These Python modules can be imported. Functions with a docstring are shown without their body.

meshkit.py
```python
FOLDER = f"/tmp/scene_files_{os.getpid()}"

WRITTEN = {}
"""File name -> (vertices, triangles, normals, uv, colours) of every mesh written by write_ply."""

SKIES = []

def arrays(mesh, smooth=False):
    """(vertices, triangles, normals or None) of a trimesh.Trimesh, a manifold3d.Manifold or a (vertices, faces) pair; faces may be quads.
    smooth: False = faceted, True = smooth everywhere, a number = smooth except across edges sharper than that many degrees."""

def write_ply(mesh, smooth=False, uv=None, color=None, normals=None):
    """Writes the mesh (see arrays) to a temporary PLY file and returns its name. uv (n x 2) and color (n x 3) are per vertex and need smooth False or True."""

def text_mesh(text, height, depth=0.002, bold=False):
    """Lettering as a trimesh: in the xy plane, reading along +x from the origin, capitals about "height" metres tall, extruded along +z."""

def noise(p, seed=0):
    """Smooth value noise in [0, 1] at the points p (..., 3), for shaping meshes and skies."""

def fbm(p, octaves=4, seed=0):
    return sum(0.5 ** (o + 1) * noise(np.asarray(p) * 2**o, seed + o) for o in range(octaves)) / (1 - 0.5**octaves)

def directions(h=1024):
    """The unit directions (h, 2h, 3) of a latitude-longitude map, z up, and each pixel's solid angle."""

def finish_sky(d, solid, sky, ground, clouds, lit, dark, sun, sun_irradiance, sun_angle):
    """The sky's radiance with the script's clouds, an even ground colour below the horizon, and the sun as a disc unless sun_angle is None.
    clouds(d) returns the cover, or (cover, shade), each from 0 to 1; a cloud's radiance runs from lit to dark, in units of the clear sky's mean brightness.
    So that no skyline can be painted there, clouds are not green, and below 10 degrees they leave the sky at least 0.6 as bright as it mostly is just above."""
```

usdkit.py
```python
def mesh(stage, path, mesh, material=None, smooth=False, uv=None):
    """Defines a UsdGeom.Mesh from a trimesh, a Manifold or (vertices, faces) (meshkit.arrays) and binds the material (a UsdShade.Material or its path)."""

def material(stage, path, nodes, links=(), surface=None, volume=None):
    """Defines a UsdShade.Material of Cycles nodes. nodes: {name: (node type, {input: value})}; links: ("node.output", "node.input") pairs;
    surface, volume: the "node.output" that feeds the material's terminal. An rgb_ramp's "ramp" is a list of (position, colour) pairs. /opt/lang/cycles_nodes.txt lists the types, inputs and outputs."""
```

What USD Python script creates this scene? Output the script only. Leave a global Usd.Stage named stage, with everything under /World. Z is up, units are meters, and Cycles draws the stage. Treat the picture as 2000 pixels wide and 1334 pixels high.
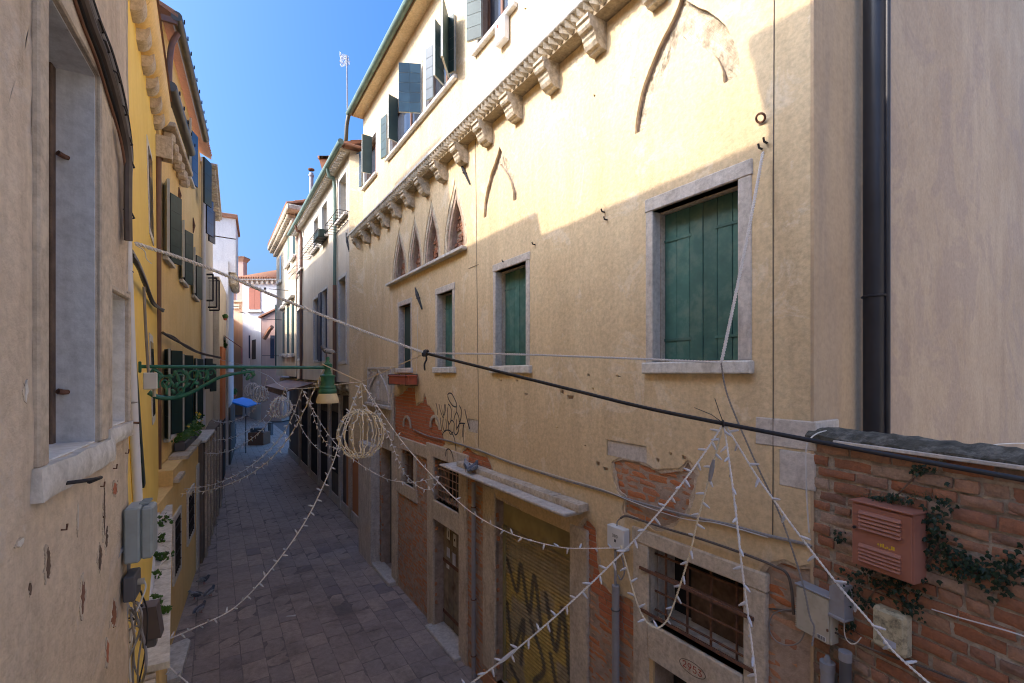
import math, random
import numpy as np
import trimesh
from shapely.geometry import Polygon, box as sbox, LineString, Point
from shapely.ops import unary_union
from shapely import affinity
import usdkit, meshkit
from pxr import Usd, UsdGeom, UsdLux, UsdShade, Gf, Sdf, Vt

stage = Usd.Stage.CreateInMemory()
UsdGeom.SetStageUpAxis(stage, UsdGeom.Tokens.z)
UsdGeom.Xform.Define(stage, '/World')
UsdGeom.Scope.Define(stage, '/World/Looks')

# ---------------------------------------------------------------- camera, sky, sun, exposure
F, CX, HY, EYE = 905.0, 1000.0, 727.0, 5.2        # focal length and horizon in photo pixels, eye height in metres
EXPOSURE = 1.38
SKY_STRENGTH = 0.15
SUN_INTENSITY = 0.5
cam = UsdGeom.Camera.Define(stage, '/World/camera')
cam.AddTranslateOp().Set(Gf.Vec3d(0, 0, EYE))
cam.AddRotateXOp().Set(90.0)
cam.CreateHorizontalApertureAttr(36.0)
cam.CreateVerticalApertureAttr(24.0)
cam.CreateFocalLengthAttr(F / 2000 * 36.0)
cam.CreateVerticalApertureOffsetAttr((HY - 667) / 2000 * 36.0)
cam.CreateClippingRangeAttr(Gf.Vec2f(0.05, 5000))
cam.CreateExposureAttr(EXPOSURE)

def unit(x, y):
    l = math.hypot(x, y)
    return np.array([x / l, y / l])

dR = unit(-585, F)                                  # direction of the right-hand house fronts, away from the camera
nR = np.array([dR[1], -dR[0]])                      # pointing into those houses
dL = unit(-490, F)
nL = np.array([dL[1], -dL[0]])
SUN_ALONG, SUN_DOWN = 0.25, 0.79                    # the sun stands ahead and to the left
_L = np.array([*(nR - SUN_ALONG * dR), -SUN_DOWN])
_L /= np.linalg.norm(_L)
_S = -_L
sun_el, sun_rot = math.asin(_S[2]), math.atan2(_S[0], _S[1])
sky_m = usdkit.material(stage, '/World/Looks/sky', {
    'sky': ('sky_texture', {'sky_type': 'single_scattering', 'sun_disc': False, 'sun_elevation': sun_el, 'sun_rotation': sun_rot, 'altitude': 10.0, 'air_density': 1.2, 'aerosol_density': 8.0, 'ozone_density': 10.0}),
    'hs': ('hsv', {'saturation': 1.2}), 'bg': ('background_shader', {'strength': SKY_STRENGTH})}, [('sky.color', 'hs.color'), ('hs.color', 'bg.color')], surface='bg.background')
dome = UsdLux.DomeLight.Define(stage, '/World/sky')
UsdShade.MaterialBindingAPI.Apply(dome.GetPrim()).Bind(sky_m)
dome.GetPrim().SetCustomDataByKey('kind', 'structure')
dome.GetPrim().SetCustomDataByKey('label', 'clear deep blue sky above the alley')
dome.GetPrim().SetCustomDataByKey('category', 'sky')
sun = UsdLux.DistantLight.Define(stage, '/World/sun')
sun.CreateIntensityAttr(SUN_INTENSITY)
sun.CreateAngleAttr(0.53)
sun.CreateNormalizeAttr(True)
sun.CreateColorAttr(Gf.Vec3f(1.0, 0.86, 0.70))
_z = Gf.Vec3d(*map(float, _S))
_rot = Gf.Rotation(Gf.Vec3d(0, 0, 1), _z)
sun.AddTransformOp().Set(Gf.Matrix4d().SetRotate(_rot))

# ---------------------------------------------------------------- materials
def M(name, nodes, links, surface='p.BSDF'):
    return usdkit.material(stage, '/World/Looks/' + name, nodes, links, surface=surface)

def plain(name, col, rough=0.6, metal=0.0, var=0.12, scale=6.0, bump=0.0, bscale=60.0, spec=0.4, dirt=None, dirt_amt=0.4, dscale=2.5, per_obj=0.0):
    n = {'geo': ('geometry', {}),
         'n1': ('noise_texture', {'scale': scale, 'detail': 5.0, 'roughness': 0.6}),
         'r1': ('rgb_ramp', {'ramp': [(0.25, tuple(c * (1 - var) for c in col)), (0.75, tuple(min(1, c * (1 + var)) for c in col))]}),
         'p': ('principled_bsdf', {'roughness': rough, 'metallic': metal, 'specular_ior_level': spec})}
    l = [('geo.position', 'n1.vector'), ('n1.fac', 'r1.fac')]
    out = 'r1.color'
    if dirt is not None:
        n['n2'] = ('noise_texture', {'scale': dscale, 'detail': 7.0, 'roughness': 0.7})
        n['r2'] = ('rgb_ramp', {'ramp': [(0.48, (0, 0, 0)), (0.68, (dirt_amt,) * 3)]})
        n['m2'] = ('mix', {'mix_type': 'mix', 'color2': dirt})
        l += [('geo.position', 'n2.vector'), ('n2.fac', 'r2.fac'), ('r2.color', 'm2.fac'), (out, 'm2.color1')]
        out = 'm2.color'
    if per_obj:
        n['oi'] = ('object_info', {})
        n['mr'] = ('map_range', {'from_min': 0.0, 'from_max': 1.0, 'to_min': 1 - per_obj, 'to_max': 1 + per_obj})
        n['hs'] = ('hsv', {})
        l += [('oi.random', 'mr.value'), ('mr.result', 'hs.value'), (out, 'hs.color')]
        out = 'hs.color'
    l.append((out, 'p.base_color'))
    if bump:
        n['nb'] = ('noise_texture', {'scale': bscale, 'detail': 6.0, 'roughness': 0.65})
        n['b'] = ('bump', {'strength': bump, 'distance': 0.01})
        l += [('geo.position', 'nb.vector'), ('nb.fac', 'b.height'), ('b.normal', 'p.normal')]
    return M(name, n, l)

def plaster(name, c1, c2, stain, stain_amt=0.5, streak=(4, 4, 0.35), patch=None, patch_amt=0.6, patch_scale=1.3, patch_lo=0.56, bump=0.25, scale=0.9, low=None, fine=0.10):
    """Weathered lime plaster: broad tone shifts, rain streaks, blotches, trowel relief."""
    n = {'geo': ('geometry', {}),
         'n1': ('noise_texture', {'scale': scale, 'detail': 6.0, 'roughness': 0.62, 'distortion': 0.6}),
         'r1': ('rgb_ramp', {'ramp': [(0.3, c1), (0.7, c2)]}),
         'mp': ('mapping', {'scale': streak}),
         'n2': ('noise_texture', {'scale': 1.0, 'detail': 6.0, 'roughness': 0.66, 'distortion': 0.4}),
         'r2': ('rgb_ramp', {'ramp': [(0.45, (0, 0, 0)), (0.72, (stain_amt,) * 3)]}),
         'm2': ('mix', {'mix_type': 'mix', 'color2': stain}),
         'n3': ('noise_texture', {'scale': 22.0, 'detail': 8.0, 'roughness': 0.7}),
         'r3': ('rgb_ramp', {'ramp': [(0.3, (1 - fine * 1.6,) * 3), (0.6, (1.0,) * 3), (0.8, (min(1.0, 1 + fine * .2),) * 3)]}),
         'm3': ('mix', {'mix_type': 'multiply', 'fac': 1.0}),
         'nb': ('noise_texture', {'scale': 9.0, 'detail': 10.0, 'roughness': 0.62}),
         'b': ('bump', {'strength': bump, 'distance': 0.03}),
         'p': ('principled_bsdf', {'roughness': 0.88, 'specular_ior_level': 0.2})}
    l = [('geo.position', 'n1.vector'), ('n1.fac', 'r1.fac'), ('geo.position', 'mp.vector'), ('mp.vector', 'n2.vector'), ('n2.fac', 'r2.fac'),
         ('r2.color', 'm2.fac'), ('r1.color', 'm2.color1'), ('geo.position', 'n3.vector'), ('n3.fac', 'r3.fac')]
    out = 'm2.color'
    if patch is not None:
        n['n4'] = ('noise_texture', {'scale': patch_scale, 'detail': 8.0, 'roughness': 0.68, 'distortion': 0.8})
        n['r4'] = ('rgb_ramp', {'ramp': [(patch_lo, (0, 0, 0)), (patch_lo + 0.06, (patch_amt,) * 3)]})
        n['m4'] = ('mix', {'mix_type': 'mix', 'color2': patch})
        l += [('geo.position', 'n4.vector'), ('n4.fac', 'r4.fac'), ('r4.color', 'm4.fac'), (out, 'm4.color1')]
        out = 'm4.color'
    if low is not None:                                 # (colour, z where it is full, z where it ends): damp rising from the ground
        n['sx'] = ('separate_xyz', {})
        n['ad'] = ('math', {'math_type': 'multiply_add', 'value2': 1.6, 'value3': -0.8})
        n['ad2'] = ('math', {'math_type': 'add'})
        n['mr'] = ('map_range', {'from_min': low[1], 'from_max': low[2], 'to_min': low[3] if len(low) > 3 else 0.8, 'to_max': 0.0, 'clamp': True})
        n['m5'] = ('mix', {'mix_type': 'mix', 'color2': low[0]})
        l += [('geo.position', 'sx.vector'), ('n2.fac', 'ad.value1'), ('sx.z', 'ad2.value1'), ('ad.value', 'ad2.value2'), ('ad2.value', 'mr.value'), ('mr.result', 'm5.fac'), (out, 'm5.color1')]
        out = 'm5.color'
    l += [(out, 'm3.color1'), ('r3.color', 'm3.color2'), ('m3.color', 'p.base_color'), ('geo.position', 'nb.vector'), ('nb.fac', 'b.height'), ('b.normal', 'p.normal')]
    return M(name, n, l)

def brickmat(name, ramp, rough=0.85, grime=(0.10, 0.085, 0.075), amt=0.5, worn=0.0):
    n = {'geo': ('geometry', {}), 'oi': ('object_info', {}),
         'ad': ('math', {'math_type': 'add'}), 'fr': ('math', {'math_type': 'fraction'}),
         'r1': ('rgb_ramp', {'ramp': ramp}),
         'n2': ('noise_texture', {'scale': 9.0, 'detail': 9.0, 'roughness': 0.72}),
         'r2': ('rgb_ramp', {'ramp': [(0.42, (0, 0, 0)), (0.72, (amt,) * 3)]}),
         'm2': ('mix', {'mix_type': 'mix', 'color2': grime}),
         'n3': ('noise_texture', {'scale': 60.0, 'detail': 6.0, 'roughness': 0.7}),
         'r3': ('rgb_ramp', {'ramp': [(0.3, (0.72,) * 3), (0.65, (1.0,) * 3)]}),
         'm3': ('mix', {'mix_type': 'multiply', 'fac': 1.0}),
         'b': ('bump', {'strength': 0.7, 'distance': 0.012}),
         'p': ('principled_bsdf', {'roughness': rough, 'specular_ior_level': 0.2})}
    l = [('geo.random_per_island', 'ad.value1'), ('oi.random', 'ad.value2'), ('ad.value', 'fr.value1'), ('fr.value', 'r1.fac'),
         ('geo.position', 'n2.vector'), ('n2.fac', 'r2.fac'), ('r2.color', 'm2.fac'), ('r1.color', 'm2.color1'),
         ('geo.position', 'n3.vector'), ('n3.fac', 'r3.fac'), ('m2.color', 'm3.color1'), ('r3.color', 'm3.color2'), ('m3.color', 'p.base_color'),
         ('n3.fac', 'b.height'), ('b.normal', 'p.normal')]
    if worn:                                            # broad stains and paler trodden runs across the stones
        n['n4'] = ('noise_texture', {'scale': 0.9, 'detail': 8.0, 'roughness': 0.7, 'distortion': 0.7})
        n['r4'] = ('rgb_ramp', {'ramp': [(0.3, (1 - worn,) * 3), (0.5, (1.0,) * 3), (0.68, (1.0,) * 3), (0.78, (1 + worn * .5,) * 3)]})
        n['m4'] = ('mix', {'mix_type': 'multiply', 'fac': 1.0})
        l = [x for x in l if x[1] != 'p.base_color'] + [('geo.position', 'n4.vector'), ('n4.fac', 'r4.fac'), ('m3.color', 'm4.color1'), ('r4.color', 'm4.color2'), ('m4.color', 'p.base_color')]
    return M(name, n, l)

m = {}
m['plaster_main'] = plaster('plaster_main', (0.70, 0.535, 0.325), (0.77, 0.61, 0.39), (0.57, 0.42, 0.25), 0.6, patch=(0.80, 0.68, 0.51), patch_amt=0.6, patch_scale=1.7, bump=0.4, fine=0.16, low=((0.64, 0.45, 0.25), 2.2, 4.6, 0.75))
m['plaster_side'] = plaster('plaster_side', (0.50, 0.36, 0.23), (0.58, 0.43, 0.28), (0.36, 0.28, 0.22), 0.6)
m['plaster_pale'] = plaster('plaster_pale', (0.66, 0.57, 0.44), (0.74, 0.66, 0.54), (0.52, 0.44, 0.35), 0.5)
m['plaster_cream'] = plaster('plaster_cream', (0.62, 0.51, 0.36), (0.70, 0.60, 0.45), (0.46, 0.37, 0.27), 0.6)
m['plaster_white'] = plaster('plaster_white', (0.70, 0.66, 0.64), (0.78, 0.75, 0.72), (0.55, 0.50, 0.48), 0.4)
m['plaster_peach'] = plaster('plaster_peach', (0.66, 0.42, 0.26), (0.72, 0.50, 0.33), (0.50, 0.32, 0.22), 0.5)
m['plaster_pink'] = plaster('plaster_pink', (0.52, 0.32, 0.26), (0.58, 0.38, 0.30), (0.42, 0.27, 0.22), 0.5)
m['plaster_grey'] = plaster('plaster_grey', (0.66, 0.54, 0.41), (0.76, 0.64, 0.51), (0.44, 0.34, 0.25), 0.7, streak=(6, 6, 0.5), patch=(0.68, 0.60, 0.52), patch_amt=0.75, patch_scale=2.6, patch_lo=0.57, bump=0.7, fine=0.13,
                            low=((0.58, 0.40, 0.23), 3.6, 5.0, 0.5))
m['plaster_yellow'] = plaster('plaster_yellow', (0.88, 0.60, 0.13), (0.92, 0.66, 0.18), (0.80, 0.52, 0.10), 0.4, bump=0.12, fine=0.05)
m['plaster_ochre'] = plaster('plaster_ochre', (0.82, 0.56, 0.22), (0.88, 0.63, 0.29), (0.70, 0.45, 0.18), 0.5, bump=0.15)
m['plaster_orange'] = plaster('plaster_orange', (0.62, 0.20, 0.07), (0.68, 0.26, 0.10), (0.45, 0.14, 0.06), 0.5)
m['stucco_tan'] = plaster('stucco_tan', (0.48, 0.345, 0.225), (0.57, 0.43, 0.295), (0.40, 0.285, 0.20), 0.65, streak=(2.2, 2.2, 0.5), patch=(0.42, 0.31, 0.235), patch_amt=0.55, patch_scale=0.9, patch_lo=0.5, bump=0.45, fine=0.10, scale=0.8)
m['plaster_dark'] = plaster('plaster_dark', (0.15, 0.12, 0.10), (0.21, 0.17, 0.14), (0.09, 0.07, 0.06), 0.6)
m['reveal_white'] = plaster('reveal_white', (0.74, 0.74, 0.76), (0.80, 0.80, 0.80), (0.48, 0.44, 0.42), 0.55, patch=(0.30, 0.25, 0.21), patch_amt=0.7, patch_scale=2.4, patch_lo=0.6, bump=0.3, fine=0.15)
m['stone'] = plaster('stone', (0.58, 0.52, 0.46), (0.68, 0.62, 0.56), (0.36, 0.31, 0.27), 0.6, streak=(7, 7, 2.5), bump=0.5, scale=3.0, fine=0.2)
m['stone_warm'] = plaster('stone_warm', (0.58, 0.48, 0.37), (0.68, 0.58, 0.46), (0.36, 0.28, 0.21), 0.65, streak=(6, 6, 2.0), bump=0.5, scale=3.0, fine=0.22)
m['stone_white'] = plaster('stone_white', (0.66, 0.62, 0.56), (0.76, 0.73, 0.68), (0.40, 0.35, 0.29), 0.6, streak=(9, 9, 2.0), bump=0.4, scale=4.0, fine=0.18)
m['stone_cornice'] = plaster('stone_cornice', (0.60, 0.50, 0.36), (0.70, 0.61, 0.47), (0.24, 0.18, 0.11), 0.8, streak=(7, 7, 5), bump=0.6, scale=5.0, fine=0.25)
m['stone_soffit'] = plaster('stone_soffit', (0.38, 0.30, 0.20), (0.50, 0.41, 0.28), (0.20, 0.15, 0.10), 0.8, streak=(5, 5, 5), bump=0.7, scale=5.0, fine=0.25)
m['core'] = plaster('core', (0.40, 0.29, 0.22), (0.50, 0.38, 0.30), (0.18, 0.13, 0.10), 0.6, streak=(8, 8, 8), bump=0.8, scale=6.0)
m['under_coat'] = plaster('under_coat', (0.56, 0.44, 0.32), (0.66, 0.54, 0.41), (0.40, 0.30, 0.21), 0.6, streak=(9, 9, 9), bump=0.8, scale=7.0, fine=0.22)
m['mortar'] = plaster('mortar', (0.40, 0.33, 0.26), (0.50, 0.42, 0.34), (0.20, 0.155, 0.12), 0.7, streak=(8, 8, 8), bump=1.0, scale=6.0, fine=0.3)
m['brick'] = brickmat('brick', [(0.0, (0.58, 0.20, 0.085)), (0.3, (0.62, 0.24, 0.10)), (0.5, (0.60, 0.29, 0.15)), (0.7, (0.52, 0.21, 0.11)), (0.85, (0.64, 0.42, 0.29)), (1.0, (0.40, 0.16, 0.09))], grime=(0.40, 0.25, 0.16), amt=0.35)
m['brick_old'] = brickmat('brick_old', [(0.0, (0.38, 0.15, 0.08)), (0.3, (0.42, 0.19, 0.11)), (0.5, (0.46, 0.27, 0.18)), (0.7, (0.36, 0.17, 0.11)), (0.85, (0.50, 0.36, 0.27)), (1.0, (0.27, 0.13, 0.09))], grime=(0.17, 0.115, 0.085), amt=0.7)
m['brick_red'] = brickmat('brick_red', [(0.0, (0.56, 0.19, 0.10)), (0.5, (0.62, 0.23, 0.12)), (1.0, (0.52, 0.18, 0.10))], grime=(0.42, 0.20, 0.12), amt=0.35)
m['paving'] = brickmat('paving', [(0.0, (0.38, 0.305, 0.27)), (0.25, (0.45, 0.36, 0.31)), (0.5, (0.53, 0.415, 0.35)), (0.7, (0.40, 0.325, 0.29)), (0.88, (0.56, 0.44, 0.36)), (1.0, (0.31, 0.255, 0.245))], rough=0.55, grime=(0.22, 0.18, 0.165), amt=0.6, worn=0.4)
m['joint'] = plain('joint', (0.22, 0.18, 0.165), 0.9, var=0.3, scale=20, bump=0.5)
m['ground'] = plain('ground', (0.16, 0.13, 0.12), 0.9)
m['shutter_teal'] = plain('shutter_teal', (0.045, 0.125, 0.105), 0.55, var=0.22, scale=8, bump=0.3, bscale=40, dirt=(0.12, 0.17, 0.14), dirt_amt=0.75, dscale=4.0, per_obj=0.2)
m['shutter_green'] = plain('shutter_green', (0.012, 0.032, 0.027), 0.45, var=0.25, scale=8, bump=0.2, per_obj=0.15)
m['shutter_slate'] = plain('shutter_slate', (0.045, 0.078, 0.074), 0.5, var=0.2, scale=6, bump=0.2, per_obj=0.1)
m['shutter_blue'] = plain('shutter_blue', (0.030, 0.065, 0.095), 0.4, var=0.2, scale=6, per_obj=0.15)
m['shutter_navy'] = plain('shutter_navy', (0.020, 0.032, 0.065), 0.5, var=0.3, scale=8, bump=0.3)
m['shutter_bright'] = plain('shutter_bright', (0.020, 0.085, 0.20), 0.5, var=0.15)
m['shutter_light'] = plain('shutter_light', (0.62, 0.62, 0.57), 0.6, var=0.15)
m['shutter_rust'] = plain('shutter_rust', (0.36, 0.12, 0.07), 0.6, var=0.1)
m['groove'] = plain('groove', (0.45, 0.45, 0.40), 0.7)
m['wood_old'] = plain('wood_old', (0.15, 0.095, 0.065), 0.85, var=0.45, scale=14, bump=0.8, bscale=30, dirt=(0.05, 0.035, 0.03), dirt_amt=0.7)
m['wood_door'] = plain('wood_door', (0.23, 0.185, 0.135), 0.85, var=0.3, scale=7, bump=0.6, bscale=30, dirt=(0.09, 0.055, 0.035), dirt_amt=0.8, dscale=3.0, per_obj=0.25)
m['wood_brown'] = plain('wood_brown', (0.20, 0.09, 0.05), 0.5, var=0.2, scale=8)
m['iron'] = plain('iron', (0.035, 0.030, 0.030), 0.6, metal=0.3, var=0.3, scale=20, bump=0.3)
m['rust'] = plain('rust', (0.16, 0.075, 0.045), 0.85, var=0.4, scale=25, bump=0.5, dirt=(0.06, 0.035, 0.03), dirt_amt=0.7, dscale=15)
m['rust_light'] = plain('rust_light', (0.30, 0.17, 0.11), 0.85, var=0.3, scale=25, bump=0.5)
m['lamp_green'] = plain('lamp_green', (0.015, 0.12, 0.075), 0.35, var=0.25, scale=15, bump=0.15, spec=0.5)
m['gutter_green'] = plain('gutter_green', (0.15, 0.22, 0.18), 0.5, var=0.25, scale=5, metal=0.2, dirt=(0.09, 0.10, 0.08), dirt_amt=0.6)
m['gutter_brown'] = plain('gutter_brown', (0.10, 0.085, 0.06), 0.45, var=0.25, scale=5, metal=0.25, spec=0.5)
m['pipe_brown'] = plain('pipe_brown', (0.17, 0.085, 0.055), 0.5, var=0.2, scale=4)
m['pipe_dark'] = plain('pipe_dark', (0.022, 0.022, 0.028), 0.38, metal=0.2, var=0.3, scale=3, spec=0.5)
m['pipe_white'] = plain('pipe_white', (0.62, 0.61, 0.62), 0.45, var=0.06)
m['pipe_grey'] = plain('pipe_grey', (0.30, 0.29, 0.30), 0.55, var=0.12, dirt=(0.18, 0.15, 0.13), dirt_amt=0.5, dscale=6)
m['box_grey'] = plain('box_grey', (0.30, 0.33, 0.32), 0.5, var=0.08, dirt=(0.22, 0.23, 0.20), dirt_amt=0.5, dscale=8)
m['box_dark'] = plain('box_dark', (0.10, 0.095, 0.10), 0.5, var=0.15)
m['box_beige'] = plain('box_beige', (0.47, 0.42, 0.33), 0.5, var=0.08, dirt=(0.30, 0.25, 0.18), dirt_amt=0.6, dscale=9)
m['box_white'] = plain('box_white', (0.66, 0.64, 0.61), 0.5, var=0.06)
m['box_mottled'] = plain('box_mottled', (0.52, 0.45, 0.30), 0.6, var=0.1, scale=12, dirt=(0.05, 0.045, 0.03), dirt_amt=0.95, dscale=14)
m['box_red'] = plain('box_red', (0.34, 0.14, 0.095), 0.5, var=0.1, scale=10, dirt=(0.20, 0.07, 0.045), dirt_amt=0.5, dscale=5)
m['lamp_brown'] = plain('lamp_brown', (0.10, 0.075, 0.065), 0.4, var=0.1)
m['cable_black'] = plain('cable_black', (0.022, 0.020, 0.022), 0.5)
m['cable_grey'] = plain('cable_grey', (0.24, 0.22, 0.21), 0.6, var=0.2)
m['cable_brown'] = plain('cable_brown', (0.11, 0.085, 0.07), 0.6, var=0.25, scale=12)
m['cable_white'] = plain('cable_white', (0.62, 0.59, 0.55), 0.6, var=0.08)
m['cable_blue'] = plain('cable_blue', (0.07, 0.10, 0.22), 0.5)
m['rope'] = plain('rope', (0.66, 0.63, 0.60), 0.8, var=0.1, scale=60)
m['rope_tan'] = plain('rope_tan', (0.62, 0.52, 0.36), 0.8, var=0.1, scale=60)
m['wire_white'] = plain('wire_white', (0.74, 0.71, 0.68), 0.55, var=0.12, scale=30)
m['wire_tan'] = plain('wire_tan', (0.68, 0.60, 0.44), 0.55, var=0.12, scale=30)
m['bulb'] = M('bulb', {'p': ('principled_bsdf', {'base_color': (0.72, 0.72, 0.76), 'roughness': 0.25, 'transmission_weight': 0.25, 'ior': 1.4})}, [])
m['lamp_glass'] = plain('lamp_glass', (0.62, 0.52, 0.33), 0.35, var=0.12, scale=12, spec=0.5, dirt=(0.45, 0.36, 0.22), dirt_amt=0.4)
m['glass_dark'] = M('glass_dark', {'p': ('principled_bsdf', {'base_color': (0.03, 0.035, 0.045), 'roughness': 0.06, 'specular_ior_level': 0.6})}, [])
m['interior'] = plain('interior', (0.030, 0.025, 0.023), 0.9, var=0.3)
m['tile'] = brickmat('tile', [(0.0, (0.40, 0.17, 0.09)), (0.4, (0.46, 0.22, 0.12)), (0.7, (0.36, 0.18, 0.11)), (1.0, (0.50, 0.30, 0.19))], amt=0.3)
m['terracotta'] = plain('terracotta', (0.36, 0.09, 0.05), 0.6, var=0.15)
m['soil'] = plain('soil', (0.06, 0.04, 0.03), 0.95)
def leafmat(name, a, b):
    return M(name, {'oi': ('geometry', {}), 'r': ('rgb_ramp', {'ramp': [(0, a), (1, b)]}), 'd': ('principled_bsdf', {'roughness': 0.5}), 't': ('translucent_bsdf', {}), 'x': ('mix_closure', {'fac': 0.3})},
             [('oi.random_per_island', 'r.fac'), ('r.color', 'd.base_color'), ('r.color', 't.color'), ('d.BSDF', 'x.closure1'), ('t.BSDF', 'x.closure2')], surface='x.closure')
m['ivy'] = leafmat('ivy', (0.012, 0.035, 0.016), (0.04, 0.075, 0.03))
m['leaf'] = leafmat('leaf', (0.06, 0.15, 0.02), (0.16, 0.28, 0.05))
m['leaf_dull'] = leafmat('leaf_dull', (0.05, 0.09, 0.03), (0.13, 0.15, 0.05))
m['moss'] = plain('moss', (0.075, 0.070, 0.055), 0.95, var=0.5, scale=18, bump=1.0, bscale=50, dirt=(0.25, 0.23, 0.20), dirt_amt=0.8, dscale=10)
m['paint_black'] = plain('paint_black', (0.055, 0.050, 0.055), 0.7, var=0.4, scale=30)
m['paint_red'] = plain('paint_red', (0.33, 0.07, 0.05), 0.7, var=0.3, scale=40)
m['paint_yellow'] = plain('paint_yellow', (0.65, 0.42, 0.03), 0.6)
m['paper'] = plain('paper', (0.62, 0.61, 0.60), 0.8, var=0.12, scale=14)
m['paper_blue'] = plain('paper_blue', (0.45, 0.47, 0.56), 0.8, var=0.2, scale=20)
m['shutter_fascia'] = plain('shutter_fascia', (0.34, 0.28, 0.13), 0.5, var=0.15, scale=4, dirt=(0.13, 0.09, 0.05), dirt_amt=0.5)
m['tarp_blue'] = plain('tarp_blue', (0.05, 0.30, 0.80), 0.6, var=0.1)
m['tarp_red'] = plain('tarp_red', (0.30, 0.04, 0.05), 0.7)
m['canvas'] = plain('canvas', (0.40, 0.33, 0.26), 0.8, var=0.2)
m['pigeon'] = plain('pigeon', (0.10, 0.105, 0.13), 0.6, var=0.4, scale=25)
m['pigeon_light'] = plain('pigeon_light', (0.26, 0.27, 0.30), 0.6, var=0.4, scale=25)
m['pigeon_foot'] = plain('pigeon_foot', (0.35, 0.10, 0.08), 0.6)
m['teal_cloth'] = plain('teal_cloth', (0.02, 0.30, 0.25), 0.8)
m['slat'] = M('slat', {'a': ('attribute', {'attribute': 'displayColor'}), 'geo': ('geometry', {}), 'n': ('noise_texture', {'scale': 9.0, 'detail': 7.0, 'roughness': 0.7}), 'r': ('rgb_ramp', {'ramp': [(0.3, (0.55,) * 3), (0.65, (1.0,) * 3)]}),
                       'mx': ('mix', {'mix_type': 'multiply', 'fac': 1.0}), 'p': ('principled_bsdf', {'roughness': 0.55, 'metallic': 0.1})},
              [('geo.position', 'n.vector'), ('n.fac', 'r.fac'), ('a.color', 'mx.color1'), ('r.color', 'mx.color2'), ('mx.color', 'p.base_color')])

# ---------------------------------------------------------------- prims: things, parts
USED = {}
LOC = {}
def numbered(parent, name):
    k = (parent, name)
    i = USED.get(k, 0)
    USED[k] = i + 1
    return f'{parent}/{name}' + (f'_{i:03d}' if i else '')

def tagp(prim, label=None, cat=None, group=None, kind=None):
    for k, v in (('label', label), ('category', cat), ('group', group), ('kind', kind)):
        if v:
            prim.SetCustomDataByKey(k, v)

def thing(name, label, cat, loc=(0, 0, 0), group=None, kind=None, rotz=0.0):
    path = numbered('/World', name)
    x = UsdGeom.Xform.Define(stage, path)
    x.AddTranslateOp().Set(Gf.Vec3d(*map(float, loc)))
    if rotz:
        x.AddRotateZOp().Set(float(rotz))
    LOC[path] = np.array(loc, float)
    tagp(x.GetPrim(), label, cat, group, kind)
    return path

def part(parent, name, mesh, mat, smooth=False, label=None, kind=None):
    v, f = (np.asarray(mesh[0], float), np.asarray(mesh[1], int)) if isinstance(mesh, tuple) else mesh.vf()
    path = numbered(parent, name)
    root = '/'.join(path.split('/')[:3])
    off = LOC.get(root, np.zeros(3))
    LOC.setdefault(path, off)
    me = usdkit.mesh(stage, path, (v - off, f), m[mat] if isinstance(mat, str) else mat, smooth=smooth)
    tagp(me.GetPrim(), label, kind=kind)
    return path

def solo(name, mesh, mat, label, cat, smooth=False, group=None, kind=None):
    path = numbered('/World', name)
    v, f = (np.asarray(mesh[0], float), np.asarray(mesh[1], int)) if isinstance(mesh, tuple) else mesh.vf()
    me = usdkit.mesh(stage, path, (v, f), m[mat] if isinstance(mat, str) else mat, smooth=smooth)
    tagp(me.GetPrim(), label, cat, group, kind)
    return path

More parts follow.
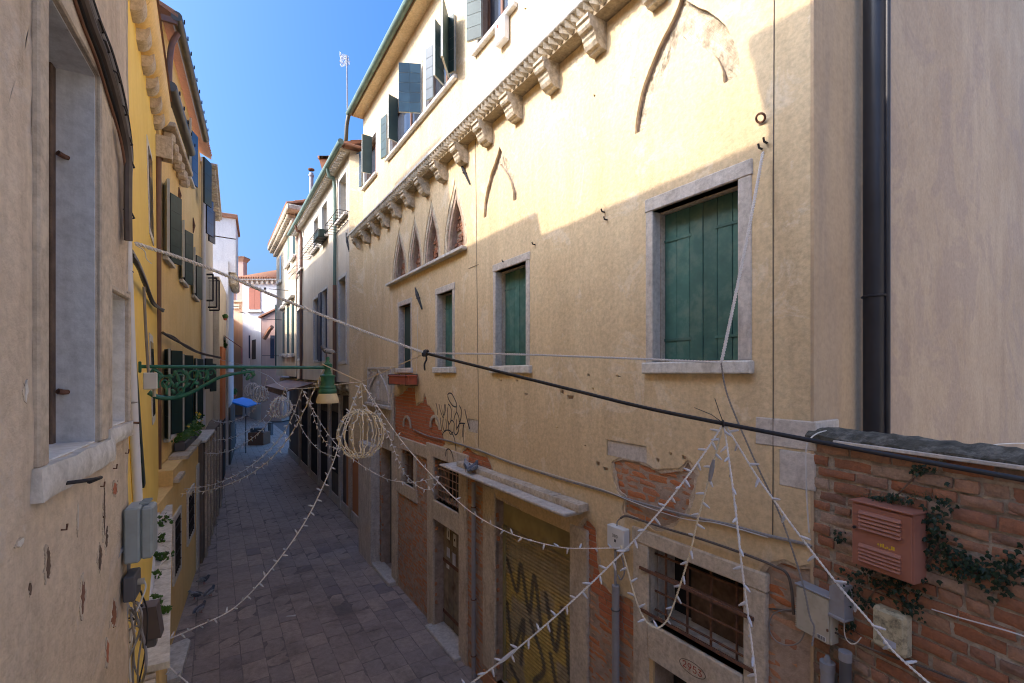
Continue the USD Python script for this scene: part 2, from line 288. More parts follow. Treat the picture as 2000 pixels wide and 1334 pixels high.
def dup(src, loc, rotz=0.0, label=None, name=None, group=None):
    was = stage.GetPrimAtPath(src).GetCustomData()
    path = numbered('/World', name or src.split('/')[-1].rstrip('0123456789').rstrip('_'))
    x = UsdGeom.Xform.Define(stage, path)
    x.GetPrim().GetReferences().AddInternalReference(src)
    x.ClearXformOpOrder()
    x.GetPrim().SetInstanceable(True)
    ops = x.GetOrderedXformOps()
    x.MakeMatrixXform().Set(Gf.Matrix4d().SetRotate(Gf.Rotation(Gf.Vec3d(0, 0, 1), float(rotz))) * Gf.Matrix4d().SetTranslate(Gf.Vec3d(*map(float, loc))))
    tagp(x.GetPrim(), label or was['label'], was['category'], group or was.get('group'))
    return path

# ---------------------------------------------------------------- geometry
class Pl:
    """An upright plane: u runs along it, o stands out from it, z is up."""
    def __init__(s, p0, d, out):
        s.p0, s.d, s.out = np.array(p0, float), np.array(d, float), np.array(out, float)
        s.flip = (s.d[0] * s.out[1] - s.d[1] * s.out[0]) < 0
    def at(s, px, py, o=0.0):
        """Where the photo's pixel meets the plane set out by o: (u, z)."""
        p = s.p0 + s.out * o
        X = (px - CX) / F
        A = np.array([[X, -s.d[0]], [1.0, -s.d[1]]])
        t, u = np.linalg.solve(A, p)
        return float(u), float(EYE - (py - HY) / F * t)
    def u(s, px, o=0.0): return s.at(px, HY, o)[0]
    def z(s, px, py, o=0.0): return s.at(px, py, o)[1]
    def w(s, u, o, z):
        p = s.p0 + s.d * u + s.out * o
        return np.array([p[0], p[1], z])
    def map(s, v):
        v = np.asarray(v, float)
        xy = s.p0 + v[:, :1] * s.d + v[:, 1:2] * s.out
        return np.hstack([xy, v[:, 2:3]])

class MB:
    def __init__(s): s.V, s.Fc, s.n = [], [], 0
    def add(s, v, f):
        v, f = np.asarray(v, float), np.asarray(f, int)
        s.V.append(v); s.Fc.append(f + s.n); s.n += len(v)
        return s
    def addm(s, vf): return s.add(*vf)
    def vf(s): return np.vstack(s.V), np.vstack(s.Fc)

BOXF = np.array([[0, 2, 1], [1, 2, 3], [4, 5, 6], [5, 7, 6], [0, 1, 4], [1, 5, 4], [2, 6, 3], [3, 6, 7], [0, 4, 2], [2, 4, 6], [1, 3, 5], [3, 7, 5]])
def _chamfer_topology():
    c = 0.2
    pts = []
    for sx in (-1, 1):
        for sy in (-1, 1):
            for sz in (-1, 1):
                pts += [(sx, sy * (1 - c), sz * (1 - c)), (sx * (1 - c), sy, sz * (1 - c)), (sx * (1 - c), sy * (1 - c), sz)]
    h = trimesh.convex.convex_hull(np.array(pts))
    idx = [int(np.argmin(np.linalg.norm(np.array(pts) - v, axis=1))) for v in h.vertices]
    return np.array(idx)[h.faces]
CHF = _chamfer_topology()
def cbox_v(a, b, c):
    (x0, y0, z0), (x1, y1, z1) = a, b
    pts = []
    for x, sx in ((x0, 1), (x1, -1)):
        for y, sy in ((y0, 1), (y1, -1)):
            for z, sz in ((z0, 1), (z1, -1)):
                pts += [(x, y + sy * c, z + sz * c), (x + sx * c, y, z + sz * c), (x + sx * c, y + sy * c, z)]
    return np.array(pts)
def fl(pl, f): return f[:, ::-1] if pl.flip else f
def bx(pl, u0, u1, o0, o1, z0, z1, c=0.0):
    u0, u1 = min(u0, u1), max(u0, u1); o0, o1 = min(o0, o1), max(o0, o1); z0, z1 = min(z0, z1), max(z0, z1)
    if c:
        c = min(c, 0.45 * min(u1 - u0, o1 - o0, z1 - z0))
        return pl.map(cbox_v((u0, o0, z0), (u1, o1, z1), c)), fl(pl, CHF)
    v = np.array([(u, o, z) for u in (u0, u1) for o in (o0, o1) for z in (z0, z1)])
    f = np.array([[0, 1, 3], [0, 3, 2], [4, 6, 7], [4, 7, 5], [0, 4, 5], [0, 5, 1], [2, 3, 7], [2, 7, 6], [0, 2, 6], [0, 6, 4], [1, 5, 7], [1, 7, 3]])
    return pl.map(v), fl(pl, f)
def ext(pl, poly, o0, o1):
    mb = MB()
    for g in getattr(poly, 'geoms', [poly]):
        if g.is_empty or g.area < 1e-7 or g.geom_type != 'Polygon':
            continue
        t = trimesh.creation.extrude_polygon(g, o1 - o0, engine='earcut')
        v = np.array(t.vertices)
        mb.add(pl.map(np.stack([v[:, 0], o0 + v[:, 2], v[:, 1]], 1)), t.faces if pl.flip else np.array(t.faces)[:, ::-1])
    return mb.vf()
def smoothline(pts, n=8):
    p = np.asarray(pts, float)
    if len(p) < 3:
        return np.array([p[0] + (p[-1] - p[0]) * t for t in np.linspace(0, 1, n + 1)])
    q = np.vstack([2 * p[0] - p[1], p, 2 * p[-1] - p[-2]])
    out = []
    for i in range(1, len(q) - 2):
        for t in np.linspace(0, 1, n, endpoint=False):
            a, b, c, d = q[i - 1], q[i], q[i + 1], q[i + 2]
            out.append(0.5 * (2 * b + (c - a) * t + (2 * a - 5 * b + 4 * c - d) * t * t + (3 * b - a - 3 * c + d) * t ** 3))
    out.append(p[-1])
    return np.array(out)
def tube(pts, r, sides=8, cap=True):
    p = np.asarray(pts, float)
    r = np.broadcast_to(np.asarray(r, float), (len(p),))
    t = np.gradient(p, axis=0)
    t /= np.linalg.norm(t, axis=1, keepdims=True) + 1e-12
    a = np.zeros_like(t)
    ref = np.array([0, 0, 1.0]) if abs(t[0, 2]) < 0.9 else np.array([1.0, 0, 0])
    for i in range(len(p)):
        x = ref - t[i] * (ref @ t[i])
        if np.linalg.norm(x) < 1e-6:
            x = np.array([t[i, 1], -t[i, 0], 0.01])
        a[i] = x / np.linalg.norm(x)
        ref = a[i]
    b = np.cross(t, a)
    ang = np.arange(sides) * 2 * np.pi / sides
    v = p[:, None] + r[:, None, None] * (np.cos(ang)[None, :, None] * a[:, None] + np.sin(ang)[None, :, None] * b[:, None])
    i, j = np.meshgrid(np.arange(len(p) - 1), np.arange(sides), indexing='ij')
    q = np.stack([i * sides + j, i * sides + (j + 1) % sides, (i + 1) * sides + (j + 1) % sides, (i + 1) * sides + j], -1).reshape(-1, 4)
    f = np.vstack([q[:, [0, 1, 2]], q[:, [0, 2, 3]]])
    v = v.reshape(-1, 3)
    if cap:
        n = len(v)
        v = np.vstack([v, p[0], p[-1]])
        k = np.arange(sides)
        f = np.vstack([f, np.stack([np.full(sides, n), (k + 1) % sides, k], 1), np.stack([np.full(sides, n + 1), (len(p) - 1) * sides + k, (len(p) - 1) * sides + (k + 1) % sides], 1)])
    return v, f
def lathe(profile, sides=20, centre=(0, 0, 0)):
    """profile: (radius, z) from the bottom up."""
    pr = np.array(profile, float)
    ang = np.arange(sides) * 2 * np.pi / sides
    v = np.stack([pr[:, 0][:, None] * np.cos(ang), pr[:, 0][:, None] * np.sin(ang), np.repeat(pr[:, 1][:, None], sides, 1)], -1).reshape(-1, 3) + np.array(centre)
    i, j = np.meshgrid(np.arange(len(pr) - 1), np.arange(sides), indexing='ij')
    q = np.stack([i * sides + j, i * sides + (j + 1) % sides, (i + 1) * sides + (j + 1) % sides, (i + 1) * sides + j], -1).reshape(-1, 4)
    return v, np.vstack([q[:, [0, 1, 2]], q[:, [0, 2, 3]]])
def ragged(poly, step=0.03, amp=0.03, seed=0, freq=9.0):
    def ring(c):
        L = LineString(c)
        n = max(8, int(L.length / step))
        p = np.array([L.interpolate(k / n, normalized=True).coords[0] for k in range(n)])
        q = np.stack([p[:, 0] * freq, p[:, 1] * freq, np.full(n, seed * 3.7)], 1)
        dx = meshkit.fbm(q, 4, seed) - 0.5
        dy = meshkit.fbm(q + 31.7, 4, seed + 9) - 0.5
        return p + 2 * amp * np.stack([dx, dy], 1)
    g = Polygon(ring(poly.exterior.coords)).buffer(0)
    return g
def pxpoly(pl, pts): return Polygon([pl.at(*p) for p in pts]).buffer(0)
def brick_piece(pl, u0, u1, z0, z1, front, depth, rng, nx=3, nz=3, rough=0.004, bev=0.006, jit=0.003):
    gx, gz = np.linspace(0, 1, nx), np.linspace(0, 1, nz)
    V = []
    for i in range(nx):
        for k in range(nz):
            e = i in (0, nx - 1) or k in (0, nz - 1)
            V.append((u0 + (u1 - u0) * gx[i] + rng.uniform(-jit, jit), front - (bev if e else 0) + rng.uniform(-rough, rough), z0 + (z1 - z0) * gz[k] + rng.uniform(-jit, jit)))
    Fs = []
    idx = lambda i, k: i * nz + k
    for i in range(nx - 1):
        for k in range(nz - 1):
            Fs += [(idx(i, k), idx(i, k + 1), idx(i + 1, k + 1)), (idx(i, k), idx(i + 1, k + 1), idx(i + 1, k))]
    ring = [idx(i, 0) for i in range(nx)] + [idx(nx - 1, k) for k in range(1, nz)] + [idx(i, nz - 1) for i in range(nx - 2, -1, -1)] + [idx(0, k) for k in range(nz - 2, 0, -1)]
    n = len(V)
    for a in ring:
        V.append((V[a][0], front - depth, V[a][2]))
    R = len(ring)
    for a in range(R):
        b = (a + 1) % R
        Fs += [(ring[a], ring[b], n + b), (ring[a], n + b, n + a)]
    f = np.array(Fs)
    return pl.map(np.array(V)), (f[:, ::-1] if pl.flip else f)
def P(px, py, z):
    """The world point that the photo shows at a pixel, at depth z metres."""
    return np.array([(px - CX) / F * z, z, EYE - (py - HY) / F * z])
def ring_pts(c, r, ax, ay, n=24, a0=0.0, a1=2 * math.pi):
    return np.array([np.array(c) + r * (math.cos(t) * np.array(ax) + math.sin(t) * np.array(ay)) for t in np.linspace(a0, a1, n)])
UP = np.array([0, 0, 1.0])
CAMP = np.array([0, 0, EYE])

# the planes of the house fronts (x right, y ahead of the camera; z up from the paving)
D = 3.8
R = Pl(D * nR, dR, -nR)                             # gothic house on the right
RB = Pl(3.5 * nR, dR, -nR)                          # upper fronts of the houses after it
RG = Pl(4.16 * nR, dR, -nR)                         # their ground floors, set back under the overhang
G = Pl(-0.6 * nL, dL, nL)                           # grey house the camera looks along
L = Pl(-1.8 * nL, dL, nL)                           # ochre house, upper floors
LG = Pl(-1.5 * nL, dL, nL)                          # its ground floor
C1 = -0.6 * nL + 3.03 * dL
C2 = -1.8 * nL + 11.56 * dL
dY = unit(*(C2 - C1)); LY = float(np.linalg.norm(C2 - C1))
Y = Pl(C1, dY, np.array([dY[1], -dY[0]]))           # yellow house between them
UC = R.u(1588)
CORNER = R.w(UC, 0, 0)[:2]
dS = unit(-360, F)
S = Pl(CORNER - 0.02 * nR, dS, np.array([-dS[1], dS[0]]))         # brick garden wall, towards the camera from the corner (u < 0)
ST = Pl(CORNER + 1.22 * nR - 0.05 * dR, nR, -dR)     # tan house behind it, facing the camera
# ================================================================ THE STREET
rng = random.Random(7)
solo('ground', bx(Pl((0, 0), (1, 0), (0, -1)), -900, 900, -1200, 600, -0.6, -0.10), 'ground', 'far ground under the town', 'ground', kind='structure')
class Flat(Pl):
    """The paving seen as a plane: u along the street, z across it, o up."""
    def __init__(s): s.flip = False
    def map(s, v):
        v = np.asarray(v, float)
        xy = v[:, :1] * dR + v[:, 2:3] * nR
        return np.hstack([xy, v[:, 1:2]])
street = thing('street', 'alley paved with grey brown rectangular stone slabs between the houses', 'street', kind='structure')
FLT = Flat()
part(street, 'joint_bed', bx(FLT, -8, 75, -0.2, -0.012, -4.5, 5.2), 'joint')
stones = []
acr, row = -4.4, 0
while acr < 5.1:
    wdt = rng.uniform(0.33, 0.43)
    u = -2.0 + rng.uniform(0, 0.5)
    while u < 62:
        l = rng.uniform(0.36, 0.62)
        dist = math.hypot(u, acr)
        if u > 3.5 and -1.4 - 0.25 * max(0, 0) < acr + wdt and not (u < 10 and acr < -1.2):
            stones.append((dist, u, acr, l, wdt))
        u += l
    acr += wdt
# the slabs that show largest: those in view, nearest first
vis = [s for s in stones if s[1] > 5.6 and -1.3 < s[2] < 4.0]
vis.sort()
near = set(vis[:290])
rest = MB()
for s in stones:
    if s[1] > 22 and rng.random() < -1: continue
    d_, u, a, l, w = s
    tilt = rng.uniform(-0.004, 0.005)
    g_ = 0.007
    pc = brick_piece(FLT, u + g_, u + l - g_, a + g_, a + w - g_, tilt, 0.05, rng, nx=4, nz=3, rough=0.0025, bev=0.009, jit=0.006)
    if s in near: part(street, 'paving_stone', pc, 'paving', smooth=40)
    else: rest.addm(pc)
part(street, 'far_paving_stones', rest, 'paving', smooth=40, kind='stuff')

# ================================================================ THE GOTHIC HOUSE ON THE RIGHT
TOP = EYE + 7.75
gh = thing('gothic_house', 'large cream yellow house with ogee arches, toothed stone cornice and green shutters', 'house', R.w(7, 0, 0))
U_END = 14.05
def opening(pl, xl, xr, ytop, ybot, xt=None, xb=None):
    """Pixel edges -> (u near, u far, z low, z high)."""
    u_far, u_near = pl.u(xl), pl.u(xr)
    return (u_near, u_far, pl.z(xb or xr, ybot), pl.z(xt or xr, ytop))
W1 = opening(R, 1277, 1445, 352, 700); W2 = opening(R, 970, 1030, 510, 705); W3 = opening(R, 856, 886, 566, 708); W4 = opening(R, 781, 804, 592, 706)
sillz = EYE + 0.10
W1, W2, W3, W4 = [(a, b, sillz, t) for a, b, _, t in (W1, W2, W3, W4)]
UP_Z0, UP_Z1 = EYE + 5.52, EYE + 6.62
WA = (R.u(824), R.u(763), UP_Z0, UP_Z1); WB = (R.u(889), R.u(834), UP_Z0, UP_Z1); WC = (R.u(995), R.u(938), UP_Z0, UP_Z1)
WE = (R.u(736), R.u(713), UP_Z0, UP_Z1)
SH = (R.u(1115), R.u(968), 0.25, R.z(1115, 1040))                       # the roller shutter
D2 = (R.u(898), R.u(848), 0.02, R.z(848, 1012))                         # boarded door
G2 = (R.u(896), R.u(848), R.z(848, 975), R.z(848, 892))                 # barred window above it
G1 = (R.u(809), R.u(785), R.z(785, 940), R.z(785, 876))                 # small barred window
D1 = (R.u(767), R.u(744), 0.02, R.z(744, 872))                          # dark door
GB = (R.u(1455), R.u(1270), R.z(1270, 1212), R.z(1270, 1066))           # low window with bars
BB = (R.u(1440), R.u(1278), 0.9, R.z(1278, 1286))                       # opening under it
rect = lambda w, g=0.0: sbox(w[0] - g, w[2] - g, w[1] + g, w[3] + g)
OPEN = [rect(w) for w in (W1, W2, W3, W4, WA, WB, WC, WE, SH, D2, G2, G1, D1, GB, BB)]

def ogee(uc, half, z0, ztop, n=14):
    """An ogee arch outline as a polygon, feet at z0."""
    h = ztop - z0
    pr = smoothline(np.array([(1, 0), (0.95, 0.21), (0.80, 0.43), (0.52, 0.66), (0.28, 0.80), (0.10, 0.91), (0, 1)]), max(2, n // 5))
    pts = [(half * max(0, x), z0 + h * t) for x, t in pr]
    return Polygon([(uc + x, z) for x, z in pts] + [(uc - x, z) for x, z in pts[::-1][1:]]).buffer(0)
ARCH = []
for xl, xr, xa, ya in ((767, 796, 778, 446), (797, 826, 805, 424), (827, 862, 836, 393), (868, 914, 884, 354)):
    a, b = R.u(xr), R.u(xl)
    ARCH.append(((a + b) / 2, (b - a) / 2, EYE + 2.27, R.z(xa, ya)))
for c, h, z0, zt in ARCH:
    OPEN.append(ogee(c, h * 0.62, z0 + 0.02, z0 + (zt - z0) * 0.74))
# blind arches: their stone ribs lie in grooves of the wall
def arch_band(uc, half, z0, ztop, w, cut_l=0.0, cut_r=0.0):
    """Stone rib of a blind ogee arch: outline minus a smaller outline."""
    o = ogee(uc, half, z0, ztop, n=24)
    i = ogee(uc, half - w, z0 - 0.02, ztop - w * 2.6, n=24)
    return o.difference(i)
u0b, u1b = R.u(1448), R.u(1242)
BA = arch_band((u0b + u1b) / 2, (u1b - u0b) / 2, EYE + 2.54, EYE + 3.62, 0.15)
u0m, u1m = R.u(1012), R.u(946)
MA = arch_band((u0m + u1m) / 2, (u1m - u0m) / 2, EYE + 2.56, EYE + 3.55, 0.10)
BAr, MAr = ragged(BA, 0.03, 0.012, 31, 14), ragged(MA, 0.03, 0.012, 33, 14)
core = sbox(UC, -0.1, U_END, TOP)
core = core.difference(unary_union(OPEN + [BAr, MAr]))
part(gh, 'wall', ext(R, core, -0.42, -0.012), 'core')

# plaster coat, with the places where it has fallen away
lower = pxpoly(R, [(766, 846), (770, 800), (772, 775), (785, 770), (798, 757), (811, 758), (813, 792), (826, 786), (831, 771), (836, 790), (848, 803), (852, 830), (862, 838), (870, 866), (858, 876), (845, 872), (838, 868), (842, 900), (900, 900), (904, 880), (912, 873), (925, 885), (952, 893), (962, 915), (945, 935), (965, 960), (968, 1010), (1120, 1100), (1147, 1015), (1163, 1032), (1168, 1090), (1172, 1120), (1178, 1142), (1196, 1162), (1222, 1168), (1245, 1190), (1280, 1240), (1440, 1330)])
def under(pts):                                                     # from a pixel line on the wall down to the paving
    q = [R.at(*p) for p in pts]
    return Polygon(q + [(q[-1][0], -0.2), (q[0][0], -0.2)]).buffer(0)
right_low = under([(1493, 1118), (1504, 1106), (1535, 1098), (1560, 1110), (1592, 1112)])
below_all = sbox(R.u(1250), -0.2, R.u(738), 0.4)
upper_line = [(738, 868), (772, 850), (772, 775), (785, 770), (798, 757), (811, 758), (813, 792), (826, 786), (831, 771), (836, 790), (848, 803), (852, 830), (862, 838), (870, 866), (858, 876), (862, 895), (900, 905), (904, 880), (912, 873), (925, 885), (952, 893), (962, 915), (948, 935), (968, 970), (1118, 1060), (1147, 1015), (1163, 1032), (1168, 1090), (1172, 1120), (1178, 1142), (1196, 1162), (1222, 1168), (1245, 1185)]
E1 = under(upper_line)
E2 = pxpoly(R, [(1200, 905), (1215, 897), (1250, 905), (1290, 925), (1335, 920), (1345, 905), (1360, 925), (1352, 960), (1340, 1000), (1320, 1022), (1290, 1030), (1240, 1010), (1222, 1000), (1225, 970), (1210, 955)])
chips = [pxpoly(R, [(x - a, y - b), (x + a, y - b * .6), (x + a * .7, y + b), (x - a * .8, y + b * .7)]) for x, y, a, b in
         ((1100, 765, 4, 5), (1116, 776, 7, 5), (1170, 905, 4, 5), (1185, 915, 5, 4), (1287, 898, 4, 4), (1338, 893, 5, 5), (1170, 1122, 3, 3), (1152, 733, 3, 3), (1210, 735, 5, 2), (980, 743, 2, 2), (1012, 743, 2, 2), (1160, 760, 2, 2), (1030, 770, 3, 2), (1090, 835, 2, 2), (1145, 870, 2, 2), (905, 320, 2, 3), (1163, 188, 2, 3), (1241, 152, 1, 1), (1028, 18, 2, 2), (1312, 885, 3, 3))]
E1r = ragged(E1, 0.02, 0.045, 3, 7.0); E2r = ragged(E2, 0.015, 0.035, 5, 8.0); E3r = ragged(right_low, 0.02, 0.03, 8, 8.0)
exposed = unary_union([E1r, E2r, E3r] + [ragged(c, 0.012, 0.012, 20 + i, 25) for i, c in enumerate(chips)])
lip = unary_union([ragged(E1.buffer(0.035), 0.02, 0.05, 103, 6.0), ragged(E2.buffer(0.035), 0.015, 0.04, 105, 7.0), ragged(right_low.buffer(0.03), 0.02, 0.03, 108, 8.0)]).union(exposed)
quoins = [sbox(R.u(1590), R.z(1580, 880), R.u(1478), R.z(1580, 822)), sbox(R.u(1590), R.z(1580, 958), R.u(1524), R.z(1580, 884))]
plaque = sbox(R.u(1265), R.z(1265, 905), R.u(1187), R.z(1187, 858)).buffer(0)
plaque2 = sbox(R.u(935), R.z(918, 843), R.u(915), R.z(918, 817))
AB = [ogee(c, h, z0, zt, n=20) for c, h, z0, zt in ARCH]
skin = sbox(UC + 0.012, -0.1, U_END, TOP).difference(unary_union(OPEN + [lip, plaque, plaque2, BAr, MAr] + AB + quoins))
part(gh, 'plaster', ext(R, skin, -0.0119, 0.016), 'plaster_main')

# the coarser under coat showing along the broken edges of the plaster
part(gh, 'under_coat', ext(R, lip.difference(unary_union(OPEN + [exposed, plaque, plaque2] + quoins)).intersection(sbox(UC + 0.012, -0.1, U_END, TOP)), -0.0118, 0.006), 'under_coat')
# stone ribs of the blind arches, sunk behind the plaster and broken along their length
def rib(poly, name, seed, o0=-0.12, o1=-0.040):
    for g in getattr(poly, 'geoms', [poly]):
        t = ext(R, g.buffer(0.02), o0, o1)
        v, f = trimesh.remesh.subdivide_to_size(t[0], t[1], 0.05)
        oo = (v - R.w(0, 0, 0)) @ np.array([*R.out, 0])
        front = oo > o1 - 1e-4
        v = v + np.outer(front * (meshkit.fbm(v * 28, 3, seed) - 0.5) * 0.030, np.array([*R.out, 0]))
        part(gh, name, (v, f), 'stone_cornice', label='weathered stone rib of a blind ogee arch')
rib(BA, 'blind_arch', 41); rib(MA, 'blind_arch', 42)
for k, (c, h, z0, zt) in enumerate(ARCH):
    outer = ogee(c, h, z0, zt, n=20)
    mid = ogee(c, h * 0.80, z0 - 0.01, z0 + (zt - z0) * 0.87, n=20)
    inn = ogee(c, h * 0.62, z0 - 0.02, z0 + (zt - z0) * 0.74, n=20)
    a = part(gh, 'ogee_window', ext(R, outer.difference(mid), -0.0117, 0.004), 'stone_cornice', label='small pointed ogee window walled up with rough brick')
    part(a, 'inner_moulding', ext(R, mid.difference(inn), -0.06, -0.022), 'stone_cornice')
    # rough brick blocking in the opening
    rr = random.Random(50 + k)
    z = z0
    mbk = []
    while z < z0 + (zt - z0) * 0.74:
        u = c - h * 0.62 - rr.uniform(0, 0.1)
        while u < c + h * 0.62:
            l = rr.uniform(0.12, 0.2)
            b = sbox(u, z, u + l - 0.012, z + 0.058)
            if inn.buffer(0.03).contains(b.centroid):
                mbk.append((u, u + l - 0.012, z, z + 0.058))
            u += l
        z += 0.07
    for (ua, ub, za, zb) in mbk:
        if rr.random() < 0.88:
            part(a, 'brick', brick_piece(R, ua, ub, za, zb, -0.11 - rr.uniform(0, 0.035), 0.08, rr, nx=3, nz=2, rough=0.006), 'brick_old')
    part(a, 'blocking', ext(R, inn.buffer(0.02), -0.3, -0.155), 'mortar')
# ledge under the four windows
lu0, lu1 = R.u(914), R.u(762)
lg = bx(R, lu0, lu1, 0.0165, 0.13, EYE + 2.17, EYE + 2.235, 0.012)
part(gh, 'window_ledge', lg, 'stone_white')

# bricks where the plaster is gone
pieces = []
zone = [(E1r, 'brick', 0), (E2r, 'brick', 1), (E3r, 'brick', 2)]
redz = ragged(pxpoly(R, [(760, 760), (835, 760), (875, 860), (872, 885), (850, 880), (838, 895), (770, 858)]), 0.05, 0.05, 77, 4).union(pxpoly(R, [(896, 865), (968, 890), (965, 930), (935, 925), (900, 908)])).union(pxpoly(R, [(1147, 1010), (1165, 1030), (1172, 1125), (1200, 1165), (1240, 1190), (1240, 1230), (1200, 1240), (1165, 1200), (1150, 1150)]))
solid = unary_union(OPEN).buffer(0.07)
for poly, mt, zi in zone:
    x0, y0, x1, y1 = poly.bounds
    z, cz = max(0.02, y0), 0
    rb = random.Random(100 + zi)
    pb = poly.buffer(0.13)
    while z < y1 + 0.05:
        hgt = 0.062
        u = x0 - 0.15 - (0.13 if cz % 2 else 0.0) + rb.uniform(0, 0.03)
        while u < x1 + 0.1:
            l = rb.choice((0.25, 0.25, 0.24, 0.26, 0.125)) + rb.uniform(-0.012, 0.012)
            c = Point(u + l / 2, z + hgt / 2)
            if pb.contains(c) and not solid.contains(c) and u > UC + 0.02 and u + l < 12.7:
                dist = np.linalg.norm(R.w(u, 0, z) - CAMP)
                size = l * hgt / dist ** 2
                pieces.append((-size, u, u + l - rb.uniform(0.008, 0.016), z, z + hgt, 'brick_red' if redz.contains(c) else mt))
            u += l
        z += hgt + 0.0135
        cz += 1
pieces.sort()
stuffb = {}
rb = random.Random(5)
for i, (sz, ua, ub, za, zb, mt) in enumerate(pieces):
    red = mt == 'brick_red'
    pc = brick_piece(R, ua, ub, za, zb, 0.0 - (rb.uniform(0.0, 0.004) if red else rb.uniform(0.0, 0.012)), 0.05, rb, nx=4 if i < 300 else 3, nz=3, rough=0.003 if red else 0.006, bev=0.004 if red else 0.010, jit=0.002 if red else 0.005)
    if i < 300: part(gh, 'brick', pc, mt, smooth=50)
    else: stuffb.setdefault(mt, MB()).addm(pc)
for k, mb in stuffb.items():
    part(gh, 'small_bricks', mb, k, smooth=50, kind='stuff')

# side of the house at the corner, and its stone corner blocks
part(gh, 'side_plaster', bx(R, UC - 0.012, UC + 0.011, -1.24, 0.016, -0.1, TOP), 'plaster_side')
z0q, z1q = R.z(1580, 880), R.z(1580, 822)
part(gh, 'corner_block', bx(R, UC - 0.03, R.u(1478), -0.36, 0.022, R.z(1580, 880), R.z(1580, 822), 0.008), 'stone')
part(gh, 'corner_block', bx(R, UC - 0.024, R.u(1524), -0.2, 0.0195, R.z(1580, 958), R.z(1580, 884), 0.008), 'stone')
part(gh, 'stone_plaque', ext(R, plaque.buffer(-0.004), -0.0115, 0.004), 'stone', label='blank grey stone plaque set in the plaster')
part(gh, 'stone_plaque', ext(R, plaque2.buffer(-0.004), -0.0115, 0.005), 'stone', label='small square stone tablet beside the black scrawl')

# windows with closed teal shutters
def stone_window(w, fl_, fr, ft, name='window', shutter='shutter_teal', nb=4, recess=0.16, label=None, hinges=True, sill_over=0.06, sill_h=0.115, blk=False):
    u0, u1, z0, z1 = w
    mt = 'stone'
    a = part(gh, name, bx(R, u0 + 0.001, u1 - 0.001, -0.40, -0.385, z0 + 0.001, z1 - 0.001), 'interior', label=label)
    part(a, 'jamb', bx(R, u0 - fl_, u0 + 0.004, -0.10, 0.03, z0, z1 + 0.004, 0.008), mt)
    part(a, 'jamb', bx(R, u1 - 0.004, u1 + fr, -0.10, 0.03, z0, z1 + 0.004, 0.008), mt)
    part(a, 'lintel', bx(R, u0 - fl_ - 0.01, u1 + fr + 0.01, -0.10, 0.034, z1, z1 + ft, 0.010), mt)
    part(a, 'sill', bx(R, u0 - fl_ - sill_over, u1 + fr + sill_over, -0.14, 0.075, z0 - sill_h, z0, 0.012), 'stone_white')
    part(a, 'reveal', ext(R, rect(w).buffer(0.0035, join_style=2).difference(rect(w, -0.010)), -0.385, -0.102), 'stone_warm')
    if blk: return a
    wd = (u1 - u0 - 0.028) / 2
    for s in range(2):
        ua = u0 + 0.012 + s * (wd + 0.004)
        sh = part(a, 'shutter', bx(R, ua, ua + wd, -recess - 0.03, -recess - 0.012, z0 + 0.008, z1 - 0.012), shutter)
        bw = wd / nb
        rr = random.Random(int(u0 * 100) + s)
        for k in range(nb):
            part(a, 'shutter_board', bx(R, ua + k * bw + 0.0025, ua + (k + 1) * bw - 0.0025, -recess - 0.012, -recess + 0.006 + rr.uniform(-.003, .003), z0 + 0.012, z1 - 0.016, 0.003), shutter)
        if hinges:
            for zz in (z0 + (z1 - z0) * 0.14, z0 + (z1 - z0) * 0.80):
                ue = ua if s == 0 else ua + wd
                ui = ue + (0.72 if s == 0 else -0.72) * wd
                part(a, 'strap_hinge', bx(R, ue, ui, -recess + 0.0075, -recess + 0.014, zz, zz + 0.028, 0.002), shutter)
    return a
stone_window(W1, 0.115, 0.085, 0.14, label='largest first floor window with closed teal plank shutters', nb=3, sill_over=0.02)
stone_window(W2, 0.085, 0.07, 0.12, label='middle first floor window with closed teal plank shutters', nb=3)
stone_window(W3, 0.085, 0.09, 0.13, label='narrow first floor window with closed teal plank shutters', nb=2)
w4 = stone_window(W4, 0.07, 0.07, 0.12, blk=True, label='narrow window with a dark open shutter above the red planter')
part(w4, 'shutter', bx(R, W4[0] + 0.02, W4[1] - 0.10, -0.12, -0.09, W4[2] + 0.01, W4[3] - 0.01), 'shutter_green')

# cornice of teeth on stone brackets
CZ = EYE + 4.06
cu0, cu1 = 1.72, R.u(699)
part(gh, 'cornice_fascia', bx(R, cu0, cu1, 0.0165, 0.335, CZ + 0.085, CZ + 0.15, 0.010), 'stone_white')
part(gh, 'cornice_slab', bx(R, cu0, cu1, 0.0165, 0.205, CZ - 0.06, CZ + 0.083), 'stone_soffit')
pitch = 0.85 / 8
u = cu0 + 0.02
while u < cu1 - pitch:
    c, h = u + pitch / 2, pitch * 0.47
    v = np.array([(c - h, 0.20, CZ - 0.01), (c + h, 0.20, CZ - 0.01), (c, 0.325, CZ - 0.004), (c - h, 0.20, CZ + 0.0845), (c + h, 0.20, CZ + 0.0845), (c, 0.325, CZ + 0.0845), (c, 0.215, CZ - 0.05)])
    f = np.array([[0, 2, 6], [2, 1, 6], [1, 0, 6], [3, 4, 5], [0, 3, 5], [0, 5, 2], [1, 2, 5], [1, 5, 4], [0, 1, 4], [0, 4, 3]])
    part(gh, 'cornice_tooth', (R.map(v), f), 'stone_cornice')
    u += pitch
bpos = [R.u(x) for x in (1175, 1085)]
bstep = 0.855
prof = [(0.0, 0.0), (0.285, 0.0), (0.285, -0.045), (0.262, -0.062), (0.262, -0.125), (0.24, -0.155), (0.205, -0.17), (0.195, -0.20), (0.195, -0.225), (0.175, -0.25), (0.165, -0.30), (0.135, -0.345), (0.10, -0.36), (0.085, -0.385), (0.0, -0.385)]
bu = R.u(1175) - 2 * bstep
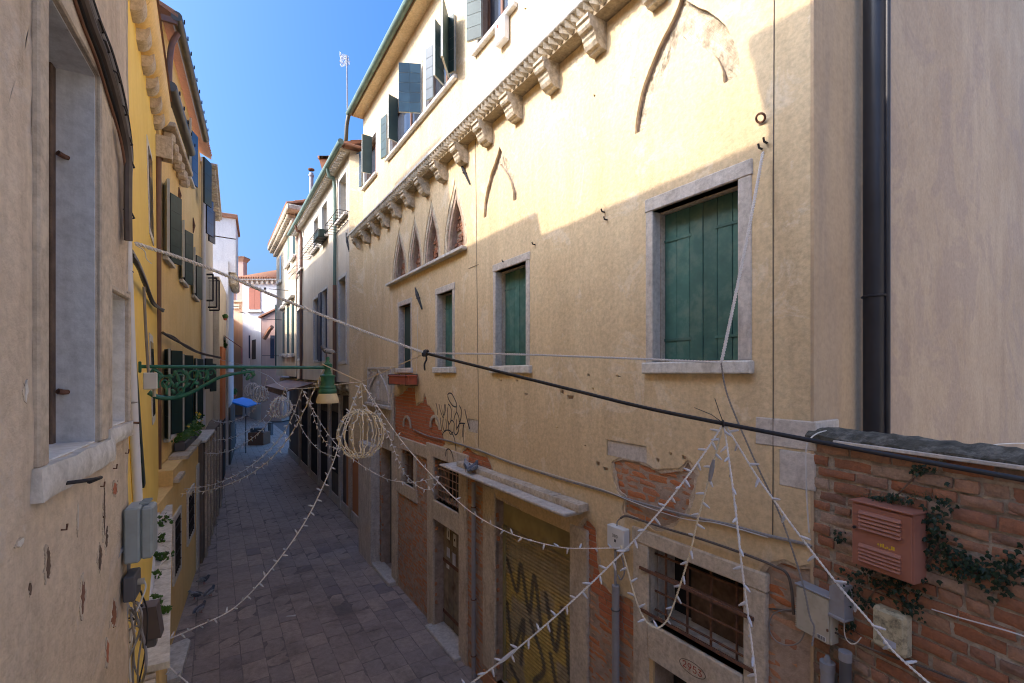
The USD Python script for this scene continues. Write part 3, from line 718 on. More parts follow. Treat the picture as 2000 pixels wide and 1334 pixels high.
nbk = 0
while bu < cu1 - 0.1:
    if bu > cu0 + 0.1:
        w_ = 0.20
        t = trimesh.creation.extrude_polygon(Polygon(prof), w_, engine='earcut')
        v = np.array(t.vertices)
        v = np.stack([bu - w_ / 2 + v[:, 2], 0.0167 + v[:, 0], CZ - 0.0605 + v[:, 1] * 0.82], 1)
        part(gh, 'cornice_bracket', (R.map(v), np.array(t.faces)), 'stone_cornice')
    bu += bstep

# top floor windows with folding shutters
def leaf(parent, pl, uh, o0, z0, z1, width, ang, sgn, mat, rows=5, cols=1, grooves=True, th=0.035, name='shutter', gmat='groove', both=True):
    """A shutter leaf hinged at (uh, o0); ang 0 = flat in the opening direction sgn along u, 90 = straight out."""
    d2 = np.array([sgn * math.cos(ang), math.sin(ang)])            # in (u, o)
    n2 = np.array([-d2[1], d2[0]])
    def q(s, t, z): return (uh + d2[0] * s + n2[0] * t, o0 + d2[1] * s + n2[1] * t, z)
    def slab(s0, s1, t0, t1, za, zb):
        v = np.array([q(s, t, z) for s in (s0, s1) for t in (t0, t1) for z in (za, zb)])
        f = np.array([[0, 1, 3], [0, 3, 2], [4, 6, 7], [4, 7, 5], [0, 4, 5], [0, 5, 1], [2, 3, 7], [2, 7, 6], [0, 2, 6], [0, 6, 4], [1, 5, 7], [1, 7, 3]])
        v = pl.map(v)
        c = v.mean(0)
        nn = np.cross(v[f[0][1]] - v[f[0][0]], v[f[0][2]] - v[f[0][0]])
        return v, (f if nn @ (v[f[0]].mean(0) - c) > 0 else f[:, ::-1])
    a = part(parent, name, slab(0, width, -th / 2, th / 2, z0, z1), gmat if grooves else mat)
    if grooves:
        gw = 0.008
        for r in range(rows):
            for c_ in range(cols):
                za, zb = z0 + (z1 - z0) * r / rows, z0 + (z1 - z0) * (r + 1) / rows
                sa, sb = width * c_ / cols, width * (c_ + 1) / cols
                part(parent, 'shutter_panel', slab(sa + gw / 2 - 0.002, sb - gw / 2 + 0.002, -th / 2 - 0.006, th / 2 + 0.006, za + gw / 2, zb - gw / 2), mat)
    return a
def top_window(w, label, lf):
    u0, u1, z0, z1 = w
    a = part(gh, 'top_window', bx(R, u0 + .001, u1 - .001, -0.40, -0.385, z0 + .001, z1 - .001), 'interior', label=label)
    part(a, 'surround', ext(R, rect(w, 0.07).difference(rect(w, -0.003)), -0.05, 0.026), 'stone_white')
    part(a, 'frame', ext(R, rect(w, -0.004).difference(rect(w, -0.06)), -0.2, -0.14), 'wood_brown')
    part(a, 'pane', bx(R, u0 + 0.06, u1 - 0.06, -0.175, -0.165, z0 + 0.06, z1 - 0.06), 'glass_dark')
    part(a, 'mullion', bx(R, (u0 + u1) / 2 - 0.03, (u0 + u1) / 2 + 0.03, -0.199, -0.141, z0 + 0.06, z1 - 0.06), 'wood_brown')
    for args in lf: leaf(a, R, *args[:8], **(args[8] if len(args) > 8 else {}))
    return a
r90 = math.pi / 2
hw = 0.5
zt, zb = UP_Z1 - 0.02, UP_Z0 + 0.03
def lp(px_h, px_e, o_e, mat, **kw):
    """A leaf hinged at the wall where the photo shows its hinge side, its free edge o_e out from the wall."""
    uh, ue = R.u(px_h, 0.05), R.u(px_e, o_e)
    return (uh, 0.05, zb, zt, math.hypot(ue - uh, o_e - 0.05), math.atan2(o_e - 0.05, abs(ue - uh)), 1 if ue > uh else -1, mat, kw)
top_window(WA, 'top floor window behind a ten panel blue shutter leaf', [
    lp(756, 745, 0.10, 'shutter_slate'), lp(776, 758, 0.30, 'shutter_slate', rows=1), lp(822, 779, 0.46, 'shutter_blue', cols=2)])
top_window(WB, 'top floor window with half folded grey green shutters', [
    lp(847, 833, 0.12, 'shutter_blue'), lp(866, 848, 0.32, 'shutter_slate'), lp(877, 863, 0.42, 'shutter_slate', rows=1), lp(888, 877, 0.10, 'shutter_slate')])
top_window(WC, 'top floor window with brown frame beside the alarm box', [
    lp(941, 913, 0.20, 'shutter_slate')])
top_window(WE, 'farthest top floor window with a green shutter leaf by the corner', [
    lp(726, 707, 0.32, 'shutter_slate', rows=1), lp(707, 694, 0.16, 'shutter_blue')])
part(gh, 'long_sill', bx(R, WB[0] - 0.15, WA[1] + 0.15, 0.0165, 0.10, UP_Z0 - 0.13, UP_Z0 - 0.05, 0.012), 'stone_white')
part(gh, 'long_sill', bx(R, WC[0] - 0.25, WC[1] + 0.15, 0.0165, 0.10, UP_Z0 - 0.13, UP_Z0 - 0.05, 0.012), 'stone_white')
part(gh, 'long_sill', bx(R, WE[0] - 0.12, WE[1] + 0.1, 0.0165, 0.10, UP_Z0 - 0.13, UP_Z0 - 0.05, 0.012), 'stone_white')
# slanted end of the house where it meets the next, lit by the sun
B0 = R.w(U_END - 0.001, 0.016, 0)[:2]; B1 = RB.w(14.42, 0.03, 0)[:2]
dB = unit(*(B1 - B0)); BV = Pl(B0, dB, np.array([-dB[1], dB[0]]))
part(gh, 'slanted_end', bx(BV, 0.0, np.linalg.norm(B1 - B0), -0.30, 0.0, 2.6, EYE + 6.55), 'plaster_main')
# eaves, gutter and roof
part(gh, 'eaves_board', bx(R, 1.6, U_END + 0.1, 0.0165, 0.30, TOP - 0.14, TOP - 0.08), 'plaster_main')
gut = [R.w(u, 0.38, TOP - 0.02) for u in np.linspace(1.6, U_END + 0.25, 30)]
gp = part(gh, 'gutter', tube(gut, 0.085, 10), 'gutter_green', smooth=50)
for u in np.arange(2.0, U_END, 0.55):
    part(gp, 'gutter_clip', bx(R, u, u + 0.025, 0.36, 0.40, TOP + 0.05, TOP + 0.10), 'iron')
rp = np.array([(u, o, z) for u in (1.6, U_END + 0.2) for o, z in ((0.42, TOP + 0.0), (-4.0, TOP + 1.9), (-8.0, TOP + 0.0), (-8.0, TOP - 0.12), (0.42, TOP - 0.075))])
nf = []
for a in range(5):
    b = (a + 1) % 5
    nf += [(a, b, 5 + b), (a, 5 + b, 5 + a)]
nf += [(0, 1, 2), (0, 2, 3), (0, 3, 4), (5, 7, 6), (5, 8, 7), (5, 9, 8)]
part(gh, 'roof', (R.map(rp), np.array(nf)), 'tile')
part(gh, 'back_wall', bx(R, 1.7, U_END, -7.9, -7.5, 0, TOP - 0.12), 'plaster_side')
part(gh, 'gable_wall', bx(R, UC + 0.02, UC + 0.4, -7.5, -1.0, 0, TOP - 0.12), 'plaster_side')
dp = [R.w(U_END + 0.22, 0.38, TOP - 0.03), R.w(U_END + 0.30, 0.42, TOP - 0.35), R.w(U_END + 0.42, 0.42, TOP - 0.75), R.w(U_END + 0.75, 0.42, TOP - 0.98), R.w(U_END + 0.95, 0.46, TOP - 1.1)]
part(gh, 'overflow_pipe', tube(smoothline(dp, 5), 0.06, 8), 'gutter_brown', smooth=50)

# ---- ground floor
# roller shutter of the shop
u0, u1, z0, z1 = SH
fz = R.z(1115, 1130) + 0.15
jl = part(gh, 'shop_jamb', bx(R, u1, R.u(945), -0.08, 0.028, 0.35, z1 + 0.16, 0.012), 'stone_warm')
part(gh, 'shop_jamb', bx(R, R.u(1150), u0, -0.08, 0.028, -0.05, z1 + 0.12, 0.012), 'stone_warm')
part(gh, 'shop_base', bx(R, u0, R.u(945), -0.10, 0.02, -0.05, 0.25), 'brick')
rs = part(gh, 'roller_shutter', bx(R, u0 + 0.005, u1 - 0.005, -0.30, -0.19, z0, z1), 'interior', label='closed roller shutter sprayed with yellow and black graffiti')
fh = 0.42
part(rs, 'fascia', bx(R, u0 + 0.006, u1 - 0.006, -0.188, -0.14, z1 - fh, z1 - 0.004, 0.006), 'shutter_fascia')
for s in (0, 1):
    ue = u0 + 0.006 if s == 0 else u1 - 0.056
    part(rs, 'guide_rail', bx(R, ue, ue + 0.05, -0.187, -0.13, z0, z1 - fh - 0.003), 'shutter_fascia')
ns, nu = 46, 70
zs, cols_, V, rows_ = [], [], [], 0
slat_h = (z1 - fh - z0) / ns
rz = []
for i in range(ns):
    for fr, oo in ((0.04, -0.172), (0.30, -0.158), (0.70, -0.158), (0.96, -0.172)):
        rz.append((z0 + (i + fr) * slat_h, oo))
us = np.linspace(u0 + 0.05, u1 - 0.05, nu)
UU, ZZ = np.meshgrid(us, [a for a, _ in rz])
OO = np.repeat(np.array([b for _, b in rz])[:, None], nu, 1)
vv = np.stack([UU.ravel(), OO.ravel(), ZZ.ravel()], 1)
un, zn = (UU - u0) / (u1 - u0), (ZZ - z0) / (z1 - fh - z0)
base = np.array([0.36, 0.29, 0.19])
col = np.tile(base, (UU.size, 1)).reshape(*UU.shape, 3)
pn = meshkit.fbm(np.stack([un * 5, zn * 6, 0 * un], -1), 3, 3)
yel = np.clip((pn - 0.46) * 14, 0, 1) * np.clip((0.86 - zn) * 6, 0, 1)
col = col * (1 - yel[..., None] * 0.9) + np.array([0.52, 0.37, 0.10]) * yel[..., None] * 0.9
strokes = [[(.95, .78), (.80, .62), (.74, .80), (.62, .55), (.55, .78), (.46, .52)], [(.95, .50), (.86, .24), (.70, .47), (.74, .20)], [(.60, .50), (.42, .30), (.55, .15), (.30, .12)], [(.40, .72), (.28, .45), (.20, .70), (.12, .38)], [(.90, .12), (.6, .03), (.35, .22), (.15, .05)], [(.34, .40), (.22, .20), (.10, .34), (.05, .12)]]
pt = np.stack([un, zn], -1).reshape(-1, 2)
dmin = np.full(len(pt), 9.0)
for st in strokes:
    sp = smoothline(np.array(st), 10)
    for a, b in zip(sp[:-1], sp[1:]):
        ab = b - a
        t = np.clip(((pt - a) @ ab) / (ab @ ab + 1e-9), 0, 1)
        dmin = np.minimum(dmin, np.linalg.norm((pt - a - t[:, None] * ab) * [1.0, 1.3], axis=1))
ink = np.clip((0.028 - dmin) * 90, 0, 0.85).reshape(UU.shape)
col = col * (1 - ink[..., None]) + np.array([0.05, 0.05, 0.055]) * ink[..., None]
nr = len(rz)
i, j = np.meshgrid(np.arange(nr - 1), np.arange(nu - 1), indexing='ij')
q = np.stack([i * nu + j, i * nu + j + 1, (i + 1) * nu + j + 1, (i + 1) * nu + j], -1).reshape(-1, 4)
sl = part(rs, 'slat_curtain', (R.map(vv), np.vstack([q[:, [0, 2, 1]], q[:, [0, 3, 2]]])), 'slat')
pv = UsdGeom.PrimvarsAPI(stage.GetPrimAtPath(sl)).CreatePrimvar('displayColor', Sdf.ValueTypeNames.Color3fArray, 'vertex')
pv.Set(Vt.Vec3fArray.FromNumpy(col.reshape(-1, 3).astype(np.float32)))

# canopy over the shop: thin stone slab with worn blocks bedded on it
cz0 = R.z(925, 905, 0.30)
cu_a, cu_b = R.u(1152), R.u(905)
cz0 = R.z(1130, 1013, 0.25)
part(gh, 'canopy_slab', bx(R, cu_a + 0.06, cu_b + 0.25, 0.0166, 0.36, cz0, cz0 + 0.035, 0.008), 'stone')
part(gh, 'canopy_slab', bx(R, cu_a + 0.10, cu_b + 0.0, 0.0168, 0.30, cz0 - 0.032, cz0 - 0.002, 0.008), 'stone')
rr = random.Random(12)
u = cu_a
while u < cu_b - 0.35:
    l = rr.uniform(0.42, 0.6)
    part(gh, 'canopy_block', brick_piece(R, u, min(u + l, cu_b - 0.1) - 0.006, cz0 + 0.036, cz0 + 0.12, 0.19 + rr.uniform(-.01, .01), 0.17, rr, nx=4, nz=3, rough=0.006, bev=0.012, jit=0.004), 'stone_warm', smooth=50)
    u += l

# boarded door with the barred window over it
u0, u1, z0, z1 = D2
ft2 = R.z(838, 866)
dj = 0.10
door = part(gh, 'boarded_door', bx(R, u0 + .002, u1 - .002, -0.30, -0.28, z0, z1), 'interior', label='old plank door covered with torn papers')
part(door, 'jamb', bx(R, u1 + 0.001, R.u(836), -0.12, 0.03, -0.05, ft2 - 0.02, 0.012), 'stone_warm')
part(door, 'jamb', bx(R, R.u(913), u0 - 0.001, -0.12, 0.03, -0.05, ft2 - 0.02, 0.012), 'stone_warm')
part(door, 'lintel', bx(R, R.u(915), R.u(835), -0.12, 0.036, G2[3], ft2 + 0.02, 0.012), 'stone_warm')
part(door, 'transom', bx(R, u0 + 0.001, u1, -0.14, 0.033, z1, G2[2], 0.012), 'stone_warm')
part(door, 'threshold', bx(R, u0 - 0.1, u1 + 0.1, -0.25, 0.16, -0.02, 0.05, 0.015), 'stone')
nbd = 5
bw = (u1 - u0 - 0.02) / nbd
rr = random.Random(4)
for k in range(nbd):
    part(door, 'plank', bx(R, u0 + 0.01 + k * bw + 0.004, u0 + 0.01 + (k + 1) * bw - 0.004, -0.24, -0.205 + rr.uniform(-.004, .004), z0 + 0.03 + rr.uniform(0, 0.05), z1 - 0.005, 0.005), 'wood_door')
for zz in (z0 + 1.30, z0 + 0.25):
    part(door, 'cross_rail', bx(R, u0 + 0.012, u1 - 0.012, -0.201, -0.188, zz, zz + 0.07, 0.004), 'rust')
pp = [(0.72, 0.87, .13, .18, 'paper'), (0.72, 0.70, .13, .16, 'paper_blue'), (0.47, 0.85, .12, .2, 'paper'), (0.50, 0.67, .12, .22, 'paper_blue'), (0.27, 0.84, .08, .08, 'paper'), (0.25, 0.68, .10, .10, 'paper_blue'), (0.05, 0.83, .12, .22, 'paper'), (0.08, 0.62, .10, .16, 'paper_blue'), (0.75, 0.585, .11, .13, 'paper'), (0.06, 0.49, .09, .1, 'paper')]
for fu, fz_, pw, ph, mt in pp:
    pw *= 1.15; ph *= 1.2; pu, pz = u0 + fu * (u1 - u0), z0 + fz_ * (z1 - z0)
    q = part(door, 'poster', bx(R, pu, pu + pw, -0.1995, -0.1975, pz - ph / 2, pz + ph / 2), mt)
part(door, 'poster_print', bx(R, u0 + .09 * (u1 - u0), u0 + .09 * (u1 - u0) + .05, -0.1973, -0.1965, z0 + .83 * (z1 - z0) - .05, z0 + .83 * (z1 - z0)), 'paint_red')
part(door, 'poster_print', bx(R, u0 + .76 * (u1 - u0), u0 + .76 * (u1 - u0) + .03, -0.1973, -0.1965, z0 + .87 * (z1 - z0) - .06, z0 + .87 * (z1 - z0) + .06), 'paint_black')
part(door, 'poster_print', bx(R, u0 + .52 * (u1 - u0), u0 + .52 * (u1 - u0) + .04, -0.1973, -0.1965, z0 + .85 * (z1 - z0) - .02, z0 + .85 * (z1 - z0) + .03), 'paint_black')
part(door, 'padlock', bx(R, u0 + 0.02, u0 + 0.07, -0.195, -0.14, z0 + 1.0, z0 + 1.1, 0.01), 'rust')
def bars(parent, w, nv, nh, o, r=0.011, mat='rust', run=0.0):
    u0, u1, z0, z1 = w
    for k in range(nv):
        u = u0 + (u1 - u0) * (k + 0.5) / nv
        part(parent, 'bar', tube([R.w(u, o, z0 - run), R.w(u, o, z1 + run * .2)], r, 6), mat, smooth=50)
    for k in range(nh):
        z = z0 + (z1 - z0) * (k + 0.5) / nh
        part(parent, 'cross_bar', tube([R.w(u0 - run, o + 0.012, z), R.w(u1 + run, o + 0.012, z)], r, 6), mat, smooth=50)
w = part(gh, 'barred_window', bx(R, G2[0] + .002, G2[1] - .002, -0.34, -0.32, G2[2] + .002, G2[3] - .002), 'interior', label='square barred window above the plank door')
bars(w, G2, 7, 6, -0.07, 0.010, 'rust_light')
w = part(gh, 'barred_window', bx(R, G1[0] + .002, G1[1] - .002, -0.34, -0.32, G1[2] + .002, G1[3] - .002), 'interior', label='small stone framed window right of the dark doorway')
bars(w, G1, 3, 3, -0.10)
part(w, 'lintel', bx(R, R.u(836), R.u(770), -0.10, 0.03, G1[3], R.z(770, 848), 0.012), 'stone_warm')
part(w, 'sill', bx(R, R.u(815), R.u(775), -0.10, 0.03, G1[2] - 0.30, G1[2], 0.012), 'stone_warm')
part(w, 'jamb', bx(R, G1[1], R.u(775), -0.10, 0.026, G1[2], G1[3] - 0.001, 0.01), 'stone_warm')
part(w, 'jamb', bx(R, R.u(814), G1[0], -0.10, 0.026, G1[2], G1[3] - 0.001, 0.01), 'stone_warm')
# dark doorway with its pale pillar and the carved shrine above
w = part(gh, 'dark_door', bx(R, D1[0] + .002, D1[1] - .002, -0.36, -0.30, D1[2], D1[3]), 'interior', label='tall dark doorway beside a pale pillar')
part(w, 'grille', MB().addm(bx(R, D1[0] + .02, D1[1] - .02, -0.26, -0.25, 0.05, D1[3] - 0.05)), 'shutter_green')
for k in range(9):
    z = 0.1 + k * (D1[3] - 0.2) / 9
    part(w, 'door_panel', bx(R, D1[0] + .06, D1[1] - .06, -0.25, -0.235, z, z + (D1[3] - 0.2) / 9 - 0.05, 0.006), 'shutter_green')
part(w, 'jamb', bx(R, R.u(777), D1[0], -0.12, 0.035, -0.05, D1[3] + 0.25, 0.012), 'stone_warm')
part(w, 'lintel', bx(R, D1[0] + .001, R.u(718), -0.12, 0.03, D1[3], D1[3] + 0.32, 0.012), 'stone_warm')
part(w, 'pillar', bx(R, R.u(741), R.u(716), -0.02, 0.24, -0.05, D1[3] - 0.001, 0.02), 'stone')
part(w, 'step', bx(R, D1[0] - 0.35, D1[1] + 0.15, -0.1, 0.22, -0.02, 0.09, 0.015), 'stone')
su0, su1 = R.u(768), R.u(722)
sz0, sz1 = R.z(768, 793), R.z(768, 716)
shr = part(gh, 'carved_shrine', bx(R, su0, su1, 0.0165, 0.05, sz0, sz1, 0.01), 'stone', label='carved stone relief panel with a small pointed arch')
inner = sbox(su0 + .12, sz0 + .06, su1 - .12, sz1 - .08)
ogp = ogee((su0 + su1) / 2, (su1 - su0) / 2 - 0.16, sz0 + 0.06, sz1 - 0.1, n=16)
part(shr, 'arch_moulding', ext(R, ogp.buffer(0.035).difference(ogp), 0.0505, 0.085), 'stone')
fig = lathe([(0.0, 0), (0.07, 0.0), (0.085, 0.2), (0.06, 0.34), (0.03, 0.37), (0.055, 0.43), (0.045, 0.5), (0, 0.53)], 10, R.w((su0 + su1) / 2, 0.06, sz0 + 0.1))
part(shr, 'figure', fig, 'stone', smooth=60)
part(shr, 'border', ext(R, sbox(su0, sz0, su1, sz1).buffer(-0.005).difference(sbox(su0, sz0, su1, sz1).buffer(-0.06)), 0.0506, 0.075), 'stone')
rr = random.Random(3)
mbk = MB()
for _ in range(120):
    uu, zz = rr.uniform(su0 + .07, su1 - .07), rr.uniform(sz0 + .07, sz1 - .07)
    if not ogp.buffer(0.05).contains(Point(uu, zz)):
        s_ = trimesh.creation.icosphere(0, rr.uniform(0.018, 0.032))
        mbk.add(np.array(s_.vertices) * [1, 1, 1] + R.w(uu, 0.052, zz), np.array(s_.faces))
part(shr, 'carving', mbk, 'stone', kind='stuff')
part(shr, 'ledge', bx(R, su0 - 0.04, su1 + 0.04, 0.0166, 0.14, sz0 - 0.09, sz0 - 0.002, 0.012), 'stone')
part(gh, 'shrine_niche', bx(R, su0 + 0.05, su1 - 0.05, 0.0165, 0.03, R.z(768, 868), sz0 - 0.095, 0.006), 'stone_warm')
part(gh, 'stone_head', lathe([(0, 0), (0.06, 0.02), (0.085, 0.1), (0.07, 0.18), (0, 0.21)], 10, R.w((su0 + su1) / 2 - 0.1, 0.07, sz0 - 0.42)), 'stone', smooth=60)
part(gh, 'edge_pilaster', bx(R, R.u(772), R.u(767), 0.0166, 0.06, D1[3] + 0.3, sz1, 0.01), 'stone')
# two small carved half-rounds in the red patch
for px, py in ((796, 833), (851, 835)):
    u, z = R.at(px, py)
    part(gh, 'carved_roundel', ext(R, Point(u, z).buffer(0.26).difference(Point(u, z).buffer(0.2)).difference(sbox(u - 1, z - 1, u + 1, z - 0.02)), 0.002, 0.03), 'stone_warm')
# big low window with heavy bars, number stone under it
u0, u1, z0, z1 = GB
w = part(gh, 'barred_window', bx(R, u0 + .002, u1 - .002, -0.40, -0.38, z0, z1), 'interior', label='wide low window with heavy rusty bars in the foreground')
part(w, 'lintel', bx(R, R.u(1502), R.u(1238), -0.12, 0.04, z1, z1 + 0.155, 0.012), 'stone_warm')
part(w, 'jamb', bx(R, u1, R.u(1240), -0.12, 0.036, BB[2], z1 - 0.001, 0.012), 'stone_warm')
part(w, 'jamb', bx(R, R.u(1500), u0, -0.12, 0.036, BB[2], z1 - 0.001, 0.012), 'stone_warm')
part(w, 'sill', bx(R, u0 + .001, u1 - .001, -0.36, 0.05, BB[3] + 0.0, z0, 0.012), 'stone_warm')
part(w, 'reveal', ext(R, rect(GB).buffer(0.0035, join_style=2).difference(rect(GB, -0.012)), -0.378, -0.122), 'stone')
part(w, 'inner_board', bx(R, u0 + 0.02, u1 - 0.25, -0.37, -0.33, z0 + 0.01, z0 + 0.55), 'wood_old')
bars(w, (u0, u1, z0, z1), 4, 4, -0.09, 0.0125, 'rust', run=0.0)
for zz in (z0 + (z1 - z0) * 0.10, z0 + (z1 - z0) * 0.66):
    part(w, 'flat_bar', bx(R, u0 - 0.06, u1 + 0.06, -0.066, -0.052, zz, zz + 0.035) if False else bx(R, u0 - 0.10, u1 + 0.10, 0.041, 0.055, zz, zz + 0.032), 'rust')
part(gh, 'lower_opening', bx(R, BB[0] + .002, BB[1] - .002, -0.40, -0.3, BB[2], BB[3] - .002), 'interior')
# carved house number in its oval
nz = (BB[3] + z0) / 2 - 0.01
nu_, _ = R.at(1352, 1316, 0.05)
tm = meshkit.text_mesh('2953', 0.062, 0.002)
tv = np.array(tm.vertices); tv[:, 0] -= tv[:, 0].mean()
num = part(w, 'house_number', (R.map(np.stack([nu_ - tv[:, 0], 0.0502 + tv[:, 2], nz - 0.030 + tv[:, 1]], 1)), np.array(tm.faces)), 'paint_red')
el = affinity.scale(Point(nu_, nz).buffer(1.0, 24), 0.140, 0.062)
part(w, 'number_oval', ext(R, el.difference(affinity.scale(el, 0.965, 0.93)), 0.0502, 0.052), 'iron')
# iron pieces on the front
def tie(px0, py0, px1, py1, r=0.022, label=None):
    a, b = R.at(px0, py0), R.at(px1, py1)
    c = part(gh, 'iron_tie', tube([R.w(a[0], 0.05, a[1]), R.w((a[0] * 2 + b[0]) / 3, 0.055, (a[1] * 2 + b[1]) / 3), R.w(b[0], 0.045, b[1])], [r * .4, r * 1.3, r * .5], 6), 'iron', label=label)
    part(gh, 'iron_pin', tube([R.w((a[0] + b[0]) / 2, -0.01, (a[1] + b[1]) / 2), R.w((a[0] + b[0]) / 2, 0.09, (a[1] + b[1]) / 2)], r * .9, 6), 'iron')
tie(815, 562, 828, 604, 0.030, 'iron wall tie above the narrow dark window')
tie(904, 318, 922, 361, 0.022, 'iron wall tie under the cornice')
for px, py in ((1183, 415), (1188, 430), (1047, 478), (1490, 292), (1500, 280), (988, 512)):
    u, z = R.at(px, py)
    part(gh, 'iron_hook', tube([R.w(u, 0.0, z), R.w(u, 0.06, z), R.w(u, 0.07, z + 0.03)], 0.009, 5), 'iron')
u, z = R.at(1492, 234)
part(gh, 'iron_ring', tube(ring_pts(R.w(u, 0.05, z), 0.035, [*R.d, 0], [*(R.out * 0.6), 0.8], 18), 0.009, 6), 'rust')
# black scrawl on the plaster
scr = [[(124, 262), (140, 320), (150, 400), (155, 470)], [(180, 285), (200, 380), (235, 480), (262, 535), (270, 450), (285, 300), (300, 300), (305, 360), (280, 480)], [(232, 305), (240, 400), (265, 500)],
       [(345, 350), (335, 460), (345, 600), (370, 650), (400, 580), (415, 420), (390, 320), (355, 280)], [(340, 110), (370, 75), (420, 90), (470, 180), (510, 280), (490, 330), (430, 300), (370, 210), (345, 140)],
       [(510, 330), (510, 420), (480, 480), (460, 560)], [(520, 440), (550, 520), (560, 600)], [(565, 310), (600, 400), (590, 530), (560, 640), (525, 720)], [(510, 570), (505, 750)],
       [(210, 540), (215, 640), (230, 770)], [(260, 560), (250, 680), (290, 790), (320, 700), (310, 560)], [(360, 600), (360, 760), (400, 840), (440, 800)], [(380, 640), (420, 580), (465, 640), (460, 780), (490, 850), (540, 790), (555, 680)],
       [(520, 720), (570, 640), (660, 640)], [(665, 380), (690, 500), (720, 620), (750, 730)], [(635, 660), (625, 780), (625, 880)], [(245, 840), (300, 770), (380, 770), (430, 830), (470, 920), (490, 1050), (500, 1180)], [(255, 780), (255, 900), (260, 950)], [(645, 670), (640, 1000)],
       [(325, 1240), (335, 1140), (380, 1110), (430, 1160), (460, 1260), (465, 1330)]]
gmb = MB()
for si, st in enumerate(scr):
    px = [(840 + x / 9.525, 760 + y / 9.525) for x, y in st]
    q = smoothline(np.array([R.at(*p) for p in px]), 6)
    wd = 0.020 if si not in (18, 2, 17) else 0.011
    ln = LineString(q).buffer(wd * 0.62, cap_style=1)
    gmb.addm(ext(R, ln, 0.0165 + si * 0.00012 + (0.02 if si == 19 else 0), 0.0172 + si * 0.00012 + (0.02 if si == 19 else 0)))
part(gh, 'graffiti_scrawl', gmb, 'paint_black', label='black spray painted scrawl on the plaster')

# ================================================================ RIGHT EDGE: GARDEN WALL, TAN HOUSE, PIPES
th = thing('tan_house', 'plain tan plastered house wall at the right edge behind the brick wall', 'house', ST.w(2, 0, 0))
part(th, 'wall', bx(ST, 0.0, 7.0, -0.4, 0.0, 0, EYE + 8.5), 'stucco_tan')
pc_ = P(1709, 300, 1.0)[:2]
tt = 3.80
pp_ = np.array([709 / F * tt, tt])
solo('downpipe', tube([np.array([*pp_, 2.0]), np.array([*pp_, 8.0]), np.array([*pp_, EYE + 8])], 0.082, 16), 'pipe_dark', 'thick dark downpipe in the corner beside the tan house', 'pipe', smooth=50)
p2 = np.array([733.5 / F * 3.72, 3.72])
solo('downpipe', tube([np.array([*p2, 2.0]), np.array([*p2, EYE + 8])], 0.020, 8), 'pipe_dark', 'thin black pipe beside the thick dark downpipe', 'pipe', smooth=50)
for zz in (EYE + 0.62, EYE + 3.5):
    solo('pipe_clamp', tube(ring_pts(np.array([*pp_, zz]), 0.086, [1, 0, 0], [0, 1, 0], 20), 0.010, 6), 'pipe_dark', 'clamp round the dark downpipe %s' % ('level with the teal shutters' if zz < EYE + 1 else 'above the top of the picture'), 'pipe clamp') if zz < EYE + 2.5 else None
gw = thing('brick_garden_wall', 'old red brown brick garden wall with mossy coping in the right foreground', 'wall', S.w(-0.6, 0, 0))
WT = EYE - 0.50
part(gw, 'mortar_core', bx(S, -2.2, -0.001, -0.24, -0.018, 0, WT), 'mortar')
rr = random.Random(22)
z, c = WT - 0.012 - 0.075 * 0, 0
bl = []
zc = WT - 0.02
while zc > 1.6:
    hgt = rr.uniform(0.058, 0.072)
    u = -0.015 - rr.uniform(0, 0.03) - (0.12 if c % 2 else 0.0)
    if c % 2: bl.append((-0.118 + rr.uniform(-.01, .01), -0.006, zc - hgt, zc))
    while u > -1.95:
        l = rr.choice((0.24, 0.25, 0.23, 0.20, 0.12, 0.26))
        bl.append((u - l, u - rr.uniform(0.010, 0.024), zc - hgt + rr.uniform(-.004, .004), zc + rr.uniform(-.004, .004)))
        u -= l
    zc -= hgt + rr.uniform(0.016, 0.026)
    c += 1
bl.sort(key=lambda b: np.linalg.norm(S.w((b[0] + b[1]) / 2, 0, (b[2] + b[3]) / 2) - CAMP) + (5 if b[2] < 2.5 or b[0] < -1.35 else 0))
smb = MB()
for i, (a, b, za, zb) in enumerate(bl):
    pc = brick_piece(S, a, b, za, zb, rr.uniform(-0.010, 0.008), 0.06, rr, nx=6, nz=4, rough=0.003, bev=0.007, jit=0.004)
    if i < 295: part(gw, 'brick', pc, 'brick_old', smooth=28)
    else: smb.addm(pc)
if smb.n: part(gw, 'lower_bricks', smb, 'brick_old', smooth=45, kind='stuff')
cop = trimesh.creation.box([1, 1, 1])
n1, n2 = 60, 10
V, Fc = [], []
for i in range(n1):
    u = -2.2 + 2.22 * i / (n1 - 1)
    for j in range(n2):
        t = j / (n2 - 1)
        o = 0.055 - t * 0.36
        z = WT + 0.030 + 0.055 * math.sin(math.pi * min(1, t * 1.15 + 0.02))
        V.append((u, o, z))
V = np.array(V)
V[:, 2] += (meshkit.fbm(V * 14, 4, 2) - 0.5) * 0.05
V[:, 1] += (meshkit.fbm(V * 10, 3, 5) - 0.5) * 0.035
nb_ = len(V)
base_ = V.copy(); base_[:, 2] = WT + 0.001 + (meshkit.fbm(V * 12, 3, 8) - 0.5) * 0.01
VV = np.vstack([V, base_])
i, j = np.meshgrid(np.arange(n1 - 1), np.arange(n2 - 1), indexing='ij')
q = np.stack([i * n2 + j, (i + 1) * n2 + j, (i + 1) * n2 + j + 1, i * n2 + j + 1], -1).reshape(-1, 4)
Fa = np.vstack([q[:, [0, 1, 2]], q[:, [0, 2, 3]]])
Fb = Fa[:, ::-1] + nb_
edge = [k * n2 for k in range(n1)] + [(n1 - 1) * n2 + k for k in range(1, n2)] + [k * n2 + n2 - 1 for k in range(n1 - 2, -1, -1)] + [k for k in range(n2 - 2, 0, -1)]
Fs = []
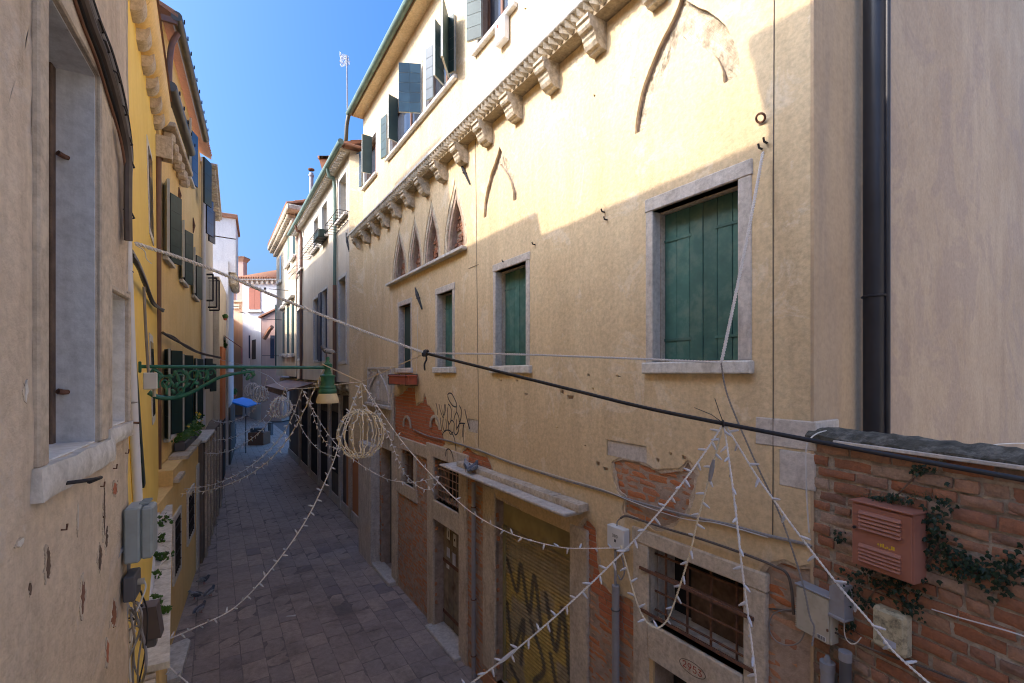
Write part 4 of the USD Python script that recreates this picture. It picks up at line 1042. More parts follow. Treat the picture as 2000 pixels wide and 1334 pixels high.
for a in range(len(edge)):
    x, y = edge[a], edge[(a + 1) % len(edge)]
    Fs += [(x, nb_ + y, y), (x, nb_ + x, nb_ + y)]
part(gw, 'coping', (S.map(VV), np.vstack([Fa[:, ::-1], Fb[:, ::-1], np.array(Fs)])), 'moss', smooth=60)
part(gw, 'lead_strip', bx(S, -2.2, -0.2, 0.0, 0.07, WT - 0.004, WT + 0.020, 0.004), 'stone')
# ================================================================ LEFT SIDE
# ---- grey house the camera looks along
gy = thing('grey_house', 'rough grey brown plastered house with two stone framed windows in the left foreground', 'house', G.w(2, 0, 0))
GT = EYE + 5.65
A1 = (G.u(97, 0.016), G.u(190), EYE - 0.29, EYE + 1.23)
A2 = (G.u(211), G.u(247), G.z(230, 830), G.z(238, 580))
gpoly = sbox(-0.8, -0.1, 3.03, GT).difference(unary_union([rect(A1), rect(A2)]))
gv, gf = ext(G, gpoly, -0.45, 0.0)
gv, gf = trimesh.remesh.subdivide_to_size(gv, gf, 0.12, max_iter=20)
oo = (gv - G.w(0, 0, 0)) @ np.array([*G.out, 0])
uu_ = (gv - G.w(0, 0, 0)) @ np.array([*G.d, 0])
rel = (meshkit.fbm(gv * 3.2, 4, 3) - 0.5) * 0.020 + (meshkit.fbm(gv * 11, 3, 8) - 0.5) * 0.007
gv = gv + np.outer(rel * (oo > -0.01), np.array([*G.out, 0]))
part(gy, 'wall', (gv, gf), 'plaster_grey', smooth=40)
part(gy, 'end_wall', bx(G, 2.62, 3.026, -6, -0.452, 0, GT), 'plaster_grey')
eu = [G.w(3.03, 0.0, GT), G.w(-3, 0, GT)]
part(gy, 'eaves', bx(G, -0.9, 3.12, -6.0, 0.14, GT + 0.001, GT + 0.16, 0.02), 'stone')
part(gy, 'gutter', tube([G.w(u, 0.16, GT + 0.20) for u in np.linspace(-0.9, 3.15, 12)], 0.085, 10), 'gutter_brown', smooth=50)
part(gy, 'roof', (G.map(np.array([(-0.9, 0.14, GT + .165), (3.12, 0.14, GT + .165), (3.12, -4, GT + 1.5), (-0.9, -4, GT + 1.5), (-0.9, -4, GT + .17), (3.12, -4, GT + .17)])), np.array([[0, 1, 2], [0, 2, 3], [0, 3, 4], [1, 5, 2], [0, 4, 5], [0, 5, 1], [3, 2, 5], [3, 5, 4]])), 'tile')
def grey_window(w, label, fn, ff, sill_p, sill_h, wood):
    u0, u1, z0, z1 = w
    a = part(gy, 'window', bx(G, u0 + .001, u1 - .001, -0.40, -0.36, z0 + .001, z1 - .001), 'interior', label=label)
    part(a, 'frame', bx(G, u0 - fn, u0, -0.006, 0.016, z0 - 0.0, z1 + fn, 0.006), 'stone_warm')
    part(a, 'frame', bx(G, u1, u1 + ff, -0.006, 0.014, z0 - 0.0, z1 + fn, 0.006), 'stone_warm')
    part(a, 'frame', bx(G, u0, u1, -0.006, 0.015, z1, z1 + ff, 0.006), 'stone_warm')
    rv = ext(G, rect(w, 0.003).difference(rect(w, -0.006)), -0.358, -0.007)
    part(a, 'reveal', rv, 'reveal_white')
    V = brick_piece(G, u0 - fn - 0.01, u1 + ff * 0.9, z0 - sill_h, z0 - 0.001, sill_p, sill_p + 0.34, random.Random(int(u0 * 50)), nx=12, nz=4, rough=0.003, bev=0.008, jit=0.003)
    part(a, 'sill', V, 'stone_white', smooth=45)
    if wood:
        part(a, 'old_frame', bx(G, u1 - 0.05, u1 - 0.007, -0.20, -0.125, z0 + 0.002, z1 - 0.007, 0.004), 'wood_old')
        part(a, 'old_frame', bx(G, u0 + 0.007, u0 + 0.04, -0.20, -0.125, z0 + 0.002, z1 - 0.007, 0.004), 'wood_old')
        part(a, 'shutter', bx(G, u0 + 0.045, u1 - 0.055, -0.19, -0.15, z0 + 0.01, z1 - 0.01), 'shutter_green')
        for zz in (EYE + 0.87, EYE - 0.08):
            part(a, 'hinge', tube([G.w(u1 - 0.006, -0.088, zz), G.w(u1 - 0.02, -0.100, zz), G.w(u1 - 0.035, -0.112, zz + 0.004)], [.009, .011, .012], 6), 'rust')
    return a
grey_window(A1, 'nearest window with a white plastered reveal and rusty hinges', 0.075, 0.165, 0.035, 0.10, True)
grey_window(A2, 'second small window with a scarred white reveal', 0.045, 0.028, 0.03, 0.07, False)
# iron hook on the sill and small hooks lower down
u, z = G.at(110, 943)
q = smoothline([G.w(u - 0.03, 0.0, z), G.w(u - 0.0, 0.085, z + 0.0), G.w(u + 0.055, 0.10, z - 0.004), G.w(u + 0.07, 0.085, z - 0.012), G.w(u + 0.04, 0.07, z - 0.016)], 6)
part(gy, 'iron_hook', tube(q, [0.0065] * (len(q) - 1) + [0.003], 8), 'iron', smooth=50)
for px, py in ((119, 1035), (195, 950), (220, 915), (244, 885)):
    u, z = G.at(px, py)
    part(gy, 'iron_nail', tube([G.w(u, 0.0, z), G.w(u + 0.002, 0.014, z - 0.002), G.w(u + 0.003, 0.016, z + 0.018)], 0.0032, 5), 'rust')
# places where the plaster has flaked, some down to the brick
rr = random.Random(9)
def flake(u, z, a, b, seed):
    rg = random.Random(seed)
    n = 16
    pts = [(u + a * (0.65 + 0.5 * rg.random()) * math.cos(2 * math.pi * k / n), z + b * (0.65 + 0.5 * rg.random()) * math.sin(2 * math.pi * k / n)) for k in range(n)]
    return ragged(Polygon(pts).buffer(0), 0.004, min(a, b) * 0.9, seed, 70)
def wall_o(u, z):                                                    # the relief of the wall's face at a spot
    q = G.w(u, 0, z)[None]
    return float((meshkit.fbm(q * 3.2, 4, 3)[0] - 0.5) * 0.020 + (meshkit.fbm(q * 11, 3, 8)[0] - 0.5) * 0.007)
for k, (px, py, a, b, mt) in enumerate(((94, 1100, .014, .05, 'wood_old'), (60, 1150, .008, .02, 'wood_old'), (195, 1085, .02, .05, 'wood_old'), (202, 1000, .010, .11, 'wood_old'), (48, 765, .010, .03, 'stone_white'), (222, 955, .03, .03, 'brick_red'), (160, 1165, .02, .06, 'brick_old'), (222, 1195, .035, .06, 'brick_old'), (208, 1275, .02, .05, 'brick_red'), (80, 890, .008, .03, 'stone_white'), (208, 1050, .02, .05, 'wood_old'), (40, 1060, .02, .012, 'stone_white'), (150, 1010, .006, .05, 'stone_white'))):
    u, z = G.at(px, py)
    o = wall_o(u, z)
    part(gy, 'flaked_rim', ext(G, flake(u, z, a * 1.7, b * 1.35, k), o - 0.004, o + 0.0022), 'stone_warm')
    part(gy, 'flake', ext(G, flake(u, z, a, b, k + 50), o - 0.004, o + 0.0034), mt)

# ---- yellow house, its front leaning back a little as it rises
class Tilt(Pl):
    def __init__(s, B1, B2, T1, T2, zb, zt, ln):
        s.B1, s.B2, s.T1, s.T2, s.zb, s.zt, s.ln = map(lambda q: np.array(q, float), (B1, B2, T1, T2, zb, zt, ln))
        d = unit(*(s.B2 - s.B1)); s.d = d; s.out = np.array([d[1], -d[0]]); s.flip = True; s.p0 = s.B1
    def map(s, v):
        v = np.asarray(v, float)
        t = v[:, :1] / s.ln; a = (v[:, 2:3] - s.zb) / (s.zt - s.zb)
        b = s.B1 + (s.B2 - s.B1) * t; c = s.T1 + (s.T2 - s.T1) * t
        return np.hstack([b + (c - b) * a + s.out * v[:, 1:2], v[:, 2:3]])
    def w(s, u, o, z): return s.map(np.array([[u, o, z]]))[0]
    def at(s, px, py, o=0.0):
        from scipy.optimize import brentq
        def g(u):
            z = EYE
            for _ in range(30):
                p = s.w(u, o, z); z = EYE - (py - HY) / F * p[1]
            return p[0] / p[1] * F + CX - px, z
        us = np.linspace(0.05, 8.6, 120)
        vals = [g(u)[0] for u in us]
        for a, b, x, y in zip(us[:-1], us[1:], vals[:-1], vals[1:]):
            if x * y <= 0:
                u = brentq(lambda q: g(q)[0], a, b); return float(u), float(g(u)[1])
        k = int(np.argmin(np.abs(vals))); return float(us[k]), float(g(us[k])[1])
YT = Tilt(C1 + 0.02 * dL, C2, (-1.96, 1.5), (-6.97, 9.07), EYE - 2.4, EYE + 4.8, LY)  # the wall's foot and head
yh = thing('yellow_house', 'narrow bright yellow house leaning back between grey and ochre houses', 'house', C1.tolist() + [0])
def sub(pl, u0, u1, o0, o1, z0, z1, n=12):
    t = trimesh.creation.box([1, 1, 1]); v, f = trimesh.remesh.subdivide_to_size(*(lambda b: (b.vertices * [u1 - u0, o1 - o0, z1 - z0] + [(u0 + u1) / 2, (o0 + o1) / 2, (z0 + z1) / 2], b.faces))(t), 0.8, max_iter=12)
    return pl.map(v), np.asarray(f)[:, ::-1] if pl.flip else np.asarray(f)
part(yh, 'wall', sub(YT, 0, LY, -0.4, 0.0, 2.4, EYE + 5.3), 'plaster_yellow')
cor = [(0.0, 4.78), (0.10, 4.80), (0.17, 4.87), (0.22, 4.97), (0.235, 5.10), (0.22, 5.20), (0.24, 5.26), (0.0, 5.28)]
seg = 5
for k in range(seg):
    ua, ub = LY * k / seg + 0.006, LY * (k + 1) / seg - 0.006
    v = np.array([(u, o + 0.001, EYE + z) for u in (ua, ub) for o, z in cor])
    n = len(cor); f = []
    for a in range(n):
        b = (a + 1) % n
        f += [(a, b, n + b), (a, n + b, n + a)]
    f += [(0, i, i + 1) for i in range(1, n - 1)] + [(n, n + i + 1, n + i) for i in range(1, n - 1)]
    part(yh, 'cornice_moulding', (YT.map(v), np.array(f)), 'plaster_ochre', smooth=40)
for u in np.arange(LY - 0.4, 0.4, -0.62):
    w_ = 0.13
    pr = [(0.0, 4.85)] + [(0.17 * math.sin(t), 4.85 - 0.24 + 0.24 * (1 - 0.0) - 0.24 * 0 - 0.0 - 0.23 * (1 - math.cos(t)) * 0 - 0.0) for t in ()] + [(0.16, 4.85), (0.155, 4.76), (0.12, 4.68), (0.06, 4.63), (0.0, 4.62)]
    v = np.array([(uu, o + 0.001, EYE + z) for uu in (u - w_, u + w_) for o, z in pr])
    n = len(pr); f = []
    for a in range(n):
        b = (a + 1) % n
        f += [(a, b, n + b), (a, n + b, n + a)]
    f += [(0, i, i + 1) for i in range(1, n - 1)] + [(n, n + i + 1, n + i) for i in range(1, n - 1)]
    part(yh, 'cornice_bracket', (YT.map(v), np.array(f)), 'stone_warm', smooth=40)
part(yh, 'end_block', sub(YT, LY - 0.12, LY + 0.12, 0.001, 0.26, EYE + 4.2, EYE + 4.62), 'stone_warm')
rp = [YT.w(u, o, z) for u in (0, LY) for o, z in ((0.26, EYE + 5.37), (-4.0, EYE + 6.9), (-4.0, EYE + 5.0), (-0.01, EYE + 5.31))]
part(yh, 'roof', (np.array(rp), np.array([(0, 1, 5), (0, 5, 4), (1, 2, 6), (1, 6, 5), (2, 3, 7), (2, 7, 6), (3, 0, 4), (3, 4, 7), (0, 2, 1), (0, 3, 2), (4, 5, 6), (4, 6, 7)])), 'tile')
def ywin(px, py0, py1, du, label, dark):
    u, za = YT.at(px, py1, 0.0); zb = EYE - (py0 - HY) / F * YT.w(u, 0, EYE)[1]
    a = part(yh, 'window', sub(YT, u, u + du, 0.001, 0.012, za, zb), 'stone_white' if not dark else 'interior', label=label)
    return a, u, za, zb
a, u, za, zb = ywin(291, 275, 455, 0.9, 'white framed window high on the yellow front', False)
part(a, 'pane', sub(YT, u + 0.12, u + 0.78, 0.0125, 0.02, za + 0.12, zb - 0.12), 'glass_dark')
a, u, za, zb = ywin(297, 650, 830, 0.9, 'pale framed window near the brown pipe', False)
part(a, 'pane', sub(YT, u + 0.12, u + 0.78, 0.0125, 0.02, za + 0.12, zb - 0.12), 'glass_dark')
us_, zs0 = YT.at(270, 965, 0.03); zs1 = EYE - (612 - HY) / F * YT.w(us_, .03, EYE)[1]
for k in range(2):
    part(yh, 'shutter', sub(YT, us_ + k * 0.24, us_ + 0.22 + k * 0.24, 0.002 + 0.02 * k, 0.035 + 0.025 * k, zs0, zs1), 'shutter_green', label='tall black green shutter leaf on the yellow front')
RX = Pl((0, 0), dR, -nR)
part(yh, 'roof_dormer', bx(RX, 6.65, 10.4, 1.8, 3.2, EYE + 5.3, EYE + 6.5), 'plaster_yellow')
part(yh, 'dormer_roof', bx(RX, 6.6, 10.45, 1.75, 3.3, EYE + 6.501, EYE + 6.6), 'tile')
# ground floor strip under the yellow front, with its marble ledge
lz = EYE - 2.4
la, lb, lc, ld = P(268, 1310, F * 2.4 / 583), P(331, 1293, F * 2.4 / 566), P(337, 985, F * 2.4 / 258), P(309, 988, F * 2.4 / 261)
def lerp(a, b, t): return a + (b - a) * t
for k in range(5):
    t0, t1 = k / 5 + 0.002, (k + 1) / 5 - 0.002
    ins = lambda t: lerp(la, ld, t) + np.array([-0.06, -0.0, 0])
    q = [lerp(lb, lc, t0), lerp(lb, lc, t1), ins(t1), ins(t0)]
    v = np.array([[*p_[:2], lz + (0.0 if i < 4 else -0.055)] for i, p_ in enumerate(q + q)])
    f = np.array([[0, 1, 2], [0, 2, 3], [4, 6, 5], [4, 7, 6], [0, 4, 5], [0, 5, 1], [1, 5, 6], [1, 6, 2], [2, 6, 7], [2, 7, 3], [3, 7, 4], [3, 4, 0]])
    part(yh, 'marble_ledge', (v, f), 'stone_white')
gfp = [lerp(lb, lc, t)[:2] - np.array([Y.out[0], Y.out[1]]) * 0.07 for t in (0.03, 0.98)]
dgf = unit(*(gfp[1] - gfp[0])); GF = Pl(gfp[0], dgf, np.array([dgf[1], -dgf[0]]))
part(yh, 'ground_floor', bx(GF, -0.05, np.linalg.norm(gfp[1] - gfp[0]), -0.35, 0.0, 0, lz - 0.056), 'plaster_ochre')
for k in range(3):
    part(yh, 'shop_post', bx(GF, -0.12 - k * 0.09, -0.06 - k * 0.09, -0.12, -0.02, 0, lz - 0.06, 0.006), 'stone_warm')

# ---- ochre house with the shutters
oh = thing('ochre_house', 'ochre house with white and dark green shutters along the left side', 'house', L.w(14, 0, 0))
U0, U1, U2 = 11.58, 11.9, 18.9
part(oh, 'wall', ext(L, Polygon([(U0, 3.3), (U2, 3.3), (U2, EYE + 7.3), (U1, EYE + 7.3), (U1, EYE + 5.45), (U0, EYE + 5.45)]), -0.45, 0.0), 'plaster_ochre')
part(oh, 'gable_wall', bx(L, U1 - 0.001, U1 + 0.3, -6.5, -0.451, EYE + 4, EYE + 7.3), 'plaster_ochre')
gv_ = [(U1 + .001, -0.2, EYE + 7.3), (U1 + .001, -6.5, EYE + 7.3), (U1 + .001, -3.3, EYE + 9.2)]
vv = np.array(gv_ + [(a + 0.29, b, c) for a, b, c in gv_])
part(oh, 'gable', (L.map(vv), np.array([[0, 2, 1], [3, 4, 5], [0, 1, 4], [0, 4, 3], [1, 2, 5], [1, 5, 4], [2, 0, 3], [2, 3, 5]])), 'plaster_ochre')
def slope_roof(parent, pl, ua, ub, oa, za, ob, zb, mat='tile', th=0.07, pitch=0.19, gapw=0.0):
    """A tiled slope from the eaves (oa, za) to the ridge (ob, zb): a deck and one run of round tiles per row."""
    v = np.array([(u, o, z) for u in (ua, ub) for o, z in ((oa, za), (ob, zb), (ob, zb - th), (oa, za - th))])
    f = np.array([(0, 1, 5), (0, 5, 4), (1, 2, 6), (1, 6, 5), (2, 3, 7), (2, 7, 6), (3, 0, 4), (3, 4, 7), (0, 2, 1), (0, 3, 2), (4, 5, 6), (4, 6, 7)])
    d = part(parent, 'roof', (pl.map(v), f), mat)
    n = int((ub - ua) / pitch)
    L_ = math.hypot(ob - oa, zb - za)
    mb = MB()
    nt = max(2, int(L_ / 0.4))
    for k in range(n):
        u = ua + (k + 0.5) * (ub - ua) / n
        for r in range(nt):
            t0, t1 = r / nt, min(1, (r + 1.08) / nt)
            a = pl.w(u, oa + (ob - oa) * t0, za + (zb - za) * t0 + 0.02); b = pl.w(u, oa + (ob - oa) * t1, za + (zb - za) * t1)
            mb.addm(tube([a, b], [pitch * 0.36, pitch * 0.30], 7))
    part(d, 'roof_tiles', mb, mat, smooth=50, kind='stuff')
    return d
slope_roof(oh, L, U1 - 0.25, U2, 0.30, EYE + 7.36, -3.3, EYE + 9.2)
part(oh, 'rear_wing', bx(RX, 10.2, 13.0, 3.2, 6.0, EYE + 3, EYE + 10.2), 'plaster_ochre')
part(oh, 'verge_board', bx(L, U1 - 0.24, U1 - 0.18, -0.5, 0.28, EYE + 7.16, EYE + 7.28), 'pipe_brown')
gl = part(oh, 'gutter', tube([L.w(u, 0.27, EYE + 7.32 - 0.0) for u in np.linspace(U1 - 0.25, U2 - 1.5, 20)], 0.10, 10), 'gutter_brown', smooth=50)
for u in np.arange(U1, U2 - 1.5, 0.55):
    part(gl, 'gutter_clip', bx(L, u, u + 0.03, 0.36, 0.385, EYE + 7.36, EYE + 7.44), 'iron')
gl2 = part(oh, 'lower_gutter', tube([L.w(u, 0.27, EYE + 5.5 - 0.02 * (u - U0)) for u in np.linspace(U0 - 0.6, 13.9, 14)], 0.10, 10), 'gutter_brown', smooth=50)
for u in np.arange(U0 - 0.3, 13.8, 0.6):
    part(gl2, 'gutter_clip', bx(L, u, u + 0.03, 0.36, 0.385, EYE + 5.53, EYE + 5.60), 'iron')
dpv = [L.w(U1 + 0.15, 0.24, EYE + 7.2), L.w(U1 + 0.12, 0.14, EYE + 6.9), L.w(U1 + 0.12, 0.10, EYE + 6.4), L.w(U1 + 0.12, 0.10, EYE + 5.6)]
part(oh, 'upper_downpipe', tube(smoothline(dpv, 4), 0.055, 8), 'pipe_brown', smooth=50)
part(oh, 'downpipe', tube(smoothline([L.w(U0 - 0.2, 0.14, EYE + 4.6), L.w(U0 - 0.24, 0.12, EYE + 4.4), L.w(U0 - 0.3, 0.05, EYE + 4.2), L.w(U0 - 0.3, 0.02, EYE + 3.9), L.w(U0 - 0.3, 0.02, EYE), L.w(U0 - 0.3, 0.02, EYE - 2.6)], 5), 0.062, 10), 'pipe_brown', smooth=50, label='brown downpipe between yellow and ochre fronts')
part(oh, 'white_downpipe', tube([L.w(18.6, 0.10, EYE + 7.2), L.w(18.6, 0.10, 3.4)], 0.06, 8), 'pipe_white', smooth=50)
# cornice with small stone brackets, below the lower gutter
for k in range(6):
    u = U0 + 0.2 + k * 0.45
    part(oh, 'cornice_bracket', bx(L, u, u + 0.2, 0.001, 0.22, EYE + 4.75 - 0.02 * k, EYE + 4.98 - 0.02 * k, 0.05), 'stone_warm')
part(oh, 'cornice_slab', bx(L, U0, U0 + 2.75, 0.001, 0.27, EYE + 5.0, EYE + 5.10, 0.02), 'stone_warm')
def pair(px_l, px_d, y0, y1, label, near_mat='shutter_light', far_mat='shutter_green', wl=0.36, wd=0.40, al=0.30, ad=0.40, rows=4, pl=L, host=None):
    un, uf = pl.u(px_l), pl.u(px_d)
    za, zb = pl.z(px_l, y1), pl.z(px_l, y0)
    a = part(host or oh, 'window', bx(pl, un, max(uf, un + 0.25), 0.0005, 0.012, za, zb), 'interior', label=label)
    leaf(a, pl, un, 0.03, za, zb, wl, math.pi - al, 1, near_mat, rows=rows)
    leaf(a, pl, max(uf, un + .25), 0.03, za, zb, wd, ad, 1, far_mat, rows=rows, gmat='iron')
    part(a, 'sill', bx(pl, un - 0.12, max(uf, un + .25) + 0.3, 0.001, 0.10, za - 0.09, za - 0.01, 0.01), 'stone_white')
    return a
pair(319, 328, 358, 500, 'first upper window with one white and one green leaf')
pair(351, 357.5, 436, 545, 'second upper window with one white and one green leaf', al=0.26, ad=0.34)
pair(374.5, 380.5, 487, 575, 'third upper window with one white and one green leaf', al=0.22, ad=0.28)
pair(367, 371, 240, 345, 'topmost window with bright blue leaves under the eaves', near_mat='shutter_light', far_mat='shutter_bright', al=0.2, ad=0.26)
pair(321, 330, 682, 855, 'first lower window with dark green leaves', near_mat='shutter_green', far_mat='shutter_green')
pair(351, 357, 692, 845, 'second lower window with dark green leaves above the planter', near_mat='shutter_green', far_mat='shutter_green', al=0.26, ad=0.36)
pair(379, 383, 700, 822, 'third lower window with dark green leaves', near_mat='shutter_green', far_mat='shutter_green', al=0.2, ad=0.26)
for px, y0, y1 in ((346.5, 365, 396), (375, 425, 455)):
    u = L.u(px); a, b = L.z(px, y1), L.z(px, y0)
    part(oh, 'iron_tie', tube([L.w(u, 0.03, a), L.w(u, 0.05, (a + b) / 2), L.w(u, 0.03, b)], [.012, .04, .012], 6), 'rust')
# ground floor standing forward, with its ledges and barred windows
gu1 = 15.1
part(oh, 'ground_floor', bx(LG, 9.6, gu1, -3.0, 0.0, 0, 3.0), 'plaster_ochre')
part(oh, 'ground_floor', bx(LG, 11.0, gu1, -0.29, 0.0, 3.001, 3.30), 'plaster_ochre')
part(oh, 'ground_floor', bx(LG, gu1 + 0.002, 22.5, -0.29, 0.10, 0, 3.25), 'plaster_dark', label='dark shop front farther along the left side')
for ua, ub in ((LG.u(338), LG.u(349.5)), (LG.u(365.5), LG.u(376))):
    px = 344 if ua < 12.6 else 370
    z0 = LG.z(px, 1115 if px == 344 else 1045); z1 = LG.z(px, 1010 if px == 344 else 965)
    a = part(oh, 'barred_window', bx(LG, ua, ub, 0.001, 0.012, z0, z1), 'interior', label='barred ground floor window beside the pigeons' if px == 344 else 'barred ground floor window farther from the pigeons')
    part(a, 'frame', ext(LG, sbox(ua - 0.12, z0 - 0.12, ub + 0.12, z1 + 0.12).difference(sbox(ua, z0, ub, z1)), 0.001, 0.035), 'stone_white')
    for k in range(5):
        u = ua + (ub - ua) * (k + .5) / 5
        part(a, 'bar', tube([LG.w(u, 0.03, z0), LG.w(u, 0.03, z1)], 0.012, 5), 'iron')
    for k in range(4):
        z = z0 + (z1 - z0) * (k + .5) / 4
        part(a, 'cross_bar', tube([LG.w(ua, 0.035, z), LG.w(ub, 0.035, z)], 0.010, 5), 'iron')
part(oh, 'corner_pilaster', bx(LG, gu1 - 0.55, gu1 - 0.001, 0.001, 0.03, 0, 2.75, 0.01), 'stone_white')
rr = random.Random(8)
for ua, ub, z in ((11.05, 11.9, 3.05), (12.3, 13.1, 3.30), (13.15, 13.9, 3.30), (13.95, 15.0, 3.32)):
    part(oh, 'stone_ledge', brick_piece(LG, ua, ub, z, z + 0.07, 0.10, 0.36, rr, nx=6, nz=2, rough=0.006, bev=0.008, jit=0.006), 'stone_warm', smooth=45)
part(oh, 'stone_ledge', bx(LG, 15.2, 18.0, -0.28, 0.18, 3.26, 3.33, 0.012), 'stone_white')
for u in (15.6, 16.5, 17.5, 18.6, 19.8, 21.0):
    part(oh, 'pilaster', bx(LG, u, u + 0.16, 0.101, 0.16, 0, 3.2, 0.01), 'stone_warm')

part(yh, 'rear_block', bx(G, 3.2, 10.5, -9.0, -2.6, 0, EYE + 4.6), 'plaster_ochre')
part(oh, 'rear_block', bx(L, 11.6, 19.0, -8.0, -0.6, 0, EYE + 6.5), 'plaster_ochre')
# ---- houses farther along the left
L3 = Pl(L.w(18.92, 0.12, 0)[:2], unit(460 - 1000, F), None if False else (lambda d: np.array([d[1], -d[0]]))(unit(460 - 1000, F)))
fl_ = thing('plain_tall_house', 'tall pale house with toothed eaves and dark shutters past the ochre house', 'house', L3.w(3, 0, 0))
E3 = EYE + 6.9
part(fl_, 'wall', bx(L3, 0, 6.2, -5, 0.0, 0, E3), 'plaster_cream')
part(fl_, 'eaves', bx(L3, -0.2, 6.3, -5, 0.36, E3 + 0.14, E3 + 0.22, 0.01), 'stone_warm')
for k in range(13):
    part(fl_, 'eaves_bracket', bx(L3, 0.1 + k * 0.47, 0.3 + k * 0.47, 0.001, 0.30, E3 - 0.05, E3 + 0.139, 0.02), 'stone_cornice')
for px, y0, y1, mt, lb in ((396, 306, 395, 'shutter_green', 'dark shutter under the toothed eaves'), (401, 385, 455, 'shutter_bright', 'blue shutter leaf on the pale front'), (406, 405, 470, 'shutter_navy', 'navy shutter leaf on the pale front'), (399, 700, 760, 'shutter_green', 'dark lower shutter on the pale front'), (409, 710, 765, 'shutter_green', 'farther dark lower shutter on the pale front')):
    u = L3.u(px)
    za, zb = L3.z(px, y1), L3.z(px, y0)
    leaf(fl_, L3, u, 0.03, za, zb, 0.5, 0.35, 1, mt, rows=3, gmat='iron')
a = L3.w(2.0, 0.02, L3.z(402, 400))
part(fl_, 'flag_pole', tube([L3.w(2.0, 0.0, EYE + 5.2), L3.w(2.0, 0.9, EYE + 5.17)], 0.02, 6), 'rust')
# dark window frames standing out over the alley
wf = thing('window_box', 'black framed glazed window boxes standing out from the left fronts', 'window box', L3.w(1.5, 0.3, EYE))
for k, (px0, px1, y0, y1, u) in enumerate(((399, 416, 536, 587, 0.6), (404, 423, 543, 600, 1.6), (408, 428, 548, 606, 2.6))):
    z_ = L3.w(u, 0.3, 0)[1]
    a, b = P(px0, y0, z_), P(px1, y1, z_)
    r = 0.032
    lp = np.array([[a[0], z_, a[2]], [b[0], z_, a[2]], [b[0], z_, b[2]], [a[0], z_, b[2]]])
    mb = MB()
    for i in range(4):
        mb.addm(tube([lp[i], lp[(i + 1) % 4]], r, 4))
    fr_ = part(wf, 'frame', mb, 'iron')
    part(fr_, 'pane', (np.array([[a[0], z_, a[2]], [b[0], z_, a[2]], [b[0], z_, b[2]], [a[0], z_, b[2]], [a[0], z_ + .01, a[2]], [b[0], z_ + .01, a[2]], [b[0], z_ + .01, b[2]], [a[0], z_ + .01, b[2]]]), np.array([[0, 1, 2], [0, 2, 3], [4, 6, 5], [4, 7, 6]])), M('pane_clear', {'t': ('transparent_bsdf', {}), 'g': ('glossy_bsdf', {'roughness': 0.05, 'color': (.8, .85, .9)}), 'x': ('mix_closure', {'fac': 0.25})}, [('t.BSDF', 'x.closure1'), ('g.BSDF', 'x.closure2')], surface='x.closure') if k == 0 else stage_pane)
    if k == 0: stage_pane = UsdShade.Material.Get(stage, '/World/Looks/pane_clear')
L4 = Pl(L3.w(6.25, 0.25, 0)[:2], unit(505 - 1000, F), (lambda d: np.array([d[1], -d[0]]))(unit(505 - 1000, F)))
og = thing('orange_house', 'orange red house front low on the left with potted plants', 'house', L4.w(2, 0, 0))
part(og, 'wall', bx(L4, 0, 5.0, -5, 0.0, 0, EYE + 4.4), 'plaster_cream')
part(og, 'orange_front', bx(L4, 0.3, 2.6, 0.001, 0.10, 0, EYE + 1.2), 'plaster_orange')
part(og, 'dark_shop', bx(L4, 0.5, 2.3, 0.101, 0.12, 0.1, 2.9), 'interior')
part(og, 'balcony', bx(L4, 2.8, 4.5, 0.001, 0.7, EYE - 0.1, EYE + 0.0), 'stone_warm')
part(og, 'awning', (L4.map(np.array([(2.7, 0.02, EYE + 1.9), (4.6, 0.02, EYE + 1.9), (4.6, 0.8, EYE + 1.3), (2.7, 0.8, EYE + 1.3), (2.7, 0.8, EYE + 0.5), (4.6, 0.8, EYE + 0.5), (2.7, 0.78, EYE + 0.5), (4.6, 0.78, EYE + 0.5)])), np.array([[0, 1, 2], [0, 2, 3], [3, 2, 5], [3, 5, 4], [4, 5, 7], [4, 7, 6]])), 'tarp_red')
wb = thing('white_tower_house', 'white upper house with a terracotta coping and curled stone corbels on the left', 'house', L4.w(7, 0, 0))
part(wb, 'wall', bx(L4, 5.02, 11.5, -4, 0.10, 0, EYE + 6.2), 'plaster_white')
part(wb, 'upper_block', bx(L4, 5.1, 9.0, -3, 0.45, EYE + 5.6, EYE + 8.6), 'plaster_white')
part(wb, 'coping', bx(L4, 5.0, 9.1, -3.1, 0.55, EYE + 8.601, EYE + 8.85, 0.03), 'tile')
for k in range(4):
    part(wb, 'corbel', bx(L4, 5.2 + k * 1.0, 5.5 + k * 1.0, 0.101, 0.55, EYE + 4.9, EYE + 5.59, 0.12), 'stone_cornice')
part(wb, 'shop_front', bx(L4, 5.3, 11.0, 0.101, 0.2, 0, 3.2), 'plaster_dark')

dl = thing('distant_left_house', 'set back peach house front running to the far left end', 'house', L4.w(20, -1, 0))
part(dl, 'wall', bx(L4, 11.6, 43.0, -6, -1.1, 0, EYE + 6.5), 'plaster_peach')
# the houses behind the camera: they close the alley mouth and the yard
bh = thing('house_behind', 'cream plastered house across the alley mouth', 'house', (0, -9, 0))
part(bh, 'wall', bx(Pl((-12, -9.0), (1, 0), (0, 1)), 0, 26, -3, 0, 0, 11.5), 'plaster_cream')
part(bh, 'roof', bx(Pl((-12, -9.0), (1, 0), (0, 1)), -0.3, 26.3, -3.2, 0.4, 11.501, 11.7), 'tile')
sh2 = thing('yard_house', 'cream plastered house beside the garden yard', 'house', (9, -1, 0))
part(sh2, 'wall', bx(Pl(S.w(-6.5, -0.3, 0)[:2], nR, -dR), -0.5, 9, -0.4, 0, 0, 12.5), 'plaster_cream')

